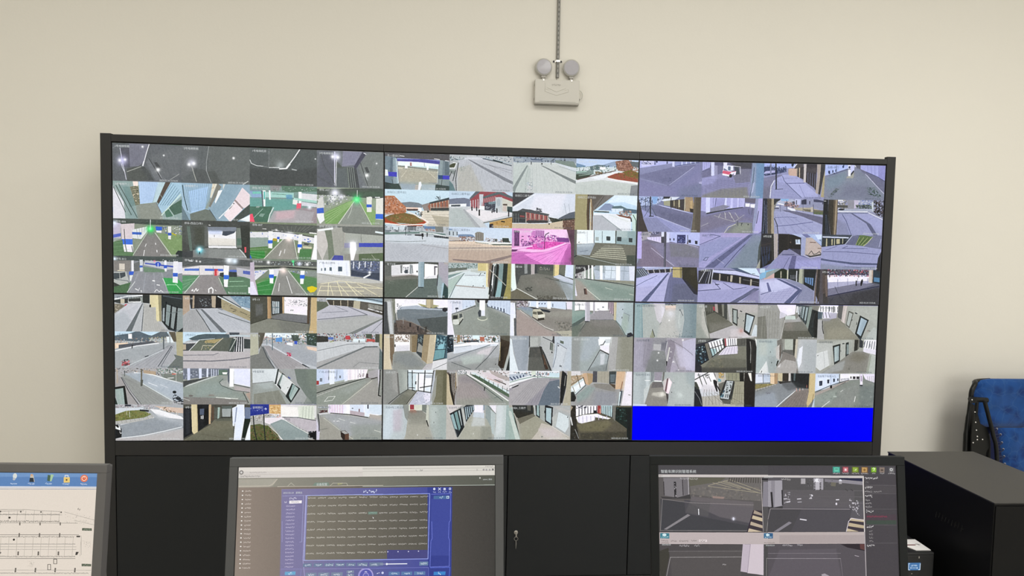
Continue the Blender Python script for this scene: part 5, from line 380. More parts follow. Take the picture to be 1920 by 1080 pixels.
'431': 'b a8a8a0;p d8d4e4 433,-20 605,-20 590,332 435,333;p ece8fc 450,-20 582,-20 577,208 452,209;p 8c9ca8 587,-20 616,-20 617,146 588,146;p c0ccd8 434,209 606,229 608,393 470,394 424,353;p 8c9c9c 627,-20 720,63 724,619 632,599;p b0c0c0 709,145 790,248 772,887 714,764;p e4e0ec 673,-20 800,-20 790,248;l 5c6868 6.9 662,22 790,248;p a8a898 367,333 642,393 712,619 750,1020 189,1020 289,621;p c8d0d4/7 435,353 619,393 621,599 392,621;p 888c80/7 563,620 712,619 738,1020 543,1020;p bcc8c8 800,-20 1015,-20 1015,1020 761,1020 792,557;p 98b0ac 961,-20 1015,-20 1015,1020 945,1020;p d0d8dc/7 811,-20 903,-20 897,763 795,866;p d0c8c8 -15,-20 273,-20 58,253;p b8b4ac -15,69 59,273 177,930 166,1020 -15,1020;p b4b8b4 228,88 273,67 322,498 283,601;p 283038 58,253 228,98 283,611 183,920;p 8cb0b4 70,294 115,242 187,724 118,663;p 709898 127,232 172,180 232,663 199,765;p a8b8b8 189,170 211,149 254,580 238,621;l 1c2428 16 58,263 228,108;l 1c2428 16 115,232 199,765;l 1c2428 18.3 177,170 249,683;l 1c2428 20.6 183,920 283,621;l 1c2428 16 226,104 278,621;p 30383c 273,67 330,-20 433,-20 445,147 389,292 317,498;s a8c4d8 13.7 5 302,66 422,24 327,416 434,148;l 5c6468 9.1 177,930 70,335;k 4 11 f0f4f4 427,816 439,816 439,847 428,847',
'422': 'b a8a4a8;p e0e4ec -15,-20 807,-20 808,183 379,210 -15,442;k 90 25 40505c,98a4ac,b0807c,e8ecec,687c88 -15,40 795,38 796,163 379,168;p b0bccc -15,112 228,88 344,128 -15,318;s 3c4c6c 18.3 5 9,194 228,129 56,276 228,171;p d0dcc8 354,-20 424,-20 425,126 355,127;l 303840 9.1 456,23 458,229;p c0dce8 644,51 807,59 808,183 645,165;l 8ca89c 13.7 10,339 171,254 390,168 797,204;l f0f4f4 10.3 11,400 229,294 390,199;p 94909c -15,524 172,357 425,209 797,225 822,515 815,1020 -15,1020;p a8a4a8 -15,607 172,378 425,219 646,227 646,310 235,1020 -15,1020;p 607080 646,310 809,245 822,515 815,1020 466,1020 556,580;s 6c6c74/6 3.4 18 38,937 814,930 414,209 785,225;p 303438 46,493 149,399 150,440 46,513;l e8ecec 9.1 46,462 143,388;l f0f4f0 22.9 12,493 34,462;p 9c9484 819,38 859,-20 834,494 811,473;p 1c1e22 853,-20 924,78 915,410 861,888 821,1020 828,515;p 24282c 912,99 936,119 926,410 883,784 861,950 849,929;l a8a8a0 8 907,140 892,431;p b0a890 941,-20 1015,-20 1015,1020 861,1020 916,576;k 4 18 e8e8e4 775,432 822,452 822,515 787,494',
'423': 'b a4a4a4;p b09878 -15,139 228,94 230,344 45,574 -15,409;k 40 23 c09870,a4845c,d8ccc0,786c50 -15,-20 216,115 206,261 -15,367;p d8d4d8 -15,-20 145,-20 158,116 -15,139;p c8d8dc -15,471 193,199 236,385 80,678 -15,595;p e4ecf4 -15,512 113,387 149,490 68,616;p f0ecf4 113,387 206,261 230,385 149,490;l 6c6450 9.1 -4,398 205,178;l 504c3c 8 87,96 155,490;l 403c34 9.1 199,178 236,385;l 3c4850 9.1 75,688 240,406;l 585848 6.9 26,450 68,636;p d0a880 157,74 251,52 289,405 242,375 205,178;p b49468 256,52 356,71 347,321 289,405;p 4c4c54 356,-20 426,-20 423,320 352,321;p a8a290 426,-20 620,-20 617,359 429,320;s 908c7c 5.7 4 444,29 602,26 446,299 605,339;p 3c4444 620,-20 738,-20 723,358 623,359;p 607078 638,88 721,87 711,316 640,317;p d8b088 744,-20 885,-20 842,503 725,525;p 584838 629,359 723,379 724,504 629,401;p 989898 289,416 429,341 629,370 724,514 795,545 752,1020 95,1020 -15,886 81,699;p 86827a 370,362 617,370 724,504 725,608 395,466;p 8ca09c 92,698 277,426 395,487 280,759 106,927;p 8c909c/7 396,570 749,587 728,1020 341,1020;s 80808a/6 3.4 8 301,426 689,484 118,979 728,973;p 282c2c -15,616 45,595 87,782 59,886 -15,886;p 202020 -15,720 69,719 70,865 -15,886;p d8c4b0 885,-20 909,84 866,544 843,565;p e8e0ec 909,-20 1015,-20 1015,1020 823,1020 866,565;p 987058 835,294 850,294 819,586 802,587;p 404c58 802,566 843,565 805,1020 758,1020;p c8dce0 796,587 819,586 787,1020 770,1020;l 303028 5.7 938,679 974,689',
'432': 'b a8a498;p 2c3030 50,-20 385,-20 399,264 156,225 75,225;p 302e28 63,143 387,223 411,306 180,410 122,349;p 5c5c54 287,-20 351,-20 352,161 300,151;p 686454 386,58 415,57 434,285 405,264;p 706c5c 134,390 387,244 492,347 494,554 193,596;p 9c9a86 170,555 434,305 727,615 962,925 963,1020 196,1020;p c0b8ac 528,512 750,635 1015,1020 358,1020 472,761;p c8bcc0/7 472,678 704,656 892,926 590,947;p b0b8b8 397,-20 420,-20 434,305 411,275;p a8acac 426,-20 1015,-20 1015,946 704,615 504,378 434,305;p a0a8a4 501,-20 583,-20 586,450 504,367;p 2c3438 426,-20 495,-20 504,378 440,305;p 94b0b0 449,-20 484,-20 490,326 451,274;p 202428 580,-20 713,55 701,605 586,470;p a4c0c8 600,66 688,86 682,532 603,439;l 1c2024 11.4 578,160 578,222;p b8b4b0 722,55 1015,240 1015,177 815,54;p ccd8dc 805,179 969,323 972,614 915,791 762,615;l 98a4a8 5.7 805,179 969,323;p b4b8b4 701,345 793,199 762,615 704,615;l d8d0c8 9.1 704,615 974,925;p 98b0a8 -15,81 51,60 87,349 191,1020 -15,1020;p c0ccc4 -15,143 40,184 113,597 185,1020 115,1020;p 343a34 56,60 75,225 123,493 196,1020 184,927 100,473;e 808480 14,20 540,916;k 3 14 282828 946,323 957,323 958,364 946,364',
'433': 'b 5c5844;p 302c24 -15,-20 83,-20 86,301 150,1020 -15,1020;p a09078 -15,-20 37,52 -15,218 -15,343;k 24 25 585048,182020,383c38 -15,177 85,218 150,1020 -15,1020;l e8ecf4 18.3 2,343 30,572;l c8d0d4 5.7 77,696 138,967;p f0e8fa 83,-20 435,-20 436,195 214,259 86,322;p b8dce4 493,-20 694,-20 685,339 495,215;s 18202c 10.3 7 136,41 423,18 139,322 425,216;s 283440 9.1 7 511,17 682,16 513,236 679,360;k 16 21 202430,484858 48,-20 259,-20 259,71 84,93;p 181c28 371,143 424,143 425,216 372,216;p a83838 437,-20 493,-20 495,246 439,216;p c86850 465,90 492,90 493,236 466,226;p ece8fa 86,343 214,269 437,236 519,298 661,371 614,402 402,341 380,466 181,529 122,488;s b8b0d0 10.3 8 133,322 590,298 140,509 591,381;p 74746c 682,-20 741,-20 733,464 685,360;p 5c5646 99,530 181,529 403,435 638,402 733,464 924,672 926,1020 150,1020;p 787250/8 100,551 403,466 615,423 686,548 523,757 160,758;p 3c3a30/8 160,800 924,756 926,1020 162,1020;k 40 30 6c6448/5,58563f/5 123,551 698,527 877,756 879,1020 162,1020;p 142420 741,46 1015,44 1015,1020 926,1020 924,672 732,422;k 16 30 284c48,1c3430,406c68 753,46 918,87 922,463 756,380;l 9cb0ac 5.7 849,45 845,129;s 0c1814 9.1 4 788,46 977,65 780,422 970,546;p 10161c 919,129 1015,128 1015,1020 950,1020',
'200': 'b 74789c;p b0b4ec -15,-20 514,-20 515,53 -15,211;p c8c8f4 30,-20 225,-20 221,103 33,170;l 404878 6.9 234,2 239,103;k 12 16 283068,404880 -15,-20 180,-20 181,84 43,119;p 303868 248,-20 281,-20 281,41 249,42;p 303868 335,-20 366,-20 366,-20 335,-20;p 5c6088 422,-20 445,-20 446,71 423,72;p 8488b0 -15,211 526,52 965,-20 966,57 609,160 471,185 -15,393;p c8ccfc 514,-20 554,-20 551,152 517,143;p 8890c8 554,-20 964,-20 965,-20 563,132;s c4ccff 18.3 5 670,1 953,-9 671,88 954,27;l 3c4470 6.9 563,132 953,13;l 383c64 8 483,185 546,183;p 6e7096 -15,393 471,185 931,58 876,161 481,700 364,623 -15,433;p 7c7ca8 -15,494 389,683 481,700 966,-20 1015,947 -15,1020;p 6c7494/7 622,777 1015,563 1015,947 626,1020;p 7478a4/6 481,700 933,119 969,199 734,611 578,900;k 24 21 585c80/7,646888/7,505478/7 316,524 522,416 593,494 423,652;l b8bce0 5.7 481,670 864,142;l 9498c0 5.7 16,504 435,682;l 8488b0 4.6 14,393 471,175;p a4a4cc 954,563 1015,542 1015,623 955,614',
'201': 'b 6c6c90;p a8a8e0 -15,-20 139,-20 119,153 -15,258;s 8488c0 5.7 5 0,16 127,11 4,218 119,173;l 5c6088 8 -6,279 131,173;p c8ccfc 136,-20 194,-20 203,393 147,385;p 9090b4 186,-20 238,-20 251,361 199,393;p 58587c 197,-20 336,-20 338,85 199,90;p d8d8fc 336,-20 399,-20 396,103 340,186;p 505064 399,-20 801,-20 793,170 630,176;p 44444c/8 441,41 789,-20 793,150 618,136;p 8484b0 205,373 342,287 427,446 770,171 802,556 778,1020 -15,1020 -15,461;p 9c9cd4/7 -15,461 251,371 198,596 -15,683;p 74748c 495,363 630,176 782,171 779,536 547,584;p 7c7c68/7 31,926 318,754 735,680 778,1020 -15,1020;s 5c5c80/5 3.4 13 12,602 725,254 9,967 741,903;s 5c5c78/4 3.4 7 103,477 13,642 768,577 439,974;p e8e4fc 329,217 423,244 516,251 517,301 438,395 326,359;p d85878 335,227 475,262 437,345 325,308;p d8dcff 339,146 407,82 495,90 503,221 423,244;p 5c6c8c 414,113 454,111 457,222 416,224;p 404858 513,109 583,117 610,319 541,341;p e0d8f4 516,261 550,240 541,341 507,363;e 1c1c24 23,51 460,374;l d0d0dc 9.1 612,116 616,318;l c87088 9.1 447,273 539,244;l f0f0ff 9.1 340,105 343,226;l e0e0f8 6.9 396,83 617,116;p 8494b4 812,-20 870,-20 883,1020 789,1020 791,576;p 688cb4 870,-20 1015,-20 1015,1020 883,1020;l 3c4c5c 8 839,128 826,575 789,963;p a4acd0 826,575 860,533 832,819 799,901',
'210': 'b 747aa0;p a8b8e4 -15,-20 395,-20 351,130 318,212 30,282;k 120 21 48587c,7c88a8,a8b4d0,343c58,586890 -15,39 372,-20 318,232 215,276 43,363;p 80a8e0 199,-20 314,-20 283,193 237,215;p b8bcf0 283,213 751,402 892,479 752,443 401,291;p 6a6c90 204,277 319,253 880,479 843,908 290,558;p 5a5c7c/6 287,396 869,520 853,867 407,595;k 60 23 5c6080/5,787c9c/5 286,355 846,521 830,848 383,555;p 9094c8 43,363 208,500 302,558 843,929 833,1020 171,1020;p 8488b0 71,605 291,599 600,1020 171,1020;s 6c70a0/6 3.4 8 94,605 326,598 194,1040 763,1040;p 9c9c80 397,129 501,105 504,267 405,240;p d0d8e8 351,110 511,-20 673,-20 582,82 397,129;p 1c2028 395,-20 511,-20 488,49 396,58;p 3c3430 501,105 732,57 751,402 505,288;s 706860 10.3 3 559,123 640,101 569,306 645,344;p b0a888 559,103 573,103 576,265 562,265;p b8b090 634,81 657,80 661,293 638,294;p c4bca0 732,-20 743,-20 745,402 733,403;p 544c40 577,123 629,101 633,304 580,285;p 3c383c 663,100 727,78 727,362 668,323;p a08868 743,-20 859,-20 886,215 867,419 751,402;p bca070 826,115 860,94 861,399 832,399;p 302820 819,319 889,337 879,439 832,420;p 544c40 882,-20 1015,-20 1015,1020 856,1020 881,520;p 686050 888,-20 917,-20 914,1020 868,1020;l 20242c 18.3 184,14 195,561;l 282c34 13.7 174,562 244,556;l 2c3440 8 517,23 521,328;l 3c4458 6.9 210,317 290,558;l 3c4458 5.7 181,318 94,584;l 384058 6.9 107,36 113,401;p 3c3430 -15,-20 -15,-20 30,241 83,646 171,1020 -15,1020;l d0d4f0 5.7 290,558 843,919',
'211': 'b 7878a0;p a4a4dc -15,-20 708,-20 702,251 100,412 -15,374;s 8080b0 8 5 138,24 382,16 144,288 364,261;p 9494cc 231,41 371,-20 364,241 225,286;l 484c74 6.9 242,11 225,286;p c8ccff 74,-20 143,-20 147,431 83,443;p c8ccff 388,-20 417,-20 412,321 372,332;p c0c0f4 481,-20 516,-20 511,297 476,298;p c0c0f0 586,-20 609,-20 609,270 586,275;s b8b8e8 16 3 644,-2 696,-4 650,252 696,241;p 303440 83,443 366,332 679,251 679,272 367,373 101,473;p 808098 363,200 469,237 378,342 158,410 150,308;p 646074 708,-20 883,-20 875,143 711,108;p e8e8fc 717,148 793,146 790,248 719,240;p e4e4fc 799,166 878,164 872,276 802,258;p 74708c -15,577 679,272 867,286 853,695 757,596 -15,1020;p 7070a0/7 390,382 680,282 855,307 851,593 686,557;s b8b8b8 6.9 4 322,446 554,418 290,569 616,569;l c0c0c0 6.9 455,401 554,663;l c0c0c0 5.7 385,403 413,616;l b0b0b0 5.7 218,510 395,607 554,673 707,475;l b8b8c0 5.7 15,822 130,727;p 787c7c 595,682 841,696 859,1020 392,1020;p 909888/7 620,722 807,717 811,901 497,1020;l c0c0b0 10.3 380,1040 459,829 574,744;k 4 18 242430 660,711 684,710 680,782 662,783;k 4 18 242430 766,708 783,707 785,769 771,769;l 383c50 8 604,662 610,784;l 484c60 6.9 774,310 789,452;l 484c60 6.9 843,287 830,471;p 8c94b8 889,-20 930,-20 906,1020 859,1020 853,695;p a8a4dc 930,-20 1015,-20 1015,486 1015,917 930,1020 871,1020 918,489;p 1c2028 1015,-20 1015,-20 1015,587 1015,896 1015,917 1015,486;l 404858 10.3 939,366 912,714',
'202': 'b 8c8fba;p a0b0f0 -15,-20 501,-20 493,106 353,131 -15,102;p 344068 -15,102 107,89 190,137 353,131 367,232 182,299 -15,345;k 60 23 28345c,505c80,808cb0,485070 -15,112 363,70 378,211 275,296 -15,345;p a8a8d8 28,223 179,198 181,259 -15,305;l 303858 11.4 20,345 182,299;p 8084a8 93,-20 117,-20 124,321 101,322;p 787898 -15,427 171,340 299,316 301,376 164,503 105,1020 -15,1020;p 68687c/7 -15,691 109,647 105,1020 -15,1020;l d8dcf8 13.7 175,482 126,647 115,973;p 9296c4 186,441 300,336 400,597 632,956 140,1020 155,605;p a4a8dc/7 220,400 300,356 376,557 259,561;p a0a4d4 299,316 416,312 558,368 680,547 900,866 901,927 691,954 632,956 338,477;p a8acdc/7 399,577 680,547 852,827 690,934 620,936;l 40486c 6.9 306,356 339,497 461,697 632,956;s 787ca8/7 6.9 2 314,417 364,557 547,399 680,541;l 5c6090 9.1 364,561 668,541;l 6c70a0 4.6 587,591 691,954;s 7c80a8/5 3.4 7 138,890 186,441 550,959 338,477;p c8a898 406,139 528,125 534,348 411,332;p b4a090 395,170 412,159 416,312 398,292;p 403c40 528,125 690,58 703,526 654,446 534,348;p a89888 528,125 546,114 546,358 534,348;p b8a890 568,93 588,82 591,387 576,388;p c0b8b8 648,-20 689,-20 691,526 653,517;p 38343c 689,-20 864,-20 861,745 824,665 703,526;s 7c84a8/8 8 4 719,240 837,277 726,525 837,705;p 504c50/7 692,99 867,93 866,256 695,221;p a89c94 864,-20 929,-20 924,457 899,856 857,806 874,337;p 3c3c40 929,-20 1015,-20 961,538 935,865 905,846 923,417;p a89c78 1015,-20 1015,-20 1015,944 948,926 970,436;p 504c50 537,-20 642,-20 644,80 494,146;l d8dcf8 13.7 481,106 537,-7;p 202c40 443,-20 490,-20 469,86 445,67;l 1c2434 20.6 188,-5 201,360 212,725;l 383c54 6.9 193,736 321,718',
'203': 'b 7c8098;p a8b8f0 -15,-20 382,-20 384,96 -15,332;s 98a8e0 4.6 6 53,26 335,16 49,311 338,118;k 7 27 283458 51,178 83,177 86,269 54,270;p 283458 58,188 81,187 81,265 60,266;p 283458 119,156 136,155 138,226 121,231;p 283458 168,134 181,133 183,204 170,205;p 304070 282,38 312,-20 311,88 284,89;e 141c30 14,24 154,266;l 384068 5.7 188,21 195,265;l 485080 8 27,352 379,116;p e4e4fc 379,137 423,135 428,318 385,320;p d8dcfc 376,-20 419,-20 422,115 379,116;e 384068 16,35 401,71;p c0c4f0 419,-20 488,-20 480,153 430,277;p 303440 426,257 468,154 480,174 449,318 428,318;p a0a094 367,331 385,320 426,318 481,194 474,358 428,400 357,382;e f8f8e8 16,28 506,26;p a0a4e0 558,-20 1015,-20 1015,442 874,324 585,109;p 8c8ccc 888,-20 1015,-20 1015,442 892,344;s 7c80b8 5.7 4 699,3 882,7 711,186 892,344;p 606070 488,-20 582,-20 585,109 525,91;p 6a6c88 561,100 681,187 1015,463 1015,790 834,570;p 7c8498 -15,373 379,137 357,382 475,378 526,111 708,289 1015,832 964,955 56,1020;p 748c9c/6 28,393 351,178 357,382 246,610 37,739;p 70748c/7 362,565 715,554 844,918 255,937;l d0d0ec 6.9 671,249 833,529 995,800;l 40446c 8 681,187 874,324 996,446;k 50 30 54605c/7,3c4850/7,687078/7 55,943 189,673 271,670 114,941;k 70 18 30483c,48605c,1c3028,587068 706,636 836,632 950,874 915,916 723,819',
'212': 'b 9094b8;p a8b0cc 211,-20 434,-20 529,41 438,167 204,174;l f0f4ff 16 250,132 344,170;l f0f4ff 13.7 199,225 264,223;p 80b0e0 282,-20 434,-20 412,55 306,58;k 70 30 585460,a07878,403c44,c0a8a8 354,88 529,62 603,202 535,286 357,210;p b8bce4 528,-20 622,-20 614,161 532,164;p 8c90b0 622,-20 1015,-20 1015,272 627,222;s 30344c 13.7 3 552,41 988,68 555,143 989,129;p 30344c 634,38 716,-20 719,148 637,150;p 404460 834,-20 1015,47 1015,88 835,73;p a8a08c 534,245 769,238 1015,333 1015,415 536,307;p 6c6858 664,282 1015,313 1015,415 701,342;p 5c6848 842,359 1015,354 1015,436 844,420;p b8b0a4 792,217 839,216 842,359 795,360;p d8dcf4 416,229 535,286 548,347 490,349 405,270;l 404458 8 831,154 845,440;l 383c54 6.9 390,46 404,392;l 484c64 5.7 662,119 669,364;l 484c64 5.7 286,171 297,375;p 646480 324,313 537,347 1015,518 1015,723 801,585 420,392;l a8a8c8 8 584,346 999,477;p 9a9ec8 208,358 420,372 682,507 1015,743 1015,1020 282,1020;l 5c6090 10.3 231,786 453,749 838,646;l 606490 6.9 213,541 423,515 565,531;s 7074a0/7 4.6 4 247,479 482,492 434,1040 952,1040;s 8084b0/5 3.4 5 223,459 361,353 411,1040 995,785;l 202430 10.3 202,562 253,745 276,1040;p 80807c 176,-20 293,-20 226,132 197,378 182,236;p 2c3038 95,-20 293,-20 282,39 225,92 198,174 99,177;p a0947c 141,-20 182,-20 191,583 211,1020 153,1020;p 50483c 71,-20 141,-20 159,1020 100,1020;p 1c2434 -15,-20 71,-20 94,1020 -15,1020 -15,588;l 8890b0 5.7 25,57 38,587 23,1040;l 7880a0 5.7 54,179 73,1040;p c8d0f8 -15,-20 -15,-20 -15,691 -15,834;l 4c5068 18.3 201,276 265,274',
'213': 'b 8c90b0;k 70 34 a8a498,5c5c68,d0d0e0,606470 233,-20 493,-20 500,257 241,285;p 50504c 237,142 426,156 428,218 239,224;l f4f4ff 16 239,9 316,12;p 8c8c98 398,-20 504,-20 512,256 405,259;p c0b8d0 504,-20 576,-20 581,213 511,236;k 40 27 4860b0,a8b0d0,7080b0,c0c4d0 576,-20 800,-20 803,124 579,131;k 60 25 3c4c44,2c3834,687868 532,133 803,124 807,247 546,235;k 60 30 201c1c,303028,483838,181418 835,-20 1015,-20 1015,488 883,409 807,268;p c0c8d0 801,42 830,41 839,328 809,309;p a8b0c4/8 240,254 830,246 833,328 242,326;e 181c24 51,24 300,273;l e8ecff 11.4 231,337 738,331;l 4c5474 9.1 232,384 751,372;p 9296c0 244,387 751,372 1015,550 1015,1020 247,1020;l 3c4468 6.9 315,406 392,609 495,1040;p 5c6080 456,381 491,380 796,679 933,1020 862,1020 724,661;p a0a4d4/7 503,380 740,393 1015,591 1015,1020 920,861 746,598;p 7c80a0/7 237,552 393,670 459,1020 247,1020;l e8e8ff 10.3 751,352 993,539;s 7c80ac/5 3.4 5 492,400 987,735 751,372 994,570;p 605444 163,-20 233,-20 240,470 235,1020 176,1020;p 9c8c74 198,-20 222,-20 228,449 217,1020 199,1020;p 38342c 81,-20 163,-20 176,1020 141,1020 81,454;p 606c88 50,414 79,413 129,1020 76,1020;p 1c2024 -15,-20 75,-20 81,454 135,1020 -15,1020;s 506080 5.7 2 45,434 56,434 70,1040 105,1040;l d0d0e0 11.4 5,43 40,42',
'220': 'b 706c84;p 9c98a0 56,39 230,-20 186,198 72,263;p d0c8f4 151,158 394,131 386,315 281,267 164,219;k 18 18 485078,282c48,c8c8ec 183,-20 345,-20 347,92 196,96;s a098c0 5.7 4 220,136 348,132 222,238 350,275;p d0d4fc 380,-20 433,-20 435,150 382,131;p 40404c 378,142 440,130 440,416 385,407;p c8ccfc 461,-20 513,-20 515,363 468,364;p 2c3440 468,364 515,356 513,377 474,378;p b0b8ec 513,-20 1015,-20 1015,391 793,324 630,308 519,271;p 303468 634,73 771,76 770,315 636,304;k 24 21 404c90,181c3c,8088c0 649,124 766,121 763,284 653,287;p 282c48 515,179 532,178 533,239 516,240;p 282c48 575,177 592,177 594,242 576,238;p 202438 820,211 859,220 858,302 822,293;p 202438 925,235 966,242 966,336 927,325;l 303040 8 803,79 811,344;p 504040 798,263 815,262 817,354 799,344;l c0c0dc 8 758,325 982,421;p 7c7898 519,291 653,308 1015,442 1015,1020 597,1020 465,804 189,341 398,315;p 747480 514,332 794,355 971,483 1015,729 545,699;k 30 39 807c98/6,6c6c80/6 482,455 960,483 969,934 620,943;p 7c7088 83,262 188,280 466,824 574,1020 39,1020 47,794;s 645c74/6 3.4 7 96,343 189,341 50,958 527,987;l b8b4d0 8 226,462 429,743 602,964;p 4c4c5c 424,-20 459,-20 469,1020 434,1020;l 7c7c90 5.7 440,416 443,989;p b4a8e8 -15,-20 61,-20 73,344 76,773 -15,774;p 8c94b0 -15,754 35,774 -15,1020 -15,1020;l 303044 8 68,161 80,191',
'221': 'b 8084b4;p a09cd0 -15,-20 346,-20 838,-20 245,722 87,1020 -15,1020;p ac9cd0/7 346,-20 837,-20 700,156 349,125;p 9094c4 -15,380 349,125 699,115 357,514 -15,892;l 606490 11.4 3,349 336,94 172,48;p 585c84 803,40 861,38 239,1020 87,1020;k 14 39 5c6088,50547c 133,930 588,364 635,362 238,927;l c8c8e0/7 5.7 292,741 412,882;l 303858 8 908,37 638,506 415,984;p 7c88a0 861,38 1015,45 1015,661 931,1020 426,1020 662,526;p 748494/7 706,402 1015,189 1015,702 837,1020 544,1020;s 787cb0/6 3.4 12 4,933 114,49 134,971 815,50;s 747cac/6 3.4 9 -8,380 698,74 5,954 188,805;l 404c68 6.9 71,788 110,705 151,704 118,807 71,788;p 485050 1015,45 1015,661 953,909 964,394;p a0a090 1015,681 1015,1020 931,1020',
'230': 'b 8488b8;p c0c8f0 98,-20 574,-20 575,67 99,100;p a0a8d0 110,48 551,-20 540,68 146,109;p 24242c 145,99 575,47 577,149 205,189;s a8a4a8 16 5 174,78 552,37 199,179 559,140;s 485068/8 5.7 6 250,76 540,48 251,158 542,140;p 505c68 -15,62 121,38 206,241 126,294 -15,328;s c0c8e8 6.9 4 18,102 98,59 103,284 183,241;s 181c28 9.1 3 29,102 87,80 102,264 160,242;p acacd8 -15,348 149,263 263,178 554,150 592,313 512,1020 -15,1020;p b8bcf0/6 -15,348 322,197 508,192 329,546 -15,574;l 606890 8 3,554 151,406 334,248;p 505880 502,172 525,181 174,1020 81,1020 317,567;s 8c90c4/6 3.4 6 10,965 209,364 454,975 555,191;p 686c94 554,170 600,149 744,310 1015,757 1015,1020 454,1020 512,397;p 5c6078/7 607,477 817,472 1015,757 1015,1020 570,1020;s 505470/5 3.4 9 532,233 720,310 477,975 979,943;s 505470/5 3.4 8 523,356 768,350 476,933 979,922;p b8a870 580,-20 732,-20 738,310 586,293;p 8c8050 691,-20 732,-20 738,310 708,300;p 2c2818 732,-20 971,-20 1015,757 865,533 744,330;p 3c3828 867,60 949,58 940,222 882,224;p 202030 738,320 791,350 1015,736 1015,798 940,758;p 14181c 575,67 733,63 733,74 576,78;l c0bc90 9.1 540,37 542,150',
'231': 'b 8888b4;p c8dcf0 486,-20 931,-20 1015,217 865,199 604,62;p 485878 486,-20 603,-20 912,198 723,141;k 20 11 586878,384858 699,101 947,156 948,218 771,161;p c0c4e8 241,50 604,82 1015,217 1015,310 607,185 242,133;l 404868 9.1 241,61 604,72 990,238;l 6c7498 6.9 242,133 607,206 992,310;p 1c1c20 243,143 607,206 1015,320 1015,527 613,433 224,339;p a49c90 337,171 363,175 359,377 339,367;p b0a898 525,208 563,217 553,403 520,394;p a8a090 667,256 697,266 695,451 671,441;p b0a898 851,313 878,323 873,519 849,509;p 807870 473,240 488,240 488,394 476,384;l 909090 5.7 728,327 988,403;l 50504c 5.7 894,426 989,465;p 2c2c34 -15,98 135,53 229,51 215,463 -15,468;s c8ccf0 10.3 5 123,43 235,40 15,426 215,463;s 14182c 18.3 4 147,53 217,51 62,446 191,463;l d0d8f8 5.7 241,50 215,463;p 9c9ccc -15,489 238,462 295,399 613,453 1015,547 1015,1020 -15,1020;p b0b0dc/6 237,421 613,474 851,571 383,644 31,653;l 50547c 12.6 -3,674 359,614;l 50547c 10.3 272,430 370,614;l 585c84 9.1 413,437 582,615 792,552;l 383c58 13.7 285,482 344,480;p 585c7c 921,570 1015,589 625,1020 507,1020 738,781;l 505478 5.7 970,631 708,984;p 7c789c/7 900,653 1015,630 1015,1020 719,1020;s 8084b0/6 3.4 7 -2,756 968,569 3,963 624,949;s 8084b0/5 3.4 7 33,714 38,962 851,571 507,951',
'222': 'b 6c70a0;p 101014 -15,-20 271,-20 290,756 -15,1020;p 24242c -15,-20 166,-20 190,491 -15,619;l 3c3430 10.3 -2,342 172,266;p 30302c 166,-20 196,-20 214,758 185,759;s 384870 6.9 4 11,393 140,369 49,989 149,760;s 2c3c5c 13.7 3 41,660 133,595 60,947 138,780;p a49c9c 199,-20 271,-20 283,694 226,758;p b4a8a0/7 230,-20 271,-20 283,694 260,715;p 1c1a1a 277,-20 661,47 676,622 566,481 470,422 293,612;p 2c2824 437,-20 460,-20 458,422 441,433;p 383432/8 557,152 652,149 656,314 562,316;p b8c8e0 563,152 640,150 649,283 573,285;l 202838 6.9 593,151 597,243;l f0f4ff 8 573,285 649,283;k 6 16 705c50 475,165 493,164 496,267 478,267;p 8080a4 377,465 565,460 664,622 287,632;p 3c3c50 470,422 659,437 664,622 567,522;l 40446c 11.4 357,594 557,594;p 8c8cbc 299,632 640,623 808,701 1015,634 1015,1020 97,1020 209,779;p a0a0dc/7 573,769 1015,716 1015,1020 580,1020;p 5c5c88 523,626 593,624 568,1020 462,1020;l 404468 5.7 477,669 379,1011;s 7478a8/6 3.4 8 244,798 558,646 144,1017 981,996;s 7478a8/5 3.4 5 289,694 950,718 131,987 1004,964;p 8890b8 108,1020 220,758 256,777 144,1020 85,1020;p a8b4dc 459,-20 647,-20 745,106 1015,-20 1015,346 839,103 698,128;p 98a0c8 655,67 738,85 735,621 664,612;p b0a4a0 738,96 839,99 1015,366 1015,572 818,639 728,590;p c4b0a8/6 745,126 839,124 1015,387 1015,531 757,558;l 705850 12.6 807,227 901,235;l 706050 10.3 941,399 1000,397;l 3c3c3c 9.1 792,578 837,474 875,576 922,554 967,491 998,552;p 40403c 734,579 829,618 1015,552 1015,593 818,660;l b8b4c8 13.7 710,601 813,680 1006,613;p a0b4e0 742,-20 1015,-20 1015,346 888,163;s 2c3c58 5.7 3 920,39 990,37 971,182 1007,222;p c8d8f8 872,-20 1015,-20 1015,140 934,142',
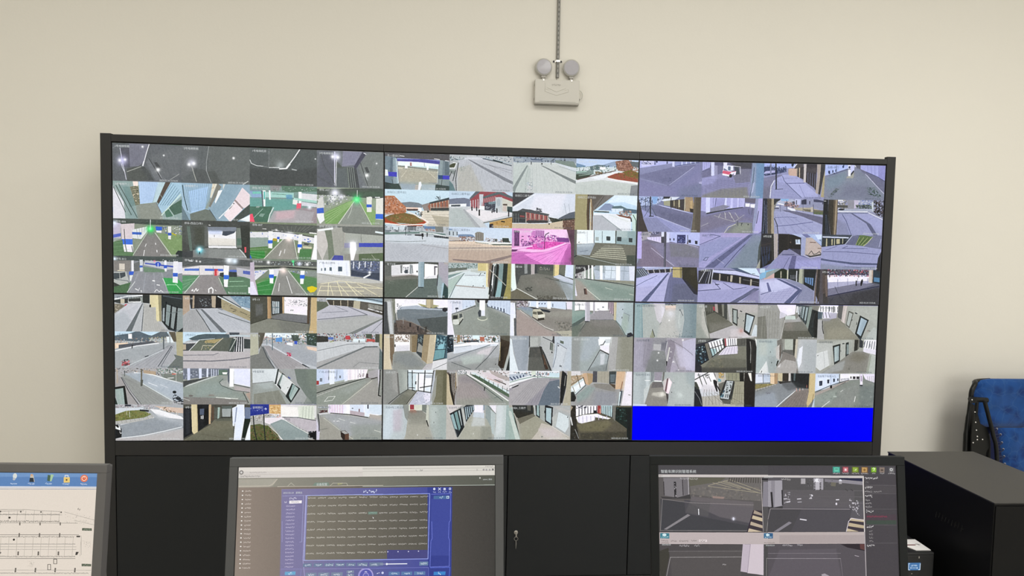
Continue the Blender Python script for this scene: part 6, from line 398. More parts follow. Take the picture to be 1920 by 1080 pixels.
'223': 'b 888cac;p 3c4450 -15,-20 498,-20 457,251 -15,366;l c0c8ec 20.6 15,67 441,82;p 2c3438 -15,108 406,108 351,274 -15,355;s c0bc9c 11.4 3 75,117 347,109 75,333 351,274;p a8a080 75,117 90,117 96,333 79,333;p b4ac88 158,125 182,124 181,299 163,300;p b4ac88 241,123 300,121 301,255 245,267;p 646888 475,44 640,-20 612,288 387,283;p 707494 830,-20 1015,-20 1015,401 696,326;s 50547c/6 3.4 5 464,86 618,61 399,273 588,278;p 587044 628,-20 842,44 708,316 565,289;s b0b478 6.9 4 629,60 831,75 571,278 695,296;s 3c5430 9.1 3 636,91 797,117 587,247 706,264;l c8d0e8 8 498,33 387,283;l c8c898 8 843,54 764,221 696,316;l 181c24 18.3 351,278 396,190;l b8bce0 8 987,112 958,340;p 9498c4 -15,366 363,274 696,326 1015,401 957,692 930,1020 28,1020 -15,469;p 7c8498/7 -15,840 429,912 915,900 906,1020 29,1020;l 50547c 8 26,489 417,489 952,547;l 50547c 6.9 343,388 436,323;l 50547c 5.7 355,387 769,386;l 5c6088 6.9 72,447 258,328;p 50587c -15,675 139,723 544,795 948,806 950,857 546,857 -15,737;l 5c6484 6.9 405,913 726,946 905,941;s 7c80a4/5 3.4 12 34,757 939,506 27,510 937,444;s 7c80a4/4 3.4 12 64,571 894,590 51,963 786,944;p 26282c 1015,401 1015,400 1015,1020 931,1020 955,650',
'232': 'b 9094b4;p 78b0d8 -15,196 86,70 356,-20 230,149 -15,340;p b8d0e4 -15,-20 85,-20 87,111 -15,134;p c8a4a0 68,298 240,108 245,293 81,318;p 8c9898 111,111 321,-20 345,43 241,128 92,297;p 1c2818 241,128 368,-20 451,40 451,288 244,273;p 202828 474,-20 651,-20 648,387 475,288;p b0ac98 340,84 357,63 362,270 345,270;p b8b8a0 448,40 472,40 472,308 451,299;s 8c90a0/8 9.1 4 513,183 584,182 516,287 587,306;p b4b8c0 601,57 619,57 622,387 604,378;p a8ac98 651,-20 728,-20 721,447 648,387;p 7c8078 704,-20 731,-20 733,447 709,447;p 182024 728,-20 934,-20 909,629 733,447;p 5c80b0 745,240 893,257 888,485 755,384;s 182434 9.1 3 787,259 858,278 792,466 864,506;p a8a8d0 -15,340 256,272 351,291 687,510 915,629 925,1020 39,1020;p c8ccf0/7 -15,402 293,313 545,513 266,686 31,691;p 8488a8 351,280 541,327 733,447 909,629 919,1020 570,1020 701,572;p 505880 274,293 327,291 616,512 713,613 510,1020 404,1020 642,604;l 484c78 5.7 714,634 558,990;p 606494 118,410 148,409 207,666 160,688;l 6c7098 13.7 32,753 195,656;s 7c80b0/7 4.6 6 160,667 594,554 37,939 449,909;s 7c80b0/6 4.6 7 207,646 62,1001 617,553 392,994;p 302c2c 934,-20 1015,-20 1015,1020 1015,1020 929,712;p 6c6058 940,-20 958,-20 941,711 948,1020 918,1020 919,567;l 544840 11.4 1008,565 972,981;l 443c38 9.1 964,255 1002,337',
'233': 'b 504c54;p 3c3838 53,-20 112,-20 133,790 163,1020 68,1020;p 6c5c54 68,170 110,169 139,790 109,791;p 504440 30,46 77,45 95,708 59,709;p e8e4f8 116,168 816,151 810,379 138,541;k 120 23 c85868,383c5c,e0d8e8,a83c50,8088b0,283040 123,-20 812,-20 817,192 129,209;k 50 23 282c3c,444864 126,106 790,89 792,152 128,168;p a8a8c8 133,375 820,317 870,378 1015,479 686,590 144,769;s 6c7098/8 6.9 5 131,292 794,235 138,530 798,369;p c8c0b8 812,-20 883,-20 876,378 816,359;p b09c8c 859,-20 883,-20 881,367 867,368;p 283844 883,-20 1015,-20 1015,417 887,357;p 5080a8 901,211 1015,230 1015,355 904,336;p 5c6070 681,424 870,378 1015,417 1015,479 686,611;p 74748c 138,562 680,383 919,418 568,635 144,769;l 282c48 16 144,779 568,624 992,469;p 46464e 145,811 569,655 1015,479 1015,1020 163,1020;p 3a3a40 570,697 1015,520 1015,1020 460,1020;l 303444 5.7 255,497 334,765 459,991;l 303444 5.7 240,808 174,997;s 30343c/7 3.4 5 334,765 804,567 459,991 981,896;l 181820 18.3 607,322 610,457;e 14141c 11,24 609,343;p 14141c 695,289 712,268 722,340 700,465 682,466 679,362;l 202830 10.3 157,167 159,229;l 202030 11.4 643,155 645,217;p 2c2828 906,-20 1015,-20 1015,63 907,-20',
'500': 'b 9aa8ac;p 74949c -15,-20 236,-20 225,1020 -15,1020;p 8cacb0/7 -15,-20 119,-20 119,1020 -15,1020;p a8b0ac 119,60 399,-20 430,549 389,1020 143,1020;p c8c4cc 294,-20 487,-20 474,362 419,591 359,489;p e0dcec/7 423,74 488,135 452,446 428,384;p c8b4a8 487,63 663,59 659,193 489,197;p e0c8b8 493,73 657,70 658,131 494,135;l 302c28 9.1 487,22 662,28;l 302c28 6.9 546,51 563,10 610,60;p b8b8b4 489,197 659,193 737,689 717,1020 365,1020 418,570;o d8d8e0 80 579,298;p acb4b4 659,193 799,170 827,480 764,958 666,690;p 80949c 774,-20 1015,-20 1015,1020 764,1020 804,480;p 6c848c/7 891,-20 1015,-20 1015,1020 917,1020;l 485058 8 718,213 729,171 779,356;l c8d0cc 6.9 730,254 711,523 731,709;l b0c0bc 6.9 779,356 736,668;p 909478 292,759 330,1020 248,1020;l 283430 9.1 292,759 330,966;l 606c64 4.6 430,549 408,633;k 30 11 5c6c70,8c9898 481,859 972,726 1015,954 506,1020;o fff 14 558,495;s a8b8b8/6 5.7 5 26,41 259,37 26,971 365,965',
'501': 'b 8c8c84;p 44463c 125,-20 418,-20 497,466 209,846 141,308;p 58584c/7 149,39 266,-20 269,222 152,225;s 707468 4.6 4 149,80 255,78 153,266 258,243;p a49890 289,-20 336,-20 352,262 304,222;p b03848 261,78 290,77 302,201 269,191;p 3c3c34 336,-20 406,-20 424,323 352,262;p 7c7c70 401,-20 442,-20 448,364 424,354;p 3c403c 442,-20 495,-20 503,456 448,364;p b0b0b0 494,-20 536,-20 569,527 545,517;p a8a8a0 536,-20 1015,-20 1015,956 606,630 569,527;p b8b0b0/7 548,-20 1015,-20 1015,249 670,256;p 646456 142,349 293,243 545,507 605,610 221,866;p 7c7a70/7 205,576 557,527 594,610 232,824;p b4b0b4 221,866 605,610 785,752 871,958 235,1020;p c8c0c4 561,735 773,731 871,917 1015,935 565,1020;o c09088 46 738,773;p c8d4dc 1015,623 1015,935 906,916 959,582;p 1c2424 579,123 671,162 671,639 593,548;p 9ca8a4 597,164 657,183 658,577 604,516;p 1c2424 799,243 960,333 876,906 780,793;p a8bcc4 818,294 937,364 869,823 803,751;p b8ccd8/8 884,355 937,371 869,823 845,792;l 303838 13.7 710,197 740,217;l 2c3438 9.1 680,380 682,421;l 2c3438 9.1 774,461 772,503;p a0a49c -15,-20 113,-20 156,473 223,1020 -15,1020;p b4b4ac 81,185 126,81 211,1020 89,682;l 404840 8 122,225 163,577 209,825;p 8c948c/7 -15,476 89,682 176,1020 -15,1020;l 605858/8 6.9 541,964 753,960',
'510': 'b a09ca8;p 9c98ac -15,117 214,72 309,153 167,1020 -15,1020;p 8c8898 156,73 331,-20 301,403 190,947 154,864;s b4b0c4/5 4.6 6 4,159 214,72 2,950 164,739;p 8c8c94 307,-20 530,-20 512,399 300,320;p b0b0b4 315,184 439,192 429,369 312,340;p 787884 444,120 502,118 500,358 441,359;s 585c68 3.4 4 450,151 497,150 452,317 499,316;p 6c6c7c 508,87 543,87 524,399 500,399;p b8b8bc 531,108 543,107 518,399 506,399;p 808484 312,371 500,389 528,670 532,1020 190,1020 278,445;p 74787a/7 233,633 515,628 532,1020 190,1020;p 888090 542,45 672,105 654,438 590,1020 531,952 539,670;p c4c4c0 563,273 587,273 551,680 528,670;p 14181c 525,670 545,691 539,837 529,795;p a49cac 649,105 765,-20 1015,-20 1015,955 744,959;p b8b4d0 778,103 1015,-20 1015,955 849,937;p c4c0dc/7 673,188 936,454 943,893 754,833;p a8a0b4 632,606 732,938 590,1020;l 706c7c 5.7 577,44 816,290 961,496;l 7c7884 5.7 655,522 744,949;o fff 18 789,61;o fff 15 399,439;o fff 16 383,662;o fff 10 582,586;o fff 10 600,408;o fff 10 645,689;l e8e8e8 5.7 622,706 669,705;o fff 11 732,934',
'511': 'b 6e7068;p 2c2c38 -15,-20 436,-20 191,179 -15,266;p 585c58 -15,-20 330,-20 167,117 -15,182;p 14202c -15,287 144,159 222,638 107,807 -15,662;k 40 34 5c8ca4,304858,a8ccd8,486c7c -15,307 138,201 204,617 106,723 58,682;s 14181c 12.6 3 5,307 144,180 95,786 222,638;l 14181c 10.3 18,411 170,346;p 787468 150,159 196,137 268,553 222,617;p dce8f0 196,127 448,-20 464,257 280,532;p f4ecfc 202,137 436,39 451,195 253,345;p 9cc0c4 229,303 335,301 337,427 280,532;s 181c20 10.3 6 202,137 436,39 280,532 470,268;l 202428 9.1 229,303 462,174;p f4ecfc 483,-20 672,-20 675,191 499,226;s 202838 8 4 530,17 636,8 540,214 646,192;p a83c48 465,-20 489,-20 504,225 481,215;l 181c20 13.7 447,8 475,257;l 14181c 11.4 268,553 487,257;l 202428 8 487,236 675,202;p d8d0e4 511,236 687,212 703,441 373,489 464,299;s b0a8c0 9.1 6 488,278 676,222 409,488 691,431;p 585850 672,-20 820,-20 817,209 687,222;s 3c3c38 5.7 2 755,23 802,22 758,190 805,189;p 787868 480,508 691,441 699,232 829,230 843,942 109,932 37,850 222,638 397,488;p 68685a 223,679 457,571 837,606 843,952 109,953;k 20 34 847c60/6,5c6050/6 221,575 457,571 462,843 226,847;p 40403c/8 -15,850 403,865 841,837 843,1020 -15,1020;p 20202c -15,620 107,828 110,1020 -15,955;p 181818 825,-20 956,40 938,1020 855,1020;p 242424 920,41 1015,61 1015,1020 938,1020;l a0a09c 9.1 892,83 907,291 910,710;l 403c34 9.1 923,166 938,940;p d8dcd8 967,-20 1015,39 1015,394 1015,374',
'502': 'b 7f7e76;p 989894 -15,42 294,-20 442,323 397,1020 -15,1020;p 74746a -15,373 135,329 172,1020 -15,1020;s b0b0a4/6 4.6 8 83,102 393,241 77,975 384,970;s 5c5c50/6 4.6 6 119,143 345,242 112,975 337,971;p e8e0f8 305,-20 636,-20 618,278 489,322 368,200;p c8c4d4 368,200 488,281 443,365 361,408;o f0ecff 69 533,176;p c0d0c8 459,323 619,320 633,423 456,448;p a4a4a4 456,427 633,423 679,339 754,546 434,531;p 74746a 434,531 729,484 829,690 917,939 408,1020;p 5c5c50 439,760 854,752 918,960 420,1020;o 8c8078/7 80 531,613;l c8c8c4 8 450,448 397,990;p 404c50 624,-20 897,44 803,586 678,318;p c8d4dc 672,49 719,48 701,297 665,277;p 98acb0 731,47 779,57 751,400 715,359;p 90a4a8 791,67 838,76 800,462 770,441;p e0e4f0 642,39 666,38 659,236 635,226;s 182024 10.3 4 696,48 839,87 690,339 802,566;p 84948c 850,45 897,54 889,231 841,690 809,607;p 283030 899,127 1015,187 1015,958 917,939 841,732;p 1c1e1e 923,168 1015,208 1015,937 953,938;l 404c50 5.7 949,230 911,647',
'503': 'b 908f84;p ece8f4 39,-20 341,-20 339,201 237,370 83,394 -15,228;s 283038 8 3 39,41 336,56 42,176 338,149;s 20282c 6.9 6 80,40 324,56 84,186 327,201;p d8d4ec 66,207 232,203 225,391 82,373;p 506470 -15,187 72,207 71,394 -15,416;s 383c44 6.9 4 31,207 173,205 35,374 201,370;p b0acc4 197,225 316,222 308,389 202,433;l 181c20 13.7 256,37 256,203;p 5c5c5c 335,-20 418,-20 404,429 331,347;p c4b8b4 418,-20 489,-20 454,532 393,471;l e0d4d0 8 466,32 424,512;p a4a8a0 489,-20 1015,-20 1015,1020 763,1020 629,842 467,574;p b0b4ac/7 549,51 1015,63 1015,584 819,379 576,176;p 5c5c54 510,156 595,217 535,666 473,574;p a8b0ac 523,197 578,248 528,614 485,552;p 202828 704,288 856,420 734,1020 634,821;p a0b8c8 723,350 827,441 732,893 664,810;p 90a8b8/7 760,401 827,446 732,893 701,851;p b0b8b4 945,627 1015,689 1015,1020 787,1020;p 2c3438 618,196 658,226 656,257 616,227;l 283030 8 576,405 571,446;l 283030 9.1 656,497 651,560;l a0706c 5.7 846,713 841,755;l 484840 5.7 853,733 889,743;p 868474 108,435 331,368 455,553 629,842 728,1020 121,1020 89,644;p 97937f/7 161,705 469,636 667,925 156,1020;p 9090a4/7 83,394 237,391 203,454 96,466;p a8a8a8 -15,416 78,435 121,1020 -15,1020;l 202424 11.4 78,456 84,685 105,831',
'512': 'b a4aaa8;p a8b8b8 -15,39 326,-20 352,703 311,1020 -15,1020;p b8c0b8/7 31,80 173,78 182,496 40,498;p 98a4a4/8 182,496 336,493 335,1020 216,1020;p 74726c 339,54 421,-20 439,324 398,618 358,409;p c0bcb8 319,263 379,158 386,618 331,556;p 685c54 379,179 395,178 407,492 388,618;p 20241c 336,766 351,640 380,629 348,797;p 8c8c84 409,-20 646,-20 658,551 606,363 452,345;p b0b8ac 462,-20 605,-20 605,311 468,302;p 3c3c34 605,-20 646,-20 634,551 606,363;p c0b8a4 646,-20 688,-20 670,561 634,551;p 60605c 439,324 605,321 628,530 442,449 405,408;p 807a74 440,366 633,488 659,593 715,1020 346,1020 343,808 410,618;p a8a4a0 343,829 481,596 660,655 688,823 667,1020 346,1020;s c8c4c4/6 3.4 6 445,617 659,614 355,828 701,865;p e8e8ec/7 355,828 412,702 402,828;p b4b8bc 694,-20 1015,-20 1015,1020 727,1020 670,571;p e0e4f0 711,277 769,193 756,696 712,865 683,613;p a4acb0/7 766,67 1015,63 1015,1020 785,906;p d8dcdc 61,959 173,643 216,1020 50,1020;p c8ccd0 173,643 201,831 216,1020 192,1020;l 1c2420 9.1 102,938 91,990;l 40484c 6.9 232,359 233,401;e 485050 7,20 259,694',
'513': 'b 9ea096;p b4b8b4 -15,104 266,100 270,729 235,772 -15,524;p d0d4d4 -15,419 182,311 223,762 71,922 -15,797;l 9ca0a0 4.6 117,354 153,837;l 202828 8 19,482 31,465;p acb0a8 265,58 598,-20 584,409 492,537 306,750 246,751;p 202828 268,184 395,123 398,633 306,739;p 98acb0 293,225 375,178 380,601 310,666;p b0c4c4/7 305,246 341,224 345,623 315,645;p 283030 486,96 539,64 543,452 491,505;p 7c8c8c 503,138 553,137 542,410 507,442;p a0a49c 534,74 586,42 590,409 549,431;l 303838 16 433,118 460,117;l 303838 6.9 408,307 410,359;p 30302c 634,-20 693,-20 689,302 630,345;p 6c6c64 693,-20 717,-20 711,260 694,281;p 30343c 717,-20 777,38 776,238 716,218;p ece8f8 795,-20 1015,-20 1015,444 785,342;s 283040 8 5 813,27 974,45 794,216 963,276;s 384050 6.9 3 796,69 1002,171 792,132 999,297;p dcd8e8 788,237 1015,297 1015,444 785,353;p 84827a 606,346 785,342 895,425 849,952 144,1020 72,1020 306,750;p 74705f/7 631,366 799,405 873,509 734,680 552,578;p a4aaac/7 84,1020 306,750 493,600 453,895 144,1020;p b0b8b0 906,403 1015,465 1015,1020 850,1020;p 98a090 907,424 931,445 886,1020 849,952;e 5c5c54 11,16 560,862',
'520': 'b a2adab;p a4b0b4 -15,-20 273,-20 267,466 180,1020 -15,1020;p b4c0c4/7 -15,72 121,70 121,1020 -15,1020;p c8d4d8/8 203,-20 261,-20 255,403 211,677;p c0c8c8 174,509 278,340 224,719 179,951;p 80888c 285,-20 338,-20 324,255 283,298;p 9890a0 338,-20 473,-20 459,253 335,245;p fffff8 341,243 461,253 462,283 342,272;l f0f8f8 10.3 188,249 271,252;p 70706c 479,-20 509,-20 494,253 471,274;p 8c8880 312,287 465,285 528,567 554,714 563,1020 186,1020 278,382;p 6c6868 318,287 465,285 491,442 291,466;p c4c0b4/8 328,591 493,589 547,672 436,737 294,676;o e0dcd0 46 470,652;p a8b0b0 509,-20 1015,-20 1015,1020 581,1020 552,609;p b0bab8/7 639,83 970,78 1015,919 651,923;p 94a4a8/7 850,-20 1015,-20 1015,498 878,289;p c8c0c0 489,253 546,168 529,588 492,505;p ecd0dc 576,168 631,293 582,629 535,609 549,378;p f8f0f0/8 576,189 619,293 582,587 564,588;p 705058 547,189 570,178 540,588 516,546;p 585050 535,609 577,651 578,756 563,945;l 30302c 8 547,630 567,798;o d0dcd8/7 57 766,669;p c8d0e8 -15,932 227,950 227,1020 -15,1020;e 303434 6,16 629,587;e 505858 6,12 660,313',
'521': 'b 6c6a60;p e8e4ec -15,-20 347,-20 388,323 403,555 120,601 -15,266;p f8f0f8 240,-20 335,-20 377,408 307,451 244,241;l 181c1c 12.6 1,214 217,1;l 181c1c 10.3 58,35 135,411;l 30343c 9.1 135,96 199,347;l 30343c 8 230,116 268,262;k 16 21 202020,c8c8cc 158,54 241,53 231,179 172,159;l 20201c 10.3 311,-1 362,219;p b8b4ac 323,-20 513,-20 528,237 399,323 350,219;k 40 23 d8b040,e0a028,a89870,8c8474 382,-20 477,-20 480,175 397,155;k 12 21 4c94a8,78b0bc 379,176 433,197 434,270 387,271;p 949478 501,-20 726,-20 742,234 516,237;s 6c6c5c 6.9 3 554,27 678,25 558,216 682,214;p c8ccd4 82,475 403,555 418,702 244,915 149,959 74,707;p d0ccd4/8 116,348 353,387 392,555 120,580;p b4b0a4 122,706 417,660 481,912 826,950 827,1020 138,1020;p a09c84 635,257 813,254 826,950 600,953 616,488;s 5c584c/7 4.6 7 165,495 402,491 126,959 482,954;s 5c584c/7 4.6 5 108,622 416,575 149,938 825,907;s 6c6854/7 4.6 6 649,340 815,338 623,868 825,886;s 6c6854/7 4.6 3 648,298 623,910 802,296 814,908;p 1c1c20 303,220 332,209 369,261 371,366 433,533 409,544 365,408 386,555 362,555 330,408 310,303;p 303030 504,216 647,235 660,298 597,784 562,805 425,786 417,660;p b4bcc0 528,237 635,246 568,784 431,754 486,511;k 26 34 181c20,404848,c0ccd0 540,258 624,278 593,531 511,616 475,596;k 12 30 203c58,5c9098 417,639 497,490 478,764 431,765;s 1c2428 10.3 3 523,637 571,636 513,722 579,742;p 5c5c50 431,786 568,816 609,784 600,910 505,912;p 3c403c 597,784 659,277 651,446 616,805;p 1c1c1a 738,-20 809,-20 813,254 742,255;p 241e1c 820,-20 1015,-20 1015,1020 827,1020 814,275;p e8e4d8 868,-20 927,-20 944,252 920,231;l a8a8a0 6.9 809,12 813,233;p 20242c -15,392 83,496 122,748 144,1020 -15,1020;l 9ca0a4 6.9 7,560 87,770 126,959;p 40443c -15,266 32,287 82,475 35,497',
'522': 'b 7c8284;p d4dcf0 -15,-20 240,-20 245,268 -15,303;p b8c8e0 134,49 241,58 245,247 138,270;l 404c60 8 121,28 133,291;l 303840 6.9 2,20 240,37;p e8c8a0 240,-20 323,-20 318,330 252,310;p b08c64 311,-20 371,-20 371,309 318,330;p c8b890 371,-20 448,-20 447,244 375,224;p 383028 448,-20 549,-20 548,232 453,234;p c8c0bc 549,-20 583,-20 584,232 554,232;p 202428 585,-20 895,-20 893,449 676,388 602,263;p 506064 633,-20 668,-20 661,220 637,220;p 34302c 375,245 590,232 676,388 437,350;p 8c8048 -15,335 234,311 306,331 247,374 -15,483;k 20 27 948850,706840,a89c64 -15,335 246,310 247,374 -15,461;l a8a49c 18.3 12,504 200,406 342,330;s 585854 4.6 7 35,482 306,320 42,545 319,373;p 848a90 -15,588 365,330 602,263 702,472 367,1020 -15,1020;p 98a4b4/7 -15,694 323,562 389,900 356,1020 -15,1020;p 5c6064/8 436,287 626,263 725,430 560,517 462,392;p 303638/8 625,242 867,365 845,449 702,451;k 5 23 6c6c78/8 192,575 263,574 252,616 205,617;l dce4ec 13.7 362,1006 517,750 679,515;p 867c76 679,515 904,448 898,681 857,1020 391,1020;s 5c5450/7 3.4 9 680,536 905,491 427,1005 857,999;s 5c5450/5 3.4 6 634,621 908,596 473,899 879,893;p d0b880 907,-20 1015,-20 1015,468 1015,680 881,1020 867,893 900,533;p b8a06c 895,-20 913,-20 911,469 894,512;l 6c5c40 5.7 980,616 952,956;p b8c8d8 1015,616 1015,680 1015,1020 953,1020;l e8a090 9.1 689,441 694,525;l e8a090 9.1 747,440 748,514;l c87060 9.1 860,343 862,417;l e0c8c0 6.9 797,439 798,492',
'523': 'b 7e8480;p c4d4f0 -15,-20 408,-20 408,272 156,466 -15,531;p d8e4fc/8 28,109 243,106 248,338 36,468;l a8b8d8 11.4 259,21 260,338;p 202c44 66,224 120,213 120,350 72,366;p 405068 79,245 97,241 99,340 81,340;p 202c44 200,180 236,173 235,285 206,292;p 202c44 300,151 328,146 327,241 304,246;p 202c44 369,142 387,141 387,213 372,218;l 202838 8 402,19 408,272;p ece8fc 414,-20 743,-20 747,161 580,185 414,240;s 50546c 6.9 6 435,145 560,122 437,208 562,175;p 383038 589,79 607,79 609,142 591,142;p 302c34 631,78 673,78 675,152 633,152;p 302c34 691,78 741,81 741,157 693,151;p e4dcf4 791,-20 1015,-20 1015,263 843,160;s 7c7890 5.7 4 876,75 972,52 891,180 977,242;l 303440 9.1 26,531 249,359 408,261 568,185;p a89c94 -15,595 273,380 556,196 592,195 275,464 -15,679;l 484c4c 8 18,690 275,464 510,249;p 1c1c1c 253,359 285,348 287,432 255,439;p 808880 -15,701 568,206 748,193 1015,284 1015,1020 -15,1020;p 888c88/8 397,526 689,247 755,457 646,883 289,1020;p 6c7878/7 752,373 1015,327 1015,1020 769,1020;p 94a098/7 -15,679 395,441 286,888 -15,1020;k 60 34 8c9890/5,74807c/5,9ca49c/5 41,679 632,353 970,454 1015,1020 48,1020;p e4dcf8 747,-20 797,-20 802,329 757,330;p 20282c 751,326 803,325 800,361 754,356;p b09cc0 762,55 786,55 790,224 766,224;e a8b4ac 34,24 340,675;l dce0dc 10.3 127,996 254,814;l d8dcd8 6.9 433,536 473,482;l e8e8e4 11.4 688,670 674,819'}
CAPS = {'000': ('W', '1号电梯轿厢'), '001': ('W', '2号电梯轿厢'), '010': ('W', '3号电梯厅-1'), '011': ('W', '2号电梯厅-1'), '002': ('W', '1号电梯机房'), '003': ('W', '3号电梯轿厢'), '012': ('W', '停车-地下入口'), '013': ('W', '停车-A07'), '020': ('W', '停车-B06'), '021': ('W', '停车-西出口/车1'), '030': ('W', '停车-B12'), '031': ('W', '停车-B3'), '022': ('W', '停车-B07'), '023': ('W', '停车-西楼梯/1层'), '032': ('W', '停车-B08'), '033': ('K', '广场-北口停车'), '300': ('K', '8号-站前广场'), '301': ('W', '8号-14'), '310': ('K', '2号出口1'), '311': ('K', '2号出口2'), '302': ('W', '8号-13'), '303': ('K', '8号-12'), '312': ('W', '8号-15'), '331': ('W', '8号-7'), '322': ('K', '4号值班室'), '323': ('K', '广场-北停车场1'), '332': ('W', '站前路口'), '333': ('K', '广场-北停2'), '100': ('W', '负一层出口'), '101': ('W', '出站口二层'), '110': ('K', '出站口二层平台2'), '111': ('K', '出站口二层平台1'), '102': ('W', '出站口'), '103': ('W', '出站口二层平台3'), '112': ('W', '出站口二层平台'), '113': ('W', '出站口二层平台5'), '121': ('K', '出站口二层平台4'), '130': ('W', '地下3号'), '122': ('W', '出站口二层平台6'), '123': ('K', '北侧4号1'), '132': ('W', '北楼108'), '133': ('W', '北楼广场'), '400': ('W', '8号-11'), '401': ('K', '广场4号北'), '410': ('W', '8号-10'), '411': ('W', '8号-16'), '402': ('K', '广场3号'), '403': ('K', '北楼4-北门'), '412': ('W', '站房二层过道'), '413': ('W', '站房二层过道2'), '420': ('W', '站房大厅'), '421': ('W', '候车厅外'), '430': ('K', '北站4号三层过道'), '431': ('K', '北站4号三层西走廊'), '423': ('W', '候车厅南'), '432': ('W', '北站4_三层厅'), '200': ('K', '北楼1-北广场'), '202': ('K', '北楼2北'), '203': ('K', '北楼2-南门'), '220': ('K', '北楼3号'), '221': ('K', '站前广场2'), '231': ('W', '2号站前3'), '222': ('W', '8号过道'), '233': ('W', '8号-10'), '500': ('K', '8号三层北楼梯间1'), '501': ('W', '8号三层'), '510': ('K', '北站3号过道'), '511': ('W', '2号候车'), '502': ('W', '8号三层厅'), '503': ('K', '8号三层电梯'), '512': ('K', '北站5号过道1'), '513': ('K', '北站5号过道2'), '520': ('K', '北站3号过道2'), '521': ('K', '候车厅3'), '522': ('K', '站前地下车库入口'), '523': ('K', '北站地下车库入口')}
TIMES = ['2023-02-24 15:56:02', '2023-02-24 15:56:03', '2023-02-24 15:55:58', '2023-02-24 15:55:46']
QUADS = [[(-0.0042, 2.1205), (1.2131, 2.1131), (1.2165, 1.4379), (-0.0057, 1.4383)], [(1.2205, 2.1133), (2.4206, 2.1111), (2.4174, 1.4371), (1.2245, 1.4375)], [(2.4271, 2.1098), (3.6498, 2.1213), (3.6493, 1.4382), (2.4258, 1.4351)], [(-0.0041, 1.4312), (1.2156, 1.4308), (1.2167, 0.7555), (-0.0069, 0.749)], [(1.2236, 1.4304), (2.4161, 1.4293), (2.426, 0.756), (1.222, 0.756)], [(2.4237, 1.4279), (3.6477, 1.4318), (3.6505, 0.7487), (2.43, 0.7547)]]
PW, PH = 192, 108
SAT = (.92, .88, .84, .78, .74, .74)
def screen_image(name, A):
    h, wd = A.shape[:2]; im = bpy.data.images.new(name, wd, h, alpha=False); im.colorspace_settings.name = 'sRGB'
    P = np.ones((h, wd, 4), np.float32); P[..., :3] = A[::-1]; im.pixels.foreach_set(P.ravel()); im.update(); im.pack(); return im
def screen_mat(name, im, rough=.42, spec=.25):
    m = bpy.data.materials.new(name); m.use_nodes = True; nt = m.node_tree; b = nt.nodes['Principled BSDF']
    t = nt.nodes.new('ShaderNodeTexImage'); t.image = im; t.interpolation = 'Cubic'
    b.inputs['Base Color'].default_value = (0, 0, 0, 1); b.inputs['Roughness'].default_value = rough; b.inputs['Specular IOR Level'].default_value = spec
    nt.links.new(t.outputs['Color'], b.inputs['Emission Color']); b.inputs['Emission Strength'].default_value = 1.0
    return m
DL = ['flat display showing lift shafts and parking garage pictures, upper left of the wall',
      'flat display with one magenta tinted camera picture, upper centre of the wall',
      'flat display with violet tinted street and plaza pictures, upper right of the wall',
      'flat display showing plazas, stairs and a blue road sign, lower left of the wall',
      'flat display with two white vans and indoor halls, lower centre of the wall',
      'flat display of corridors above a plain bright blue strip, lower right of the wall']
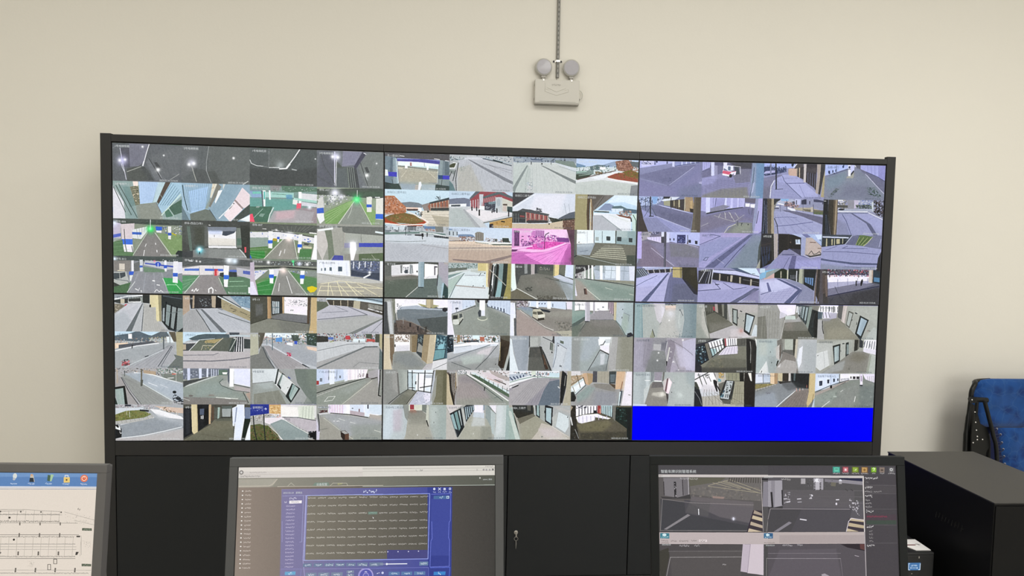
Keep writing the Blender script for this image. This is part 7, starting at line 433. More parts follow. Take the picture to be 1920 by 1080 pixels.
for d in range(6):
    q = QUADS[d]; tl, tr, br, bl = [Vector((x, 0, z)) for x, z in q]
    root = thing('wall_display', DL[d], 'display', ((tl.x+tr.x)/2, .02, min(bl.z, br.z)), 'displays of the video wall')
    def at(u, v, y): # u,v 0..1 over the picture
        p = (tl*(1-u)+tr*u)*(1-v)+(bl*(1-u)+br*u)*v; return Vector((p.x, y, p.z))
    A = np.zeros((PH*4, PW*4, 3), np.float32)
    for r in range(4):
        for c in range(4):
            key = '%d%d%d' % (d, r, c)
            if key not in FEEDS: A[r*PH:(r+1)*PH, c*PW:(c+1)*PW] = (0, 0, 1); continue
            rng = np.random.default_rng(d*100+r*10+c); cv = Canvas(PW*2, PH*2); cv.run(FEEDS[key], rng); A[r*PH:(r+1)*PH, c*PW:(c+1)*PW] = cv.finish(rng, .017, 2, SAT[d], 1.09)
    sm = screen_mat('display_picture', screen_image('display_picture', A))
    e = .0028
    o8 = [tl+Vector((-e, 0, e)), tr+Vector((e, 0, e)), br+Vector((e, 0, -e)), bl+Vector((-e, 0, -e))]
    bm = bmesh.new(); prism(bm, [(p.x, p.z) for p in o8], .0008, .055); obj('bezel', bm, MAT['bez'], root)
    bm = bmesh.new(); box(bm, (tl.x+.2, .056, bl.z+.12), (tr.x-.2, .10, tl.z-.12), .004); obj('back_housing', bm, MAT['bez'], root)
    for r in range(4):
        for c in range(4):
            key = '%d%d%d' % (d, r, c)
            if key not in FEEDS: continue
            me = bpy.data.meshes.new('camera_picture'); co = [at((c+i)/4, (r+j)/4, 0)-root.location for i, j in ((0, 1), (1, 1), (1, 0), (0, 0))]
            me.from_pydata(co, [], [(0, 1, 2, 3)]); uv = me.uv_layers.new()
            for li, (i, j) in enumerate(((0, 1), (1, 1), (1, 0), (0, 0))): uv.data[li].uv = ((c+i)/4, 1-(r+j)/4)
            me.materials.append(sm); f = bpy.data.objects.new('camera_picture', me); C.objects.link(f); f.parent = root
            if key == '122': f['label'] = 'magenta tinted camera picture'
            kind, cap = CAPS.get(key, ('W', ''))
            tw, th = (tr.x-tl.x)/4, (tl.z-bl.z)/4
            st = TIMES[(d*16+r*4+c) % len(TIMES)]
            dark = {'caption': kind == 'K', 'time_stamp': (kind == 'K') != (key[0] == '1' and r < 3 and c > 0)}
            for nm, s, u0, v0, size, al in (('caption', cap, .035, .105, .0118, 0), ('time_stamp', st, .945, .975, .0098, 1)):
                if not s: continue
                V, F = text_verts(s, size); wd = max(v[0] for v in V)
                VV = [at((c+u0+(x-(wd if al else 0))/tw)/4, (r+v0-y/th)/4, -.0006)-root.location for x, y, z in V]
                me = bpy.data.meshes.new(nm); me.from_pydata(VV, [], F); me.materials.append(MAT['capk' if dark[nm] else 'capw'])
                t = bpy.data.objects.new(nm, me); C.objects.link(t); t.parent = f
    if d == 5:
        me = bpy.data.meshes.new('blank_picture'); me.from_pydata([at(u, v, 0)-root.location for u, v in ((0, 1), (1, 1), (1, .7505), (0, .7505))], [], [(0, 1, 2, 3)]); me.materials.append(MAT['blank'])
        f = bpy.data.objects.new('blank_picture', me); C.objects.link(f); f.parent = root; f['label'] = 'plain bright blue empty strip'

# ------------------------------------------------------------------ desk and the three monitors in front
dk = thing('desk', 'plain control desk below the frame that carries the three monitors', 'desk', (1.45, -1.85, 0))
bm = bmesh.new(); box(bm, (-.1, -2.25, .715), (3.0, -1.45, .745), .002); obj('desktop', bm, MAT['desk'], dk)
for x in (0, 2.9):
    for y in (-2.15, -1.55):
        bm = bmesh.new(); box(bm, (x-.03, y-.03, 0), (x+.03, y+.03, .7148)); obj('leg', bm, MAT['monR'], dk)
UI = {
'L': 'b e3d8cb;p 5f85b8 -60,7 1615,0 1604,93 -60,99;p 7da0cc/7 -60,7 1615,0 1615,30 -60,38;p ccd0da -60,99 1604,93 1603,103 -60,113;l 9ca4b4 3.7 -60,121 1604,111;e d8dcd8 13.4,18.7 1061,27;e b8bcc0 9,9 1057,47;p c8c0b0 1161,18 1180,18 1191,66 1156,66;e d0a888 8.2,8.2 1169,20;p 303840 1158,38 1181,38 1187,66 1156,66;p 4c6450 1273,17 1292,21 1291,61 1271,57;p a8c8a0 1292,13 1312,17 1299,61 1289,61;p e8c878 1377,32 1417,32 1419,68 1379,69;e 6c5430 6,6 1397,50;l e4e4e8 5.2 1386,32 1385,20 1405,20 1406,32;e e07858 24.6,24.6 1511,39;e f8d0b8 16.4,16.4 1511,39;e d86040 11.2,11.2 1511,39;l f8e8e0 3 1510,23 1511,39;d f0f4ff 9 1034,78 1077,80;d f0f4ff 9 1147,77 1191,79;d f0f4ff 9 1259,76 1304,79;d f0f4ff 9 1372,76 1418,79;d f0e8f0 9 1488,76 1533,79;l 8c8880 2.2 -60,256 1140,250 1249,258 1365,263;l 6c6862/8 2.2 980,263 1133,258;l 8c8880/8 2.2 -60,284 1382,285;l 8c8880 2.2 -60,341 1486,340;s a8a298/9 2.2 26 2,260 1365,257 1,342 1362,341;d 686460 6.7 -60,286 1366,283;d 5c5852 9 -60,332 1369,329;s 6c665f 7.5 12 -60,338 1373,337 -60,356 1374,353;s 5c5852 9 12 -60,253 1374,265 -60,258 1375,270;e 302c28 6.7,6.7 1044,305;e 302c28 6.7,6.7 1081,451;e 302c28 6.7,6.7 998,538;k 60 3.7 a8a298,c0b8ac,8c8880 1396,257 1600,296 1603,352 1400,337;l a8a298 2.2 1396,265 1594,320;l a8a298 2.2 1462,321 1596,352;p 485040 1517,373 1580,375 1581,391 1518,389;d c8d0c0 6.7 1523,382 1576,383;p 485040 1528,611 1589,613 1590,628 1529,627;d c8d0c0 6.7 1533,620 1585,621;d 484440 11.9 1481,248 1498,248;l 706c66 3 -59,420 1498,418;d 6c6862 7.5 -58,433 1468,431;s 6c665f 8.2 12 -60,411 1374,409 -60,432 1374,433;l 888480/8 2.2 -55,482 1479,480;d 888480 4.5 -55,480 1479,479;d 888480 4.5 -52,515 1488,516;l a8a298 2.2 -54,498 1487,498;s b4aca0 2.2 30 15,435 1515,432 18,567 1514,560;s 6c665f 9.7 12 -51,532 1373,532 -51,552 1373,552;d 605c56 6.7 -49,561 1483,563;l 706c66 3 -48,574 1484,576;l a8a298 2.2 1514,424 1522,552;p 484440 1483,424 1508,424 1507,434 1484,434;p 484440 1486,532 1505,532 1495,553 1483,553;l 5c5852 3.7 1345,580 1365,580 1367,611 1347,611 1345,580;l 5c5852 3.7 1309,615 1327,615 1330,651 1311,651 1309,615;s 6c665f 9.7 13 -43,639 1487,641 -44,660 1486,665;l a8a298 2.2 -42,649 1590,654;d 706c66 6 -41,668 1575,674;k 20 3.7 b4aca0,9c968c 1177,591 1223,591 1218,631 1179,631;k 16 3.7 b4aca0,9c968c 1524,456 1578,456 1581,504 1527,504',
'M': 'b 7c7668;bh 92857a 3c3a37;p d4cec8 -18,-6 1608,-19 1608,65 -15,70;p e0dad2 -1,1 895,0 896,30 1,29;l c4bcb4 2.1 5,50 896,41;e 8c8884 13.5,13.5 20,35;e d8d4d0 6.4,6.4 20,35;d a8a09c 7.1 71,37 175,36;d 7c7874 7.1 12,59 138,59;g 9c988c 55574f 2,69 1633,67 1633,126 5,125;p a8a498 3,77 243,76 223,107 196,120 8,122;p b8b0a4/6 8,115 196,117 236,78 243,78 217,117 196,126 8,127;l c8c0b0 2.8 8,119 192,118 213,110 243,78;l c8c0b0 2.8 245,123 897,122;d b0a89c 12.8 21,91 87,90;p 7c8c80 461,120 475,101 559,100 566,121;d c8c878 9.2 615,111 647,110;l bcb8a8 2.8 307,122 328,101 349,118;l bcb8a8 2.8 570,121 587,105 671,106 679,122;s f4ece4 6.4 19 30,148 32,607 35,148 37,607;d ece0d8 7.1 49,148 85,148;d ece0d8 7.1 49,174 86,174;d ece0d8 7.1 49,200 87,200;d ece0d8 7.1 49,226 87,225;d ece0d8 7.1 49,251 88,251;d ece0d8 7.1 49,277 88,277;d ece0d8 7.1 49,303 89,302;d ece0d8 7.1 49,328 90,328;d ece0d8 7.1 49,354 90,354;d ece0d8 7.1 49,379 91,379;d ece0d8 7.1 49,405 91,405;d ece0d8 7.1 49,430 92,430;d ece0d8 7.1 49,456 93,455;d ece0d8 7.1 49,481 93,481;d ece0d8 7.1 48,506 94,506;d ece0d8 7.1 48,532 94,532;d ece0d8 7.1 48,557 95,557;d ece0d8 7.1 48,582 96,582;d ece0d8 7.1 48,607 96,607;g 8c84a0 3a4494 270,138 1251,135 1330,136 1326,686 281,671;p 7c78a0/7 273,142 406,143 415,673 277,671;d e4e0f0 11.4 320,196 366,196;d f4f0f8 10.6 290,217 306,218;p f4eef0 321,209 398,208 397,225 321,227;d 74707c 5.7 331,217 380,217;l a8a4d0 3.5 430,673 415,565 422,181 415,178;g 7e786c 56534c 434,179 1188,177 1185,571 429,566;l a8b0e0 4.3 422,567 425,179 898,176;l a8b0e0 4.3 419,567 905,570;l a0a0c8 2.8 278,180 407,178 405,335 405,457 391,458;l 9c98c4 2.8 281,333 285,456;d e8e4dc 7.1 432,194 482,194;d e8e4dc 7.1 496,194 546,194;d e8e4dc 7.1 559,194 610,194;d e8e4dc 7.1 623,194 673,193;d e8e4dc 7.1 687,193 737,193;d e8e4dc 7.1 751,193 801,193;d e8e4dc 7.1 815,193 865,193;d e8e4dc 7.1 432,242 482,242;d e8e4dc 7.1 495,242 546,242;d e8e4dc 7.1 559,242 609,242;d e8e4dc 7.1 622,241 673,241;d e8e4dc 7.1 686,241 737,241;d e8e4dc 7.1 750,241 800,241;d e8e4dc 7.1 814,241 864,240;d e8e4dc 7.1 432,290 482,290;d e8e4dc 7.1 495,290 545,290;d e8e4dc 7.1 558,289 609,289;d e8e4dc 7.1 622,289 672,289;d e8e4dc 7.1 685,289 736,289;d e8e4dc 7.1 749,289 800,288;d e8e4dc 7.1 813,288 863,288;d e8e4dc 7.1 432,338 482,338;d e8e4dc 7.1 495,337 545,337;d e8e4dc 7.1 558,337 608,337;d e8e4dc 7.1 621,337 672,337;d e8e4dc 7.1 685,336 735,336;d e8e4dc 7.1 748,336 799,336;d e8e4dc 7.1 812,336 862,336;d e8e4dc 7.1 432,385 482,385;d e8e4dc 7.1 495,385 545,385;d e8e4dc 7.1 558,385 608,385;d e8e4dc 7.1 621,384 671,384;d e8e4dc 7.1 684,384 734,384;d e8e4dc 7.1 748,384 798,384;d e8e4dc 7.1 811,383 861,383;d e8e4dc 7.1 432,433 482,433;d e8e4dc 7.1 494,432 545,432;d e8e4dc 7.1 557,432 608,432;d e8e4dc 7.1 620,432 671,432;d e8e4dc 7.1 684,431 734,431;d e8e4dc 7.1 747,431 797,431;d e8e4dc 7.1 810,431 860,431;d e8e4dc 7.1 432,480 481,480;d e8e4dc 7.1 494,480 544,480;d e8e4dc 7.1 557,479 607,479;d e8e4dc 7.1 620,479 670,479;d e8e4dc 7.1 683,479 733,479;d e8e4dc 7.1 746,478 796,478;d e8e4dc 7.1 809,478 859,478;d e8e4dc 7.1 431,527 481,527;d e8e4dc 7.1 494,527 544,527;d e8e4dc 7.1 557,526 607,526;d e8e4dc 7.1 619,526 670,526;d e8e4dc 7.1 682,526 732,526;d e8e4dc 7.1 745,525 795,525;d e8e4dc 7.1 808,525 858,525;d d8d0e8 7.1 301,242 357,241;d d8d0e8 7.1 301,263 357,263;d d8d0e8 7.1 302,285 357,285;d d8d0e8 7.1 302,306 357,306;d d8d0e8 7.1 302,328 357,327;d d8d0e8 7.1 302,349 357,349;d d8d0e8 7.1 303,370 357,370;d d8d0e8 7.1 303,392 357,392;d d8d0e8 7.1 303,413 357,413;d d8d0e8 7.1 304,434 357,434;d d8d0e8 7.1 304,456 357,456;d d8d0e8 7.1 304,477 357,477;d d8d0e8 7.1 305,498 357,498;d d8d0e8 7.1 305,520 358,520;d d8d0e8 7.1 305,541 358,541;d d8d0e8 7.1 305,562 358,562;d d8d0e8 7.1 306,583 358,583;d d8d0e8 7.1 306,604 358,604;p 70809c 417,586 471,585 471,607 416,607;p 70809c 482,586 537,586 536,606 481,607;p 70809c 547,586 603,586 602,606 546,606;p 70809c 613,586 672,586 671,606 612,606;p 70809c 681,586 738,586 737,606 680,606;p 70809c 747,586 811,586 810,605 746,605;p 70809c 824,586 906,586 906,605 823,605;d ecf4fc 9.2 427,597 463,596;d ecf4fc 9.2 493,597 529,597;d ecf4fc 9.2 553,597 603,597;d ecf4fc 9.2 621,597 664,597;d ecf4fc 9.2 693,597 728,597;d ecf4fc 9.2 756,597 805,596;l 8c88b8 3.5 282,617 407,618 401,673;l 8c88b8 3.5 414,619 906,620;p 70a8cc 308,633 373,632 372,652 307,653;d f4fcff 11.4 328,642 352,642;p 7c88a0 435,641 501,641 501,662 434,662;p 7c88a0 511,641 579,641 578,662 510,662;p 7c88a0 590,641 660,641 659,662 590,662;p 7c88a0 684,631 729,631 729,646 683,646;p 7c88a0 684,651 729,651 729,666 684,666;d f4fcff 9.9 448,654 487,654;d f4fcff 9.9 525,654 565,654;d f4fcff 9.9 605,654 643,654;d f4fcff 9.9 692,639 717,638;d f4fcff 9.9 693,659 718,659;e a8a0d8 46.9,46.9 801,664;e 5f5fa8 42.6,42.6 801,664;e a8a0d8 19.9,19.9 801,664;e 6866ac 16.3,16.3 801,664;l f0f0ff 3.5 794,642 801,638 808,642;p d8d4cc 768,-6 1598,-1 1598,66 770,67;l b4b0a8 2.8 769,19 1598,21;l c0bcb4 2.8 769,36 1598,37;d a0a09c 8.5 1098,33 1109,33;d 686868 9.2 1125,33 1143,33;d 8c8c88 9.2 1480,34 1490,34;e a09c9c 6.4,6.4 1526,32;e a8a4a4 6.4,6.4 1544,33;e a8a4a4 6.4,6.4 1564,33;e 787474 6.4,6.4 1584,31;d 8c8888 7.1 1537,11 1587,11;l b0b8b0 3.5 771,127 1598,126;e c8c8c0 4.3,5.7 1503,82;p 343f8c 1174,136 1330,135 1327,686 1183,684;p 4450a0/6 1196,206 1317,208 1315,551 1200,549;p 484880 929,518 1182,515 1182,566 930,567;l 8c98dc 5 772,179 1189,175 1182,568 780,569;d e0dcd8 7.1 877,193 928,193;d e0dcd8 7.1 940,193 991,193;d e0dcd8 7.1 1003,193 1054,193;d e0dcd8 7.1 1066,192 1117,192;d e0dcd8 7.1 1129,192 1180,192;d e0dcd8 7.1 877,241 927,241;d e0dcd8 7.1 939,241 990,241;d e0dcd8 7.1 1002,240 1053,240;d e0dcd8 7.1 1065,240 1116,240;d e0dcd8 7.1 1128,240 1179,240;d e0dcd8 7.1 876,289 927,289;d e0dcd8 7.1 939,288 989,288;d e0dcd8 7.1 1001,288 1052,288;d e0dcd8 7.1 1064,288 1115,288;d e0dcd8 7.1 1127,287 1178,287;d e0dcd8 7.1 875,336 926,336;d e0dcd8 7.1 938,336 988,336;d e0dcd8 7.1 1000,336 1051,335;d e0dcd8 7.1 1063,335 1114,335;d e0dcd8 7.1 1126,335 1177,335;d e0dcd8 7.1 875,384 925,384;d e0dcd8 7.1 937,383 988,383;d e0dcd8 7.1 1000,383 1050,383;d e0dcd8 7.1 1062,383 1113,382;d e0dcd8 7.1 1125,382 1176,382;d e0dcd8 7.1 874,431 925,431;d e0dcd8 7.1 936,431 987,430;d e0dcd8 7.1 999,430 1049,430;d e0dcd8 7.1 1061,430 1112,430;d e0dcd8 7.1 1124,429 1175,429;d e0dcd8 7.1 874,478 924,478;d e0dcd8 7.1 936,478 986,478;d e0dcd8 7.1 998,477 1049,477;d e0dcd8 7.1 1060,477 1111,477;d e0dcd8 7.1 1123,477 1174,477;d e0dcd8 7.1 873,525 923,525;d e0dcd8 7.1 935,525 985,525;d e0dcd8 7.1 997,524 1048,524;d e0dcd8 7.1 1060,524 1110,524;d e0dcd8 7.1 1122,524 1173,524;p 70988c/6 808,281 866,281 866,297 808,298;p 484880 929,512 1175,515 1175,566 930,566;e d8d8f0 3.5,3.5 934,523;e d8d8f0 3.5,3.5 997,523;e d8d8f0 3.5,3.5 1061,523;e d8d8f0 3.5,3.5 1123,522;d e4ecff 15.6 775,158 860,157;p e8ecff 835,311 844,318 840,324;e e4ecff 7.1,7.1 1217,147;e 5060a8 2.1,2.1 1217,147;s e4ecff 3.5 2 1242,140 1242,155 1258,155 1258,140;p e8ecff 1275,141 1289,142 1289,155 1275,155;l 5060a8 2.1 1277,148 1287,149;e e4ecff 7.1,7.1 1315,147;e 4858a4 3.5,3.5 1315,147;d dce4fc 8.5 1208,166 1227,167;d dce4fc 8.5 1241,166 1259,166;d dce4fc 8.5 1268,166 1296,167;d dce4fc 8.5 1306,167 1325,167;p 4a6c9c 1214,189 1311,188 1311,209 1213,209;d e0f0ff 9.9 1251,199 1273,198;p d8ecf8 1294,191 1311,191 1311,206 1294,206;l 3c5c98 3.5 1297,199 1307,199;l 3c5c98 3.5 1302,194 1302,203;l 6c78d0 3.5 1199,179 1320,177 1319,339 1311,352 1308,442 1315,459 1314,615 1195,617 1199,461 1207,447 1203,344;p 70809c 781,588 812,588 812,607 781,608;p 70809c 822,587 880,587 879,607 822,608;d ecf4fc 9.2 781,598 805,598;d ecf4fc 9.2 833,597 870,597;l a0a0b8 3.5 889,596 927,596;l f4f8ff 5.7 927,596 1053,596;e f8fcff 6.4,6.4 929,596;p 6c84a4 1130,585 1184,585 1183,607 1129,608;d ecf4fc 9.9 1138,596 1175,596;l 6c70b8 3.5 781,619 1186,620 1187,684;l 5c70d0 3.5 1197,622 1318,621 1313,686;e a8a0d8 42.6,42.6 802,664;e 5a5cac 38.3,38.3 802,664;e a8a0d8 18.5,18.5 802,664;e 6466b0 14.9,14.9 802,664;l f0f0ff 3.5 794,642 801,638 808,642;d ecf0ff 9.2 867,649 886,648;e d0d4f0 7.1,7.1 904,648;p 5c7ca8 942,642 1010,643 1009,663 941,664;p 5c7ca8 1019,643 1087,643 1086,664 1018,664;p 5c7ca8 1097,642 1167,643 1166,664 1096,664;d ecf4fc 9.2 957,653 994,653;d ecf4fc 9.2 1036,654 1073,654;d ecf4fc 9.2 1115,654 1152,653;p 3c84c8 1219,646 1292,645 1290,666 1217,666;d e8f8ff 11.4 1244,656 1265,656',
'R': 'b 423e40;p 48464a -5,1 876,2 875,67 -2,69;p c8c0be 0,67 875,67 874,84 0,85;d 6c6460 5.7 8,76 33,77;p 5a5656 4,85 700,86 701,450 5,452;p 6a6664 209,87 699,87 695,242 444,228 223,199;p 5e5c50 201,87 462,87 416,114 216,146;k 90 18.5 6c6864/6,7a7470/6,5a5654/6,807870/6 216,146 690,151 688,242 215,214;s a09884 3.5 2 339,141 339,145 485,100 691,189;s a09884 3.5 4 370,122 485,100 491,152 691,174;l a09884 3.5 439,114 691,191;s 484440 6.4 14 485,87 693,90 477,114 692,122;p 7a767a 36,89 209,88 207,203 130,221 42,209;p 6c686c 163,89 209,88 207,199 173,208;l 302c30 5 165,92 169,207;l 2c282c 5 38,116 41,207;l 28262a 14.2 114,119 117,219;k 14 9.9 a8a4a8,28262a 109,120 123,120 124,218 110,219;l a8a4a8 5.7 205,88 207,199;p 3c3a3c 15,215 130,222 215,199 222,229 30,230;p a08880/8 368,210 448,217 440,230 368,225;p 3f3f44 15,232 214,254 617,349 600,447 15,451;p 4a484e 176,237 641,288 608,409 182,328;p 6c666a/7 222,214 642,250 631,394 411,350 214,260;p 585658/7 214,245 352,252 335,350 182,321;l b0a8a8/6 2.8 26,232 214,256 642,269;l 848080 3.5 28,232 12,443 607,440;p 888488 197,332 216,340 54,437 35,434;l e8e8f4 5.7 271,298 272,336;e f8f8ff 5,9.9 505,362;o d8d8e8 13 505,362;p 383038 641,303 698,307 700,448 596,449;p a89888 645,303 697,326 697,341 639,326;p c8b89c 632,337 699,356 699,379 628,360;p b8a894 620,379 699,405 699,424 616,402;p c8b8a0 608,425 700,447 596,449;l 2c2030 7.1 641,307 596,447;d c8c4c4 9.2 148,94 270,96;p bcb0b0 4,455 865,452 863,529 4,533;p 3c7c8c 10,460 71,461 71,496 9,495;e d8ecf0 14.2,8.5 38,472;d e0f4f8 9.9 16,487 65,488;d 6c6460 8.5 15,511 62,512;d 6c6460 8.5 81,511 122,512;d 6c6460 8.5 137,511 200,511;d 6c6460 8.5 217,510 255,511;d 4c4440 9.2 273,509 315,510;p e8dcdc 271,502 324,503 324,517 271,516;d 4c4440 8.5 275,509 314,510;d 6c6460 6.4 12,526 68,526;p 4c484a 4,534 703,530 703,755 3,761;p 3c3a34 4,580 64,557 70,609 38,760 3,761;p 565252/7 71,579 559,568 548,741 84,745;l 807c7c 2.1 63,581 559,577;l a8a4a4 2.8 49,745 76,621 558,615;p c0b4c0 564,531 704,530 698,736 545,711;p d0c4cc 613,530 700,530 698,733 590,722;l 8c8090 2.8 615,530 590,722;d d8d4d4 8.5 424,666 449,665;d c8c4c8 9.9 137,543 204,544;d c8c4c8 9.9 236,542 274,543;l b8b0b0 3.5 697,87 703,450;l b8b0b0 2.8 2,70 3,761;p 504e50 704,86 874,85 865,449 703,450;l 201c24 9.9 703,97 798,99;p 85818a 710,113 767,113 767,280 702,280;p 9a969c 767,105 874,105 870,264 778,284;l 242226 12.1 763,185 769,284;l 8c8888 3.5 869,292 748,293 725,446;p 3c6c90 706,456 768,456 767,491 705,491;e d8ecf0 14.2,8.5 734,468;d e0f4f8 9.9 713,483 760,483;d 6c6460 6.4 706,521 780,521;p 484648 704,530 863,529 858,754 704,755;l 8c8888 2.8 861,622 721,623 716,755;p 444146 744,3 1601,2 1599,72 743,69;p c8c2c0 743,69 1377,71 1386,86 742,84;p 57545a 742,86 1376,86 1377,442 734,448;p 504e50 841,90 1376,92 1375,239 1269,255 839,173;s 6c686c 2.8 3 847,173 838,242 1377,171 1375,254;p 5c585c/8 847,166 1317,171 1314,285 837,287;p 141838 1213,87 1376,89 1375,109 1228,95;p 8c8890 1243,98 1375,109 1375,133 1197,115;p 7c7880 1122,93 1228,100 1228,119 1122,112;k 16 9.9 38343c,78747c,28262c 955,93 1198,104 1197,142 969,143;p a8a4a8 963,91 993,91 992,127 962,127;e e0e0ec 9.9,8.5 1226,104;p a4a0a4 1217,107 1236,107 1235,126 1216,126;p 6c685c 1163,115 1197,117 1193,142 1163,140;p a4a0a8 1047,89 1113,90 1110,165 1046,167;p b8b4bc 1050,91 1092,91 1090,166 1048,165;s f4f4fc 6.4 2 1068,91 1077,91 1060,103 1070,103;s f4f4fc 6.4 2 1060,103 1070,103 1069,113 1079,113;s 28262a 5.7 5 1049,123 1048,165 1058,119 1057,161;s 28262a 5.7 5 1088,123 1087,165 1096,119 1095,161;p 9c98a0 742,106 763,105 756,284 738,284;p a09ca4 763,105 837,104 835,272 776,284 757,280;p 8a868e 763,105 788,105 783,284 761,281;l 242226 12.8 763,185 768,280;l 242226 8.5 835,170 836,268;p 3c3a3c 738,280 776,287 837,276 836,295 738,295;l 403c40 5.7 1257,160 1272,172;l 403c40 7.1 1295,162 1306,171;k 8 12.8 c8c4cc,a09ca4 847,181 892,181 890,257 845,257;l c8c4cc 8.5 864,249 885,246;l b8b4bc 8.5 846,228 865,226;l d0ccd4 6.4 935,228 960,226;l a09ca4 6.4 938,249 963,247;k 5 12.8 e0dce4,b8b4bc 1015,195 1041,197 1040,226 1014,226;l d8d4dc 7.1 1194,232 1213,231;e e0dce8 5.7,8.5 1195,259;k 16 14.2 d0ccd4,a8a4ac,c0bcc4 1281,225 1346,224 1346,337 1280,277;p 454347 738,295 1298,292 1256,443 734,446;p 4e4b52/7 966,287 1299,285 1264,443 886,446;l a49ca0 2.8 1283,294 753,294 736,363;p 848088 876,378 895,387 802,446 772,446;l d8d4dc 7.8 951,362 992,368;p 38303a 1278,353 1375,360 1375,441 1253,442;p c0b094 1283,354 1375,361 1375,379 1279,369;p bcac90 1275,383 1374,401 1374,421 1269,406;p c4b498 1264,421 1339,441 1256,442;l d8d0d8 4.3 1256,442 1273,375 1293,353 1375,367;p b8acaa 734,450 1378,444 1378,521 732,528;p a89c9c/8 810,469 1376,464 1374,519 808,523;p 305c84 734,455 767,456 766,491 733,492;d d0ecf8 9.9 735,483 761,482;e d0e8f0 6.4,6.4 738,468;d 6c6460 6.4 732,520 778,521;p 534e54 732,528 1378,521 1377,749 727,755;p 605a62/7 807,567 1185,556 1217,751 727,755;p 282028 1216,526 1374,524 1377,570 1261,548;p 5c3838 1343,524 1374,524 1373,564 1345,555;l 807a80 2.8 731,590 1215,586;l 9c969c 2.8 730,624 1214,621;l 847c84 2.1 1213,624 1225,751;l a8a0a8 4.3 1308,600 1334,606;p a49ca4 1083,726 1105,720 1150,744 1089,752;d d8d4d8 9.9 829,535 893,536;d d8d4d8 9.9 925,534 963,535;d c8c4c4 9.9 830,98 894,99;l b0a8ac 5.7 1376,73 1379,749;l cfc9c6 7.1 1379,73 1377,442;p 433f44 1388,73 1603,74 1604,748 1381,749;p 4a464a 1386,133 1597,135 1597,185 1386,188;l 605c60 2.8 1390,133 1597,134;l 605c60 2.8 1386,189 1595,190;l 5c585c 2.8 1383,292 1596,292;l 5c585c 2.8 1384,397 1592,398;l 5c585c 2.8 1386,518 1592,516;p 483c44 1384,322 1538,329 1591,328 1589,389 1387,390;d a83050 9.9 1395,343 1530,342;p 3c4840 1390,367 1590,366 1589,392 1390,394;d ece8e8 13.5 1389,88 1476,88;d 888888 8.5 1393,116 1413,116;d ece8e8 12.8 1389,148 1438,148;d c8c4c4 8.5 1386,176 1435,176;d b8b4b4 7.8 1445,176 1498,176;d ece8e8 12.8 1388,205 1437,206;d c0bcbc 9.2 1389,233 1418,233;d c0bcbc 9.2 1388,254 1429,255;d c0bcbc 9.2 1388,276 1431,277;d ece8e8 12.8 1390,307 1440,307;d ece8e8 12.8 1391,411 1439,411;d a8a4a4 9.2 1407,439 1430,438;d a8a4a4 9.2 1406,461 1432,461;d a8a4a4 9.2 1406,482 1433,483;d a8a4a4 9.2 1405,504 1432,504;d ece8e8 11.4 1389,534 1440,534;p 3c9888 1178,11 1226,12 1225,51 1177,51;p 64c0a8 1187,16 1218,16 1218,45 1186,45;l 2c6c60 3.5 1194,26 1211,26;p 883c48 1242,11 1282,11 1281,50 1241,51;p c87880 1249,16 1279,17 1278,44 1248,44;e f0d8e0 6.4,7.8 1263,31;p 606c20 1305,11 1352,12 1351,50 1304,50;p 90ac40 1312,15 1344,17 1343,44 1312,44;l f0f4e0 3.5 1325,35 1335,27;p 7c5830 1368,12 1412,13 1411,51 1367,52;p c09c60 1373,15 1405,17 1404,45 1372,46;e 8c6430 8.5,8.5 1389,32;p 4c6c1c 1431,13 1469,13 1468,51 1430,51;p 88b834 1436,16 1467,16 1466,45 1436,45;l f0fcd0 4.3 1444,23 1451,18 1458,23 1451,32 1451,36;p 84746a 1489,14 1523,15 1521,48 1488,48;e 50443c 9.2,6.4 1505,33;p 686668 1552,15 1586,16 1585,48 1552,48;e c0c0c0 10.6,10.6 1567,29;e 606060 4.3,4.3 1567,29;d d4d0d0 8.5 1178,55 1226,56;d d4d0d0 8.5 1239,55 1284,56;d d4d0d0 8.5 1304,55 1351,55;d d4d0d0 8.5 1366,55 1414,56;d d4d0d0 8.5 1438,55 1462,56;d d4d0d0 8.5 1490,54 1521,56;d d4d0d0 8.5 1545,55 1591,55'}
SWD, SHT = .527, .2965
def rot(yaw, tilt, roll):
    return Matrix.Rotation(yaw, 4, 'Z') @ Matrix.Rotation(tilt, 4, 'X') @ Matrix.Rotation(roll, 4, 'Y')
MON = {
 'L': ((.5255, -1.6366, 1.1547), (.0105, -.1089, .0150), 'monL', .0200, .0185, 'grey bezel monitor at far left showing a parking plan under a blue toolbar'),
 'M': ((1.4139, -1.7997, 1.2206), (-.0311, -.1658, -.0171), 'monM', .0168, .0180, 'grey bezel monitor with a web page and a blue panel of addresses'),
 'R': ((2.3090, -1.7463, 1.2033), (-.0995, -.1068, -.0271), 'monR', .0172, .0192, 'black bezel monitor showing number plate camera pictures of a garage ramp')}
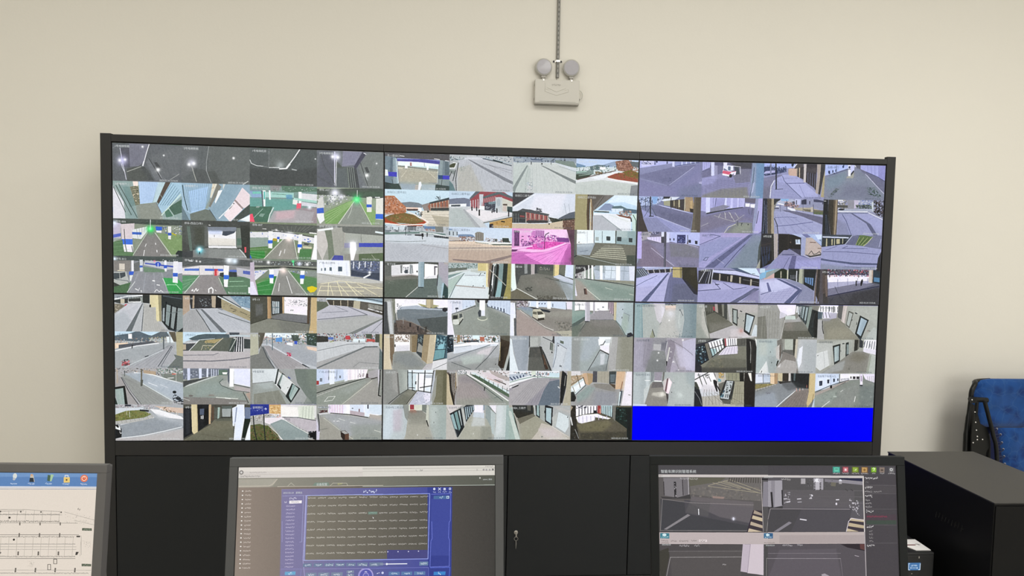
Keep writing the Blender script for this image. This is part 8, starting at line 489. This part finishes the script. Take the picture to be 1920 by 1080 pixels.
for kx in 'LMR':
    P, ang, mk, sx, st, lab = MON[kx]; X = Matrix.Translation(P) @ rot(*ang)
    root = thing('desk_monitor', lab, 'monitor', (P[0], P[1]+.12, .745), 'monitors on the control desk')
    h = SWD/2
    bm = bmesh.new(); ring_frame(bm, -h, h, -SHT, 0, sx, st, .022, -.0035, .012, .0012); obj('bezel', bm, MAT[mk], root, X)
    bm = bmesh.new(); ring_frame(bm, -h+.0012, h-.0012, -SHT+.0012, -.0012, .0012, .0012, .0012, -.0015, .0005); obj('inner_lip', bm, MAT['black'], root, X)
    bm = bmesh.new(); box(bm, (-h-sx+.004, .0125, -SHT-.017), (h+sx-.004, .032, st-.005), .004); box(bm, (-.16, .0325, -.25), (.16, .055, -.06), .006); obj('back_shell', bm, MAT[mk], root, X)
    rng = np.random.default_rng(7); cv = Canvas(2400, 1350, 1600., 900.); cv.run(UI[kx], rng); im = screen_image('monitor_picture', cv.finish(rng, .006))
    me = bpy.data.meshes.new('screen'); me.from_pydata([X @ Vector(v)-root.location for v in ((-h, 0, -SHT), (h, 0, -SHT), (h, 0, 0), (-h, 0, 0))], [], [(0, 1, 2, 3)]); uv = me.uv_layers.new()
    for li, t in enumerate(((0, 0), (1, 0), (1, 1), (0, 1))): uv.data[li].uv = t
    me.materials.append(screen_mat('monitor_picture', im, .5, .2)); s = bpy.data.objects.new('screen', me); C.objects.link(s); s.parent = root
    TX = {'R': [('智能车牌识别管理系统', 20, 55, .0079, 'capw'), ('2023/02/24', 20, 84, .0043, 'capw'), ('2023/02/24', 716, 86, .0043, 'capw'), ('2023/02/24', 20, 541, .0043, 'capw'), ('2023/02/24', 716, 541, .0043, 'capw')],
          'M': [('2023-02-24   星期五', 282, 166, .0046, 'capw'), ('admin | 退出', 1522, 95, .0036, 'capw'), ('设备配置', 484, 118, .0056, 'capw')],
          'L': []}[kx]
    for sx_, u, v, size, mc in TX:
        V, F = text_verts(sx_, size); me = bpy.data.meshes.new('screen_text'); me.from_pydata([X @ Vector((-h+u/1600*SWD+a, -.0005, -v/900*SHT+b))-root.location for a, b, c_ in V], [], F); me.materials.append(MAT[mc])
        t = bpy.data.objects.new('screen_text', me); C.objects.link(t); t.parent = s
    n = X @ Vector((0, .055, -.2)); bx = P[0]; by = P[1]+.12
    bm = bmesh.new(); tube(bm, [(bx, by, .757), (bx, by+.01, .90), (n.x, n.y+.012, n.z)], .022, 12); obj('stand_neck', bm, MAT[mk], root, smooth=True)
    bm = bmesh.new(); disc(bm, (bx, by, .7452), (0, 0, 1), .12, .012, 40, .003); obj('stand_base', bm, MAT[mk], root, smooth=True)

# ------------------------------------------------------------------ emergency light and conduit
em = thing('emergency_light', 'cream twin-head emergency light box mounted on the wall above the screens', 'light', (2.058, .35, 2.433))
WY = .35
bm = bmesh.new(); box(bm, (1.944, WY-.044, 2.434), (2.177, WY-.0005, 2.555), .005); obj('housing', bm, MAT['plastic'], em, smooth=False)
bm = bmesh.new(); box(bm, (1.945, WY-.046, 2.4285), (2.175, WY-.002, 2.4335), .001); obj('bottom_edge', bm, MAT['plasticd'], em)
bm = bmesh.new(); box(bm, (1.968, WY-.0455, 2.441), (2.157, WY-.0438, 2.4425)); obj('groove', bm, MAT['plasticd'], em)
bm = bmesh.new()
for zo, hw in ((0, .062), (.018, .048)):
    c0 = 2.057; z0 = 2.474+zo
    for sg in (-1, 1):
        tube(bm, [(c0, WY-.0442, z0), (c0+sg*hw, WY-.0442, z0+.02)], .0016, 6)
        if zo == 0: tube(bm, [(c0+sg*hw, WY-.0442, z0+.02), (c0+sg*hw, WY-.0442, z0+.032), (c0+sg*(hw-.02), WY-.0442, z0+.027)], .0013, 6)
tube(bm, [(1.999, WY-.0442, 2.494), (1.997, WY-.0442, 2.536)], .0012, 6)
obj('chevron_ridge', bm, MAT['plastic'], em)
bm = bmesh.new()
for i in range(7):
    x = 2.033+i*.0068; tube(bm, [(x, WY-.0443, 2.5235), (x+.0012, WY-.0443, 2.5315)], .0009, 5); tube(bm, [(x, WY-.0443, 2.5235+.004*(i % 3)), (x+.0042, WY-.0443, 2.5235+.004*((i+1) % 3))], .0009, 5)
obj('maker_mark', bm, MAT['plasticd'], em)
for z in (2.528, 2.456):
    bm = bmesh.new(); box(bm, (1.9405, WY-.03, z-.005), (1.9437, WY-.02, z+.005), .0008); obj('hinge_pin', bm, MAT['plasticd'], em)
bm = bmesh.new(); tube(bm, smooth_path([(2.177, WY-.02, 2.51), (2.19, WY-.02, 2.502), (2.1965, WY-.02, 2.485), (2.192, WY-.02, 2.467), (2.178, WY-.02, 2.459)]), .0022, 8); obj('cord_loop', bm, MAT['plastic'], em, smooth=True)
bm = bmesh.new(); box(bm, (2.1775, WY-.028, 2.452), (2.1805, WY-.012, 2.464)); obj('switch', bm, MAT['black'], em)
for cx, cz, tw in ((1.9885, 2.6195, .05), (2.134, 2.6195, -.06)):
    ax = (tw, -1, -.03); hd = bmesh.new(); disc(hd, (cx, WY-.014, cz), ax, .0435, .024, 48, .004)
    head = obj('lamp_head', hd, MAT['lensrim'], em, smooth=True)
    a = Vector(ax).normalized(); bm = bmesh.new(); disc(bm, Vector((cx, WY-.014, cz))+a*.0235, ax, .0375, .0028, 48, .0012); obj('lens', bm, MAT['lens'], head, smooth=True)
    bm = bmesh.new(); box(bm, (cx-.011, WY-.03, 2.5665), (cx+.011, WY-.008, 2.579), .002); box(bm, (cx-.0065, WY-.026, 2.5555), (cx+.0065, WY-.012, 2.567), .001); obj('swivel_neck', bm, MAT['plasticd'], em)
    bm = bmesh.new(); disc(bm, (cx, WY-.0445, 2.5505), (0, -1, 0), .0048, .002, 14); obj('screw', bm, MAT['chrome'], em)
cn = thing('conduit', 'thin grey cable conduit running down the wall to the emergency light', 'conduit', (2.063, .35, 2.57))
bm = bmesh.new()
pr = [(-.0082, 0), (-.0082, -.010), (-.0035, -.0155), (.0035, -.0155), (.0082, -.010), (.0082, 0)]
zs = [2.5735, 2.70, 2.9, 3.2, 3.748]; xs = [2.0645, 2.0642, 2.0632, 2.061, 2.058]
rg = [[bm.verts.new((x+a, WY-.0005+b, z)) for a, b in pr] for x, z in zip(xs, zs)]
for a, b in zip(rg, rg[1:]):
    for i in range(6): bm.faces.new((a[i], a[(i+1) % 6], b[(i+1) % 6], b[i]))
bm.faces.new(rg[0]); bm.faces.new(rg[-1][::-1]); obj('pipe', bm, MAT['conduit'], cn)
bm = bmesh.new()
for i in range(18):
    z = 2.59+i*.024; bx_ = 2.0643-(z-2.57)*.0035; box(bm, (bx_-.0013, WY-.0168, z), (bx_+.0013, WY-.0158, z+.010))
o = obj('slot_mark', bm, MAT['black'], cn); o['kind'] = 'stuff'
bm = bmesh.new(); box(bm, (2.0535, WY-.0185, 2.6515), (2.0755, WY-.0005, 2.6625), .001); box(bm, (2.045, WY-.003, 2.6535), (2.083, WY-.0006, 2.6605)); obj('clip', bm, MAT['chrome'], cn)
for x in (2.0445, 2.0822):
    bm = bmesh.new(); disc(bm, (x, WY-.0005, 2.657), (0, -1, 0), .0052, .0035, 16); obj('screw', bm, MAT['black'], cn)
wr = bmesh.new(); tube(wr, smooth_path([(2.0645, WY-.009, 2.575), (2.061, WY-.012, 2.566), (2.053, WY-.014, 2.556), (2.051, WY-.014, 2.553)]), .0016, 6); obj('lead_wire', wr, MAT['conduit'], cn, smooth=True)

# ------------------------------------------------------------------ equipment rack, UPS tower, card
rk = thing('equipment_rack', 'low black steel equipment cabinet with a flat grey top at the right', 'cabinet', (3.595, -.785, 0))
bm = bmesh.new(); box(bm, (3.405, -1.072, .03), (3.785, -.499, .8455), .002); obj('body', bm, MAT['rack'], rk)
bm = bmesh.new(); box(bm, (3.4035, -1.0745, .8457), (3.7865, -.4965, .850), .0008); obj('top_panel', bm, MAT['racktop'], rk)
bm = bmesh.new(); box(bm, (3.4085, -1.0765, .04), (3.7815, -1.0722, .838), .001); obj('front_door', bm, MAT['rack'], rk)
for x in (3.43, 3.76):
    for y in (-1.04, -.53):
        bm = bmesh.new(); disc(bm, (x, y, 0), (0, 0, 1), .018, .0298, 16); obj('foot', bm, MAT['black'], rk)
bm = bmesh.new(); rs = np.random.default_rng(3)
for i in range(9):
    y = -.800-i*.0165; tube(bm, [(3.4046, y, .692+rs.uniform(-.004, .004)), (3.4046, y-.006, .714+rs.uniform(-.004, .006))], .0016, 5)
    if i % 2 == 0: tube(bm, [(3.4046, y, .700), (3.4046, y-.012, .703)], .0014, 5)
obj('embossed_mark', bm, MAT['rackmark'], rk)
up = thing('power_backup_tower', 'slim black tower with a small blue lit display left of the equipment cabinet', 'power supply', (3.235, -.73, 0))
bm = bmesh.new(); box(bm, (3.14, -.903, .008), (3.33, -.53, .600), .003); obj('body', bm, MAT['ups'], up)
bm = bmesh.new(); box(bm, (3.146, -.9055, .02), (3.324, -.9032, .590), .001); obj('front_panel', bm, MAT['ups'], up)
lc = bmesh.new(); box(lc, (3.2295, -.9075, .5365), (3.277, -.9057, .5640), .0006); lcd = obj('display_window', lc, MAT['lcd'], up, label='blue lit liquid crystal display')
bm = bmesh.new()
for a, b, c_, d_ in ((3.2305, .5375, 3.2325, .5630), (3.2305, .5610, 3.2360, .5630), (3.2305, .5373, 3.2375, .5392), (3.2740, .5380, 3.2762, .5620), (3.2690, .5375, 3.2750, .5400), (3.2385, .5440, 3.2425, .5475), (3.2620, .5430, 3.2660, .5475), (3.2400, .5520, 3.2490, .5535), (3.2530, .5525, 3.2640, .5540), (3.2450, .5450, 3.2600, .5462), (3.2430, .5560, 3.2620, .5568)):
    box(bm, (a, -.9082, b), (c_, -.9076, d_))
obj('segments', bm, MAT['lcdw'], lcd)
bm = bmesh.new(); box(bm, (3.2695, -.9068, .5805), (3.2718, -.9056, .5875)); obj('indicator', bm, MAT['plasticd'], up)
bm = bmesh.new(); disc(bm, (3.2460, -.9056, .5235), (0, -1, 0), .0018, .001, 12); obj('button', bm, MAT['chrome'], up)
for x in (3.16, 3.31):
    for y in (-.87, -.56):
        bm = bmesh.new(); disc(bm, (x, y, 0), (0, 0, 1), .012, .0078, 12); obj('foot', bm, MAT['black'], up)
cp = thing('paper_card', 'small white folded card with a red stripe lying on the black tower', 'card', (3.29, -.84, .6005))
bm = bmesh.new(); vs = [bm.verts.new((x, y, z)) for z in (.6005, .6025) for x, y in ((3.226, -.797), (3.330, -.797), (3.328, -.887), (3.2725, -.887))]
bm.faces.new(vs[:4]); bm.faces.new(vs[4:])
for i in range(4): bm.faces.new((vs[i], vs[(i+1) % 4], vs[4+(i+1) % 4], vs[4+i]))
cpo = obj('sheet', bm, MAT['paper'], cp)
bm = bmesh.new(); box(bm, (3.264, -.849, .6026), (3.298, -.842, .6029)); obj('stripe', bm, MAT['red'], cp)
bm = bmesh.new(); box(bm, (3.302, -.840, .6026), (3.314, -.837, .6029)); box(bm, (3.309, -.846, .6026), (3.316, -.842, .6029)); obj('print', bm, MAT['ink'], cp)

# ------------------------------------------------------------------ folding lounge chair against the wall
ch = thing('folding_lounge_chair', 'folded recliner with blue plush cushion and black tube frame against the wall', 'chair', (4.55, .15, 0))
def cushion(x0, x1, z0, z1, y, dep, cut=0, slant=None):
    bm = bmesh.new(); nx, nz = 22, 18; V = [[None]*(nz+1) for _ in range(nx+1)]; W_ = [[None]*(nz+1) for _ in range(nx+1)]
    for i in range(nx+1):
        for j in range(nz+1):
            u, v = i/nx, j/nz; xa = x0 if slant is None else slant(z0+(z1-z0)*v)
            x = xa+(x1-xa)*u; z = z0+(z1-z0)*v
            if cut and u < .12 and j >= nz-1: z -= cut*(1-u/.12)
            e = min(1, min(u, 1-u)*nx/2.2)*min(1, min(v, 1-v)*nz/2.2); puff = dep*.55*(e**.5)
            wob = .0018*math.sin(x*31+z*17)+.0012*math.sin(z*43-x*23)
            V[i][j] = bm.verts.new((x, y-puff-wob*e, z)); W_[i][j] = bm.verts.new((x, y+dep*.45, z))
    for i in range(nx):
        for j in range(nz):
            bm.faces.new((V[i][j], V[i+1][j], V[i+1][j+1], V[i][j+1])); bm.faces.new((W_[i][j], W_[i][j+1], W_[i+1][j+1], W_[i+1][j]))
    for i in range(nx):
        bm.faces.new((V[i][0], W_[i][0], W_[i+1][0], V[i+1][0])); bm.faces.new((V[i][nz], V[i+1][nz], W_[i+1][nz], W_[i][nz]))
    for j in range(nz):
        bm.faces.new((V[0][j], V[0][j+1], W_[0][j+1], W_[0][j])); bm.faces.new((V[nx][j], W_[nx][j], W_[nx][j+1], V[nx][j+1]))
    return bm
obj('upper_cushion', cushion(4.300, 4.93, .782, 1.040, .158, .030, .013), MAT['blue'], ch, smooth=True)
obj('lower_cushion', cushion(4.44, 4.93, .30, .778, .160, .026, 0, lambda z: 4.4465+max(0, .775-z)*.235), MAT['blue'], ch, smooth=True)
obj('seat_sling', cushion(4.335, 4.93, .12, 1.00, .195, .010), MAT['navy'], ch, smooth=True)
bm = bmesh.new(); prism(bm, [(4.282, .91), (4.300, .90), (4.345, .74), (4.352, .10), (4.272, .10), (4.268, .70)], .140, .150); obj('side_panel', bm, MAT['black'], ch)  # dark filler plate added for the solid dark mass between the tubes
def tb(name, pts, r, m='tube', n=12, k=5):
    bm = bmesh.new(); tube(bm, smooth_path(pts, k) if len(pts) > 2 else pts, r, n); return obj(name, bm, MAT[m], ch, smooth=True)
tb('back_tube', [(4.40, .175, 1.030), (4.318, .165, 1.026), (4.292, .14, 1.017), (4.273, .13, .996), (4.266, .13, .972), (4.265, .13, .935)], .0118)
tb('side_post_tube', [(4.2625, .13, .94), (4.255, .13, .84), (4.250, .13, .75), (4.252, .13, .60), (4.256, .13, .02)], [.0085]*5+[.0105]*5+[.0125]*5+[.013]*6)
tb('hinge_tube', [(4.235, .10, .944), (4.330, .10, .939)], .0135)
tb('front_leg_tube', [(4.300, .078, .936), (4.326, .078, .858), (4.356, .078, .765), (4.388, .078, .62), (4.43, .078, .012)], .0098)
tb('inner_tube', [(4.276, .10, .937), (4.277, .105, .84), (4.285, .11, .74), (4.295, .115, .50), (4.30, .115, .02)], .0085)
for x0, x1 in ((4.318, 4.330), (4.345, 4.360), (4.366, 4.384)):
    tb('folded_tube', [(x0, .125, .757), (x1-.004, .125, .627), (x1+.01, .125, .02)], .0082)
bm = bmesh.new(); prism(bm, [(4.262, .87), (4.285, .86), (4.300, .815), (4.338, .795), (4.352, .745), (4.362, .70), (4.33, .64), (4.262, .62), (4.257, .75)], .098, .106); obj('bracket_plate', bm, MAT['tube'], ch)
bm = bmesh.new(); prism(bm, [(4.222, .955), (4.258, .957), (4.262, .93), (4.232, .926)], .082, .094); obj('hinge_plate', bm, MAT['tube'], ch)
for x, z in ((4.232, .945), (4.264, .877), (4.271, .823), (4.278, .781), (4.285, .748), (4.286, .731), (4.315, .732), (4.264, .715)):
    bm = bmesh.new(); disc(bm, (x, .0965 if x > 4.24 else .0815, z), (0, -1, 0), .0036, .003, 14, .001); obj('rivet', bm, MAT['rivet'], ch, smooth=True)
bm = bmesh.new(); P_ = [(4.400, .785), (4.436, .782), (4.452, .72), (4.463, .66), (4.475, .60), (4.505, .45), (4.44, .45), (4.405, .62), (4.392, .70)]; prism(bm, P_, .148, .152); obj('edge_fabric', bm, MAT['navy'], ch)
GR = [(4.427, .776), (4.450, .746), (4.460, .703), (4.470, .667), (4.477, .628), (4.484, .588), (4.492, .545), (4.500, .50)]
for i, (x, z) in enumerate(GR):
    bm = bmesh.new(); tube(bm, [(x+.0048*math.cos(a), .139, z+.0048*math.sin(a)) for a in [t*2*math.pi/16 for t in range(17)]], .0012, 6, False); obj('eyelet', bm, MAT['rivet'], ch, smooth=True)
    lx = 4.372+(.776-z)*.17
    for zz in (z+.012, z-.014):
        bm = bmesh.new(); tube(bm, smooth_path([(x, .138, z), (x-.012, .128, (z*2+zz)/3), (lx, .10, zz)], 4), .0028, 6); obj('lacing_cord', bm, MAT['cord'], ch, smooth=True)
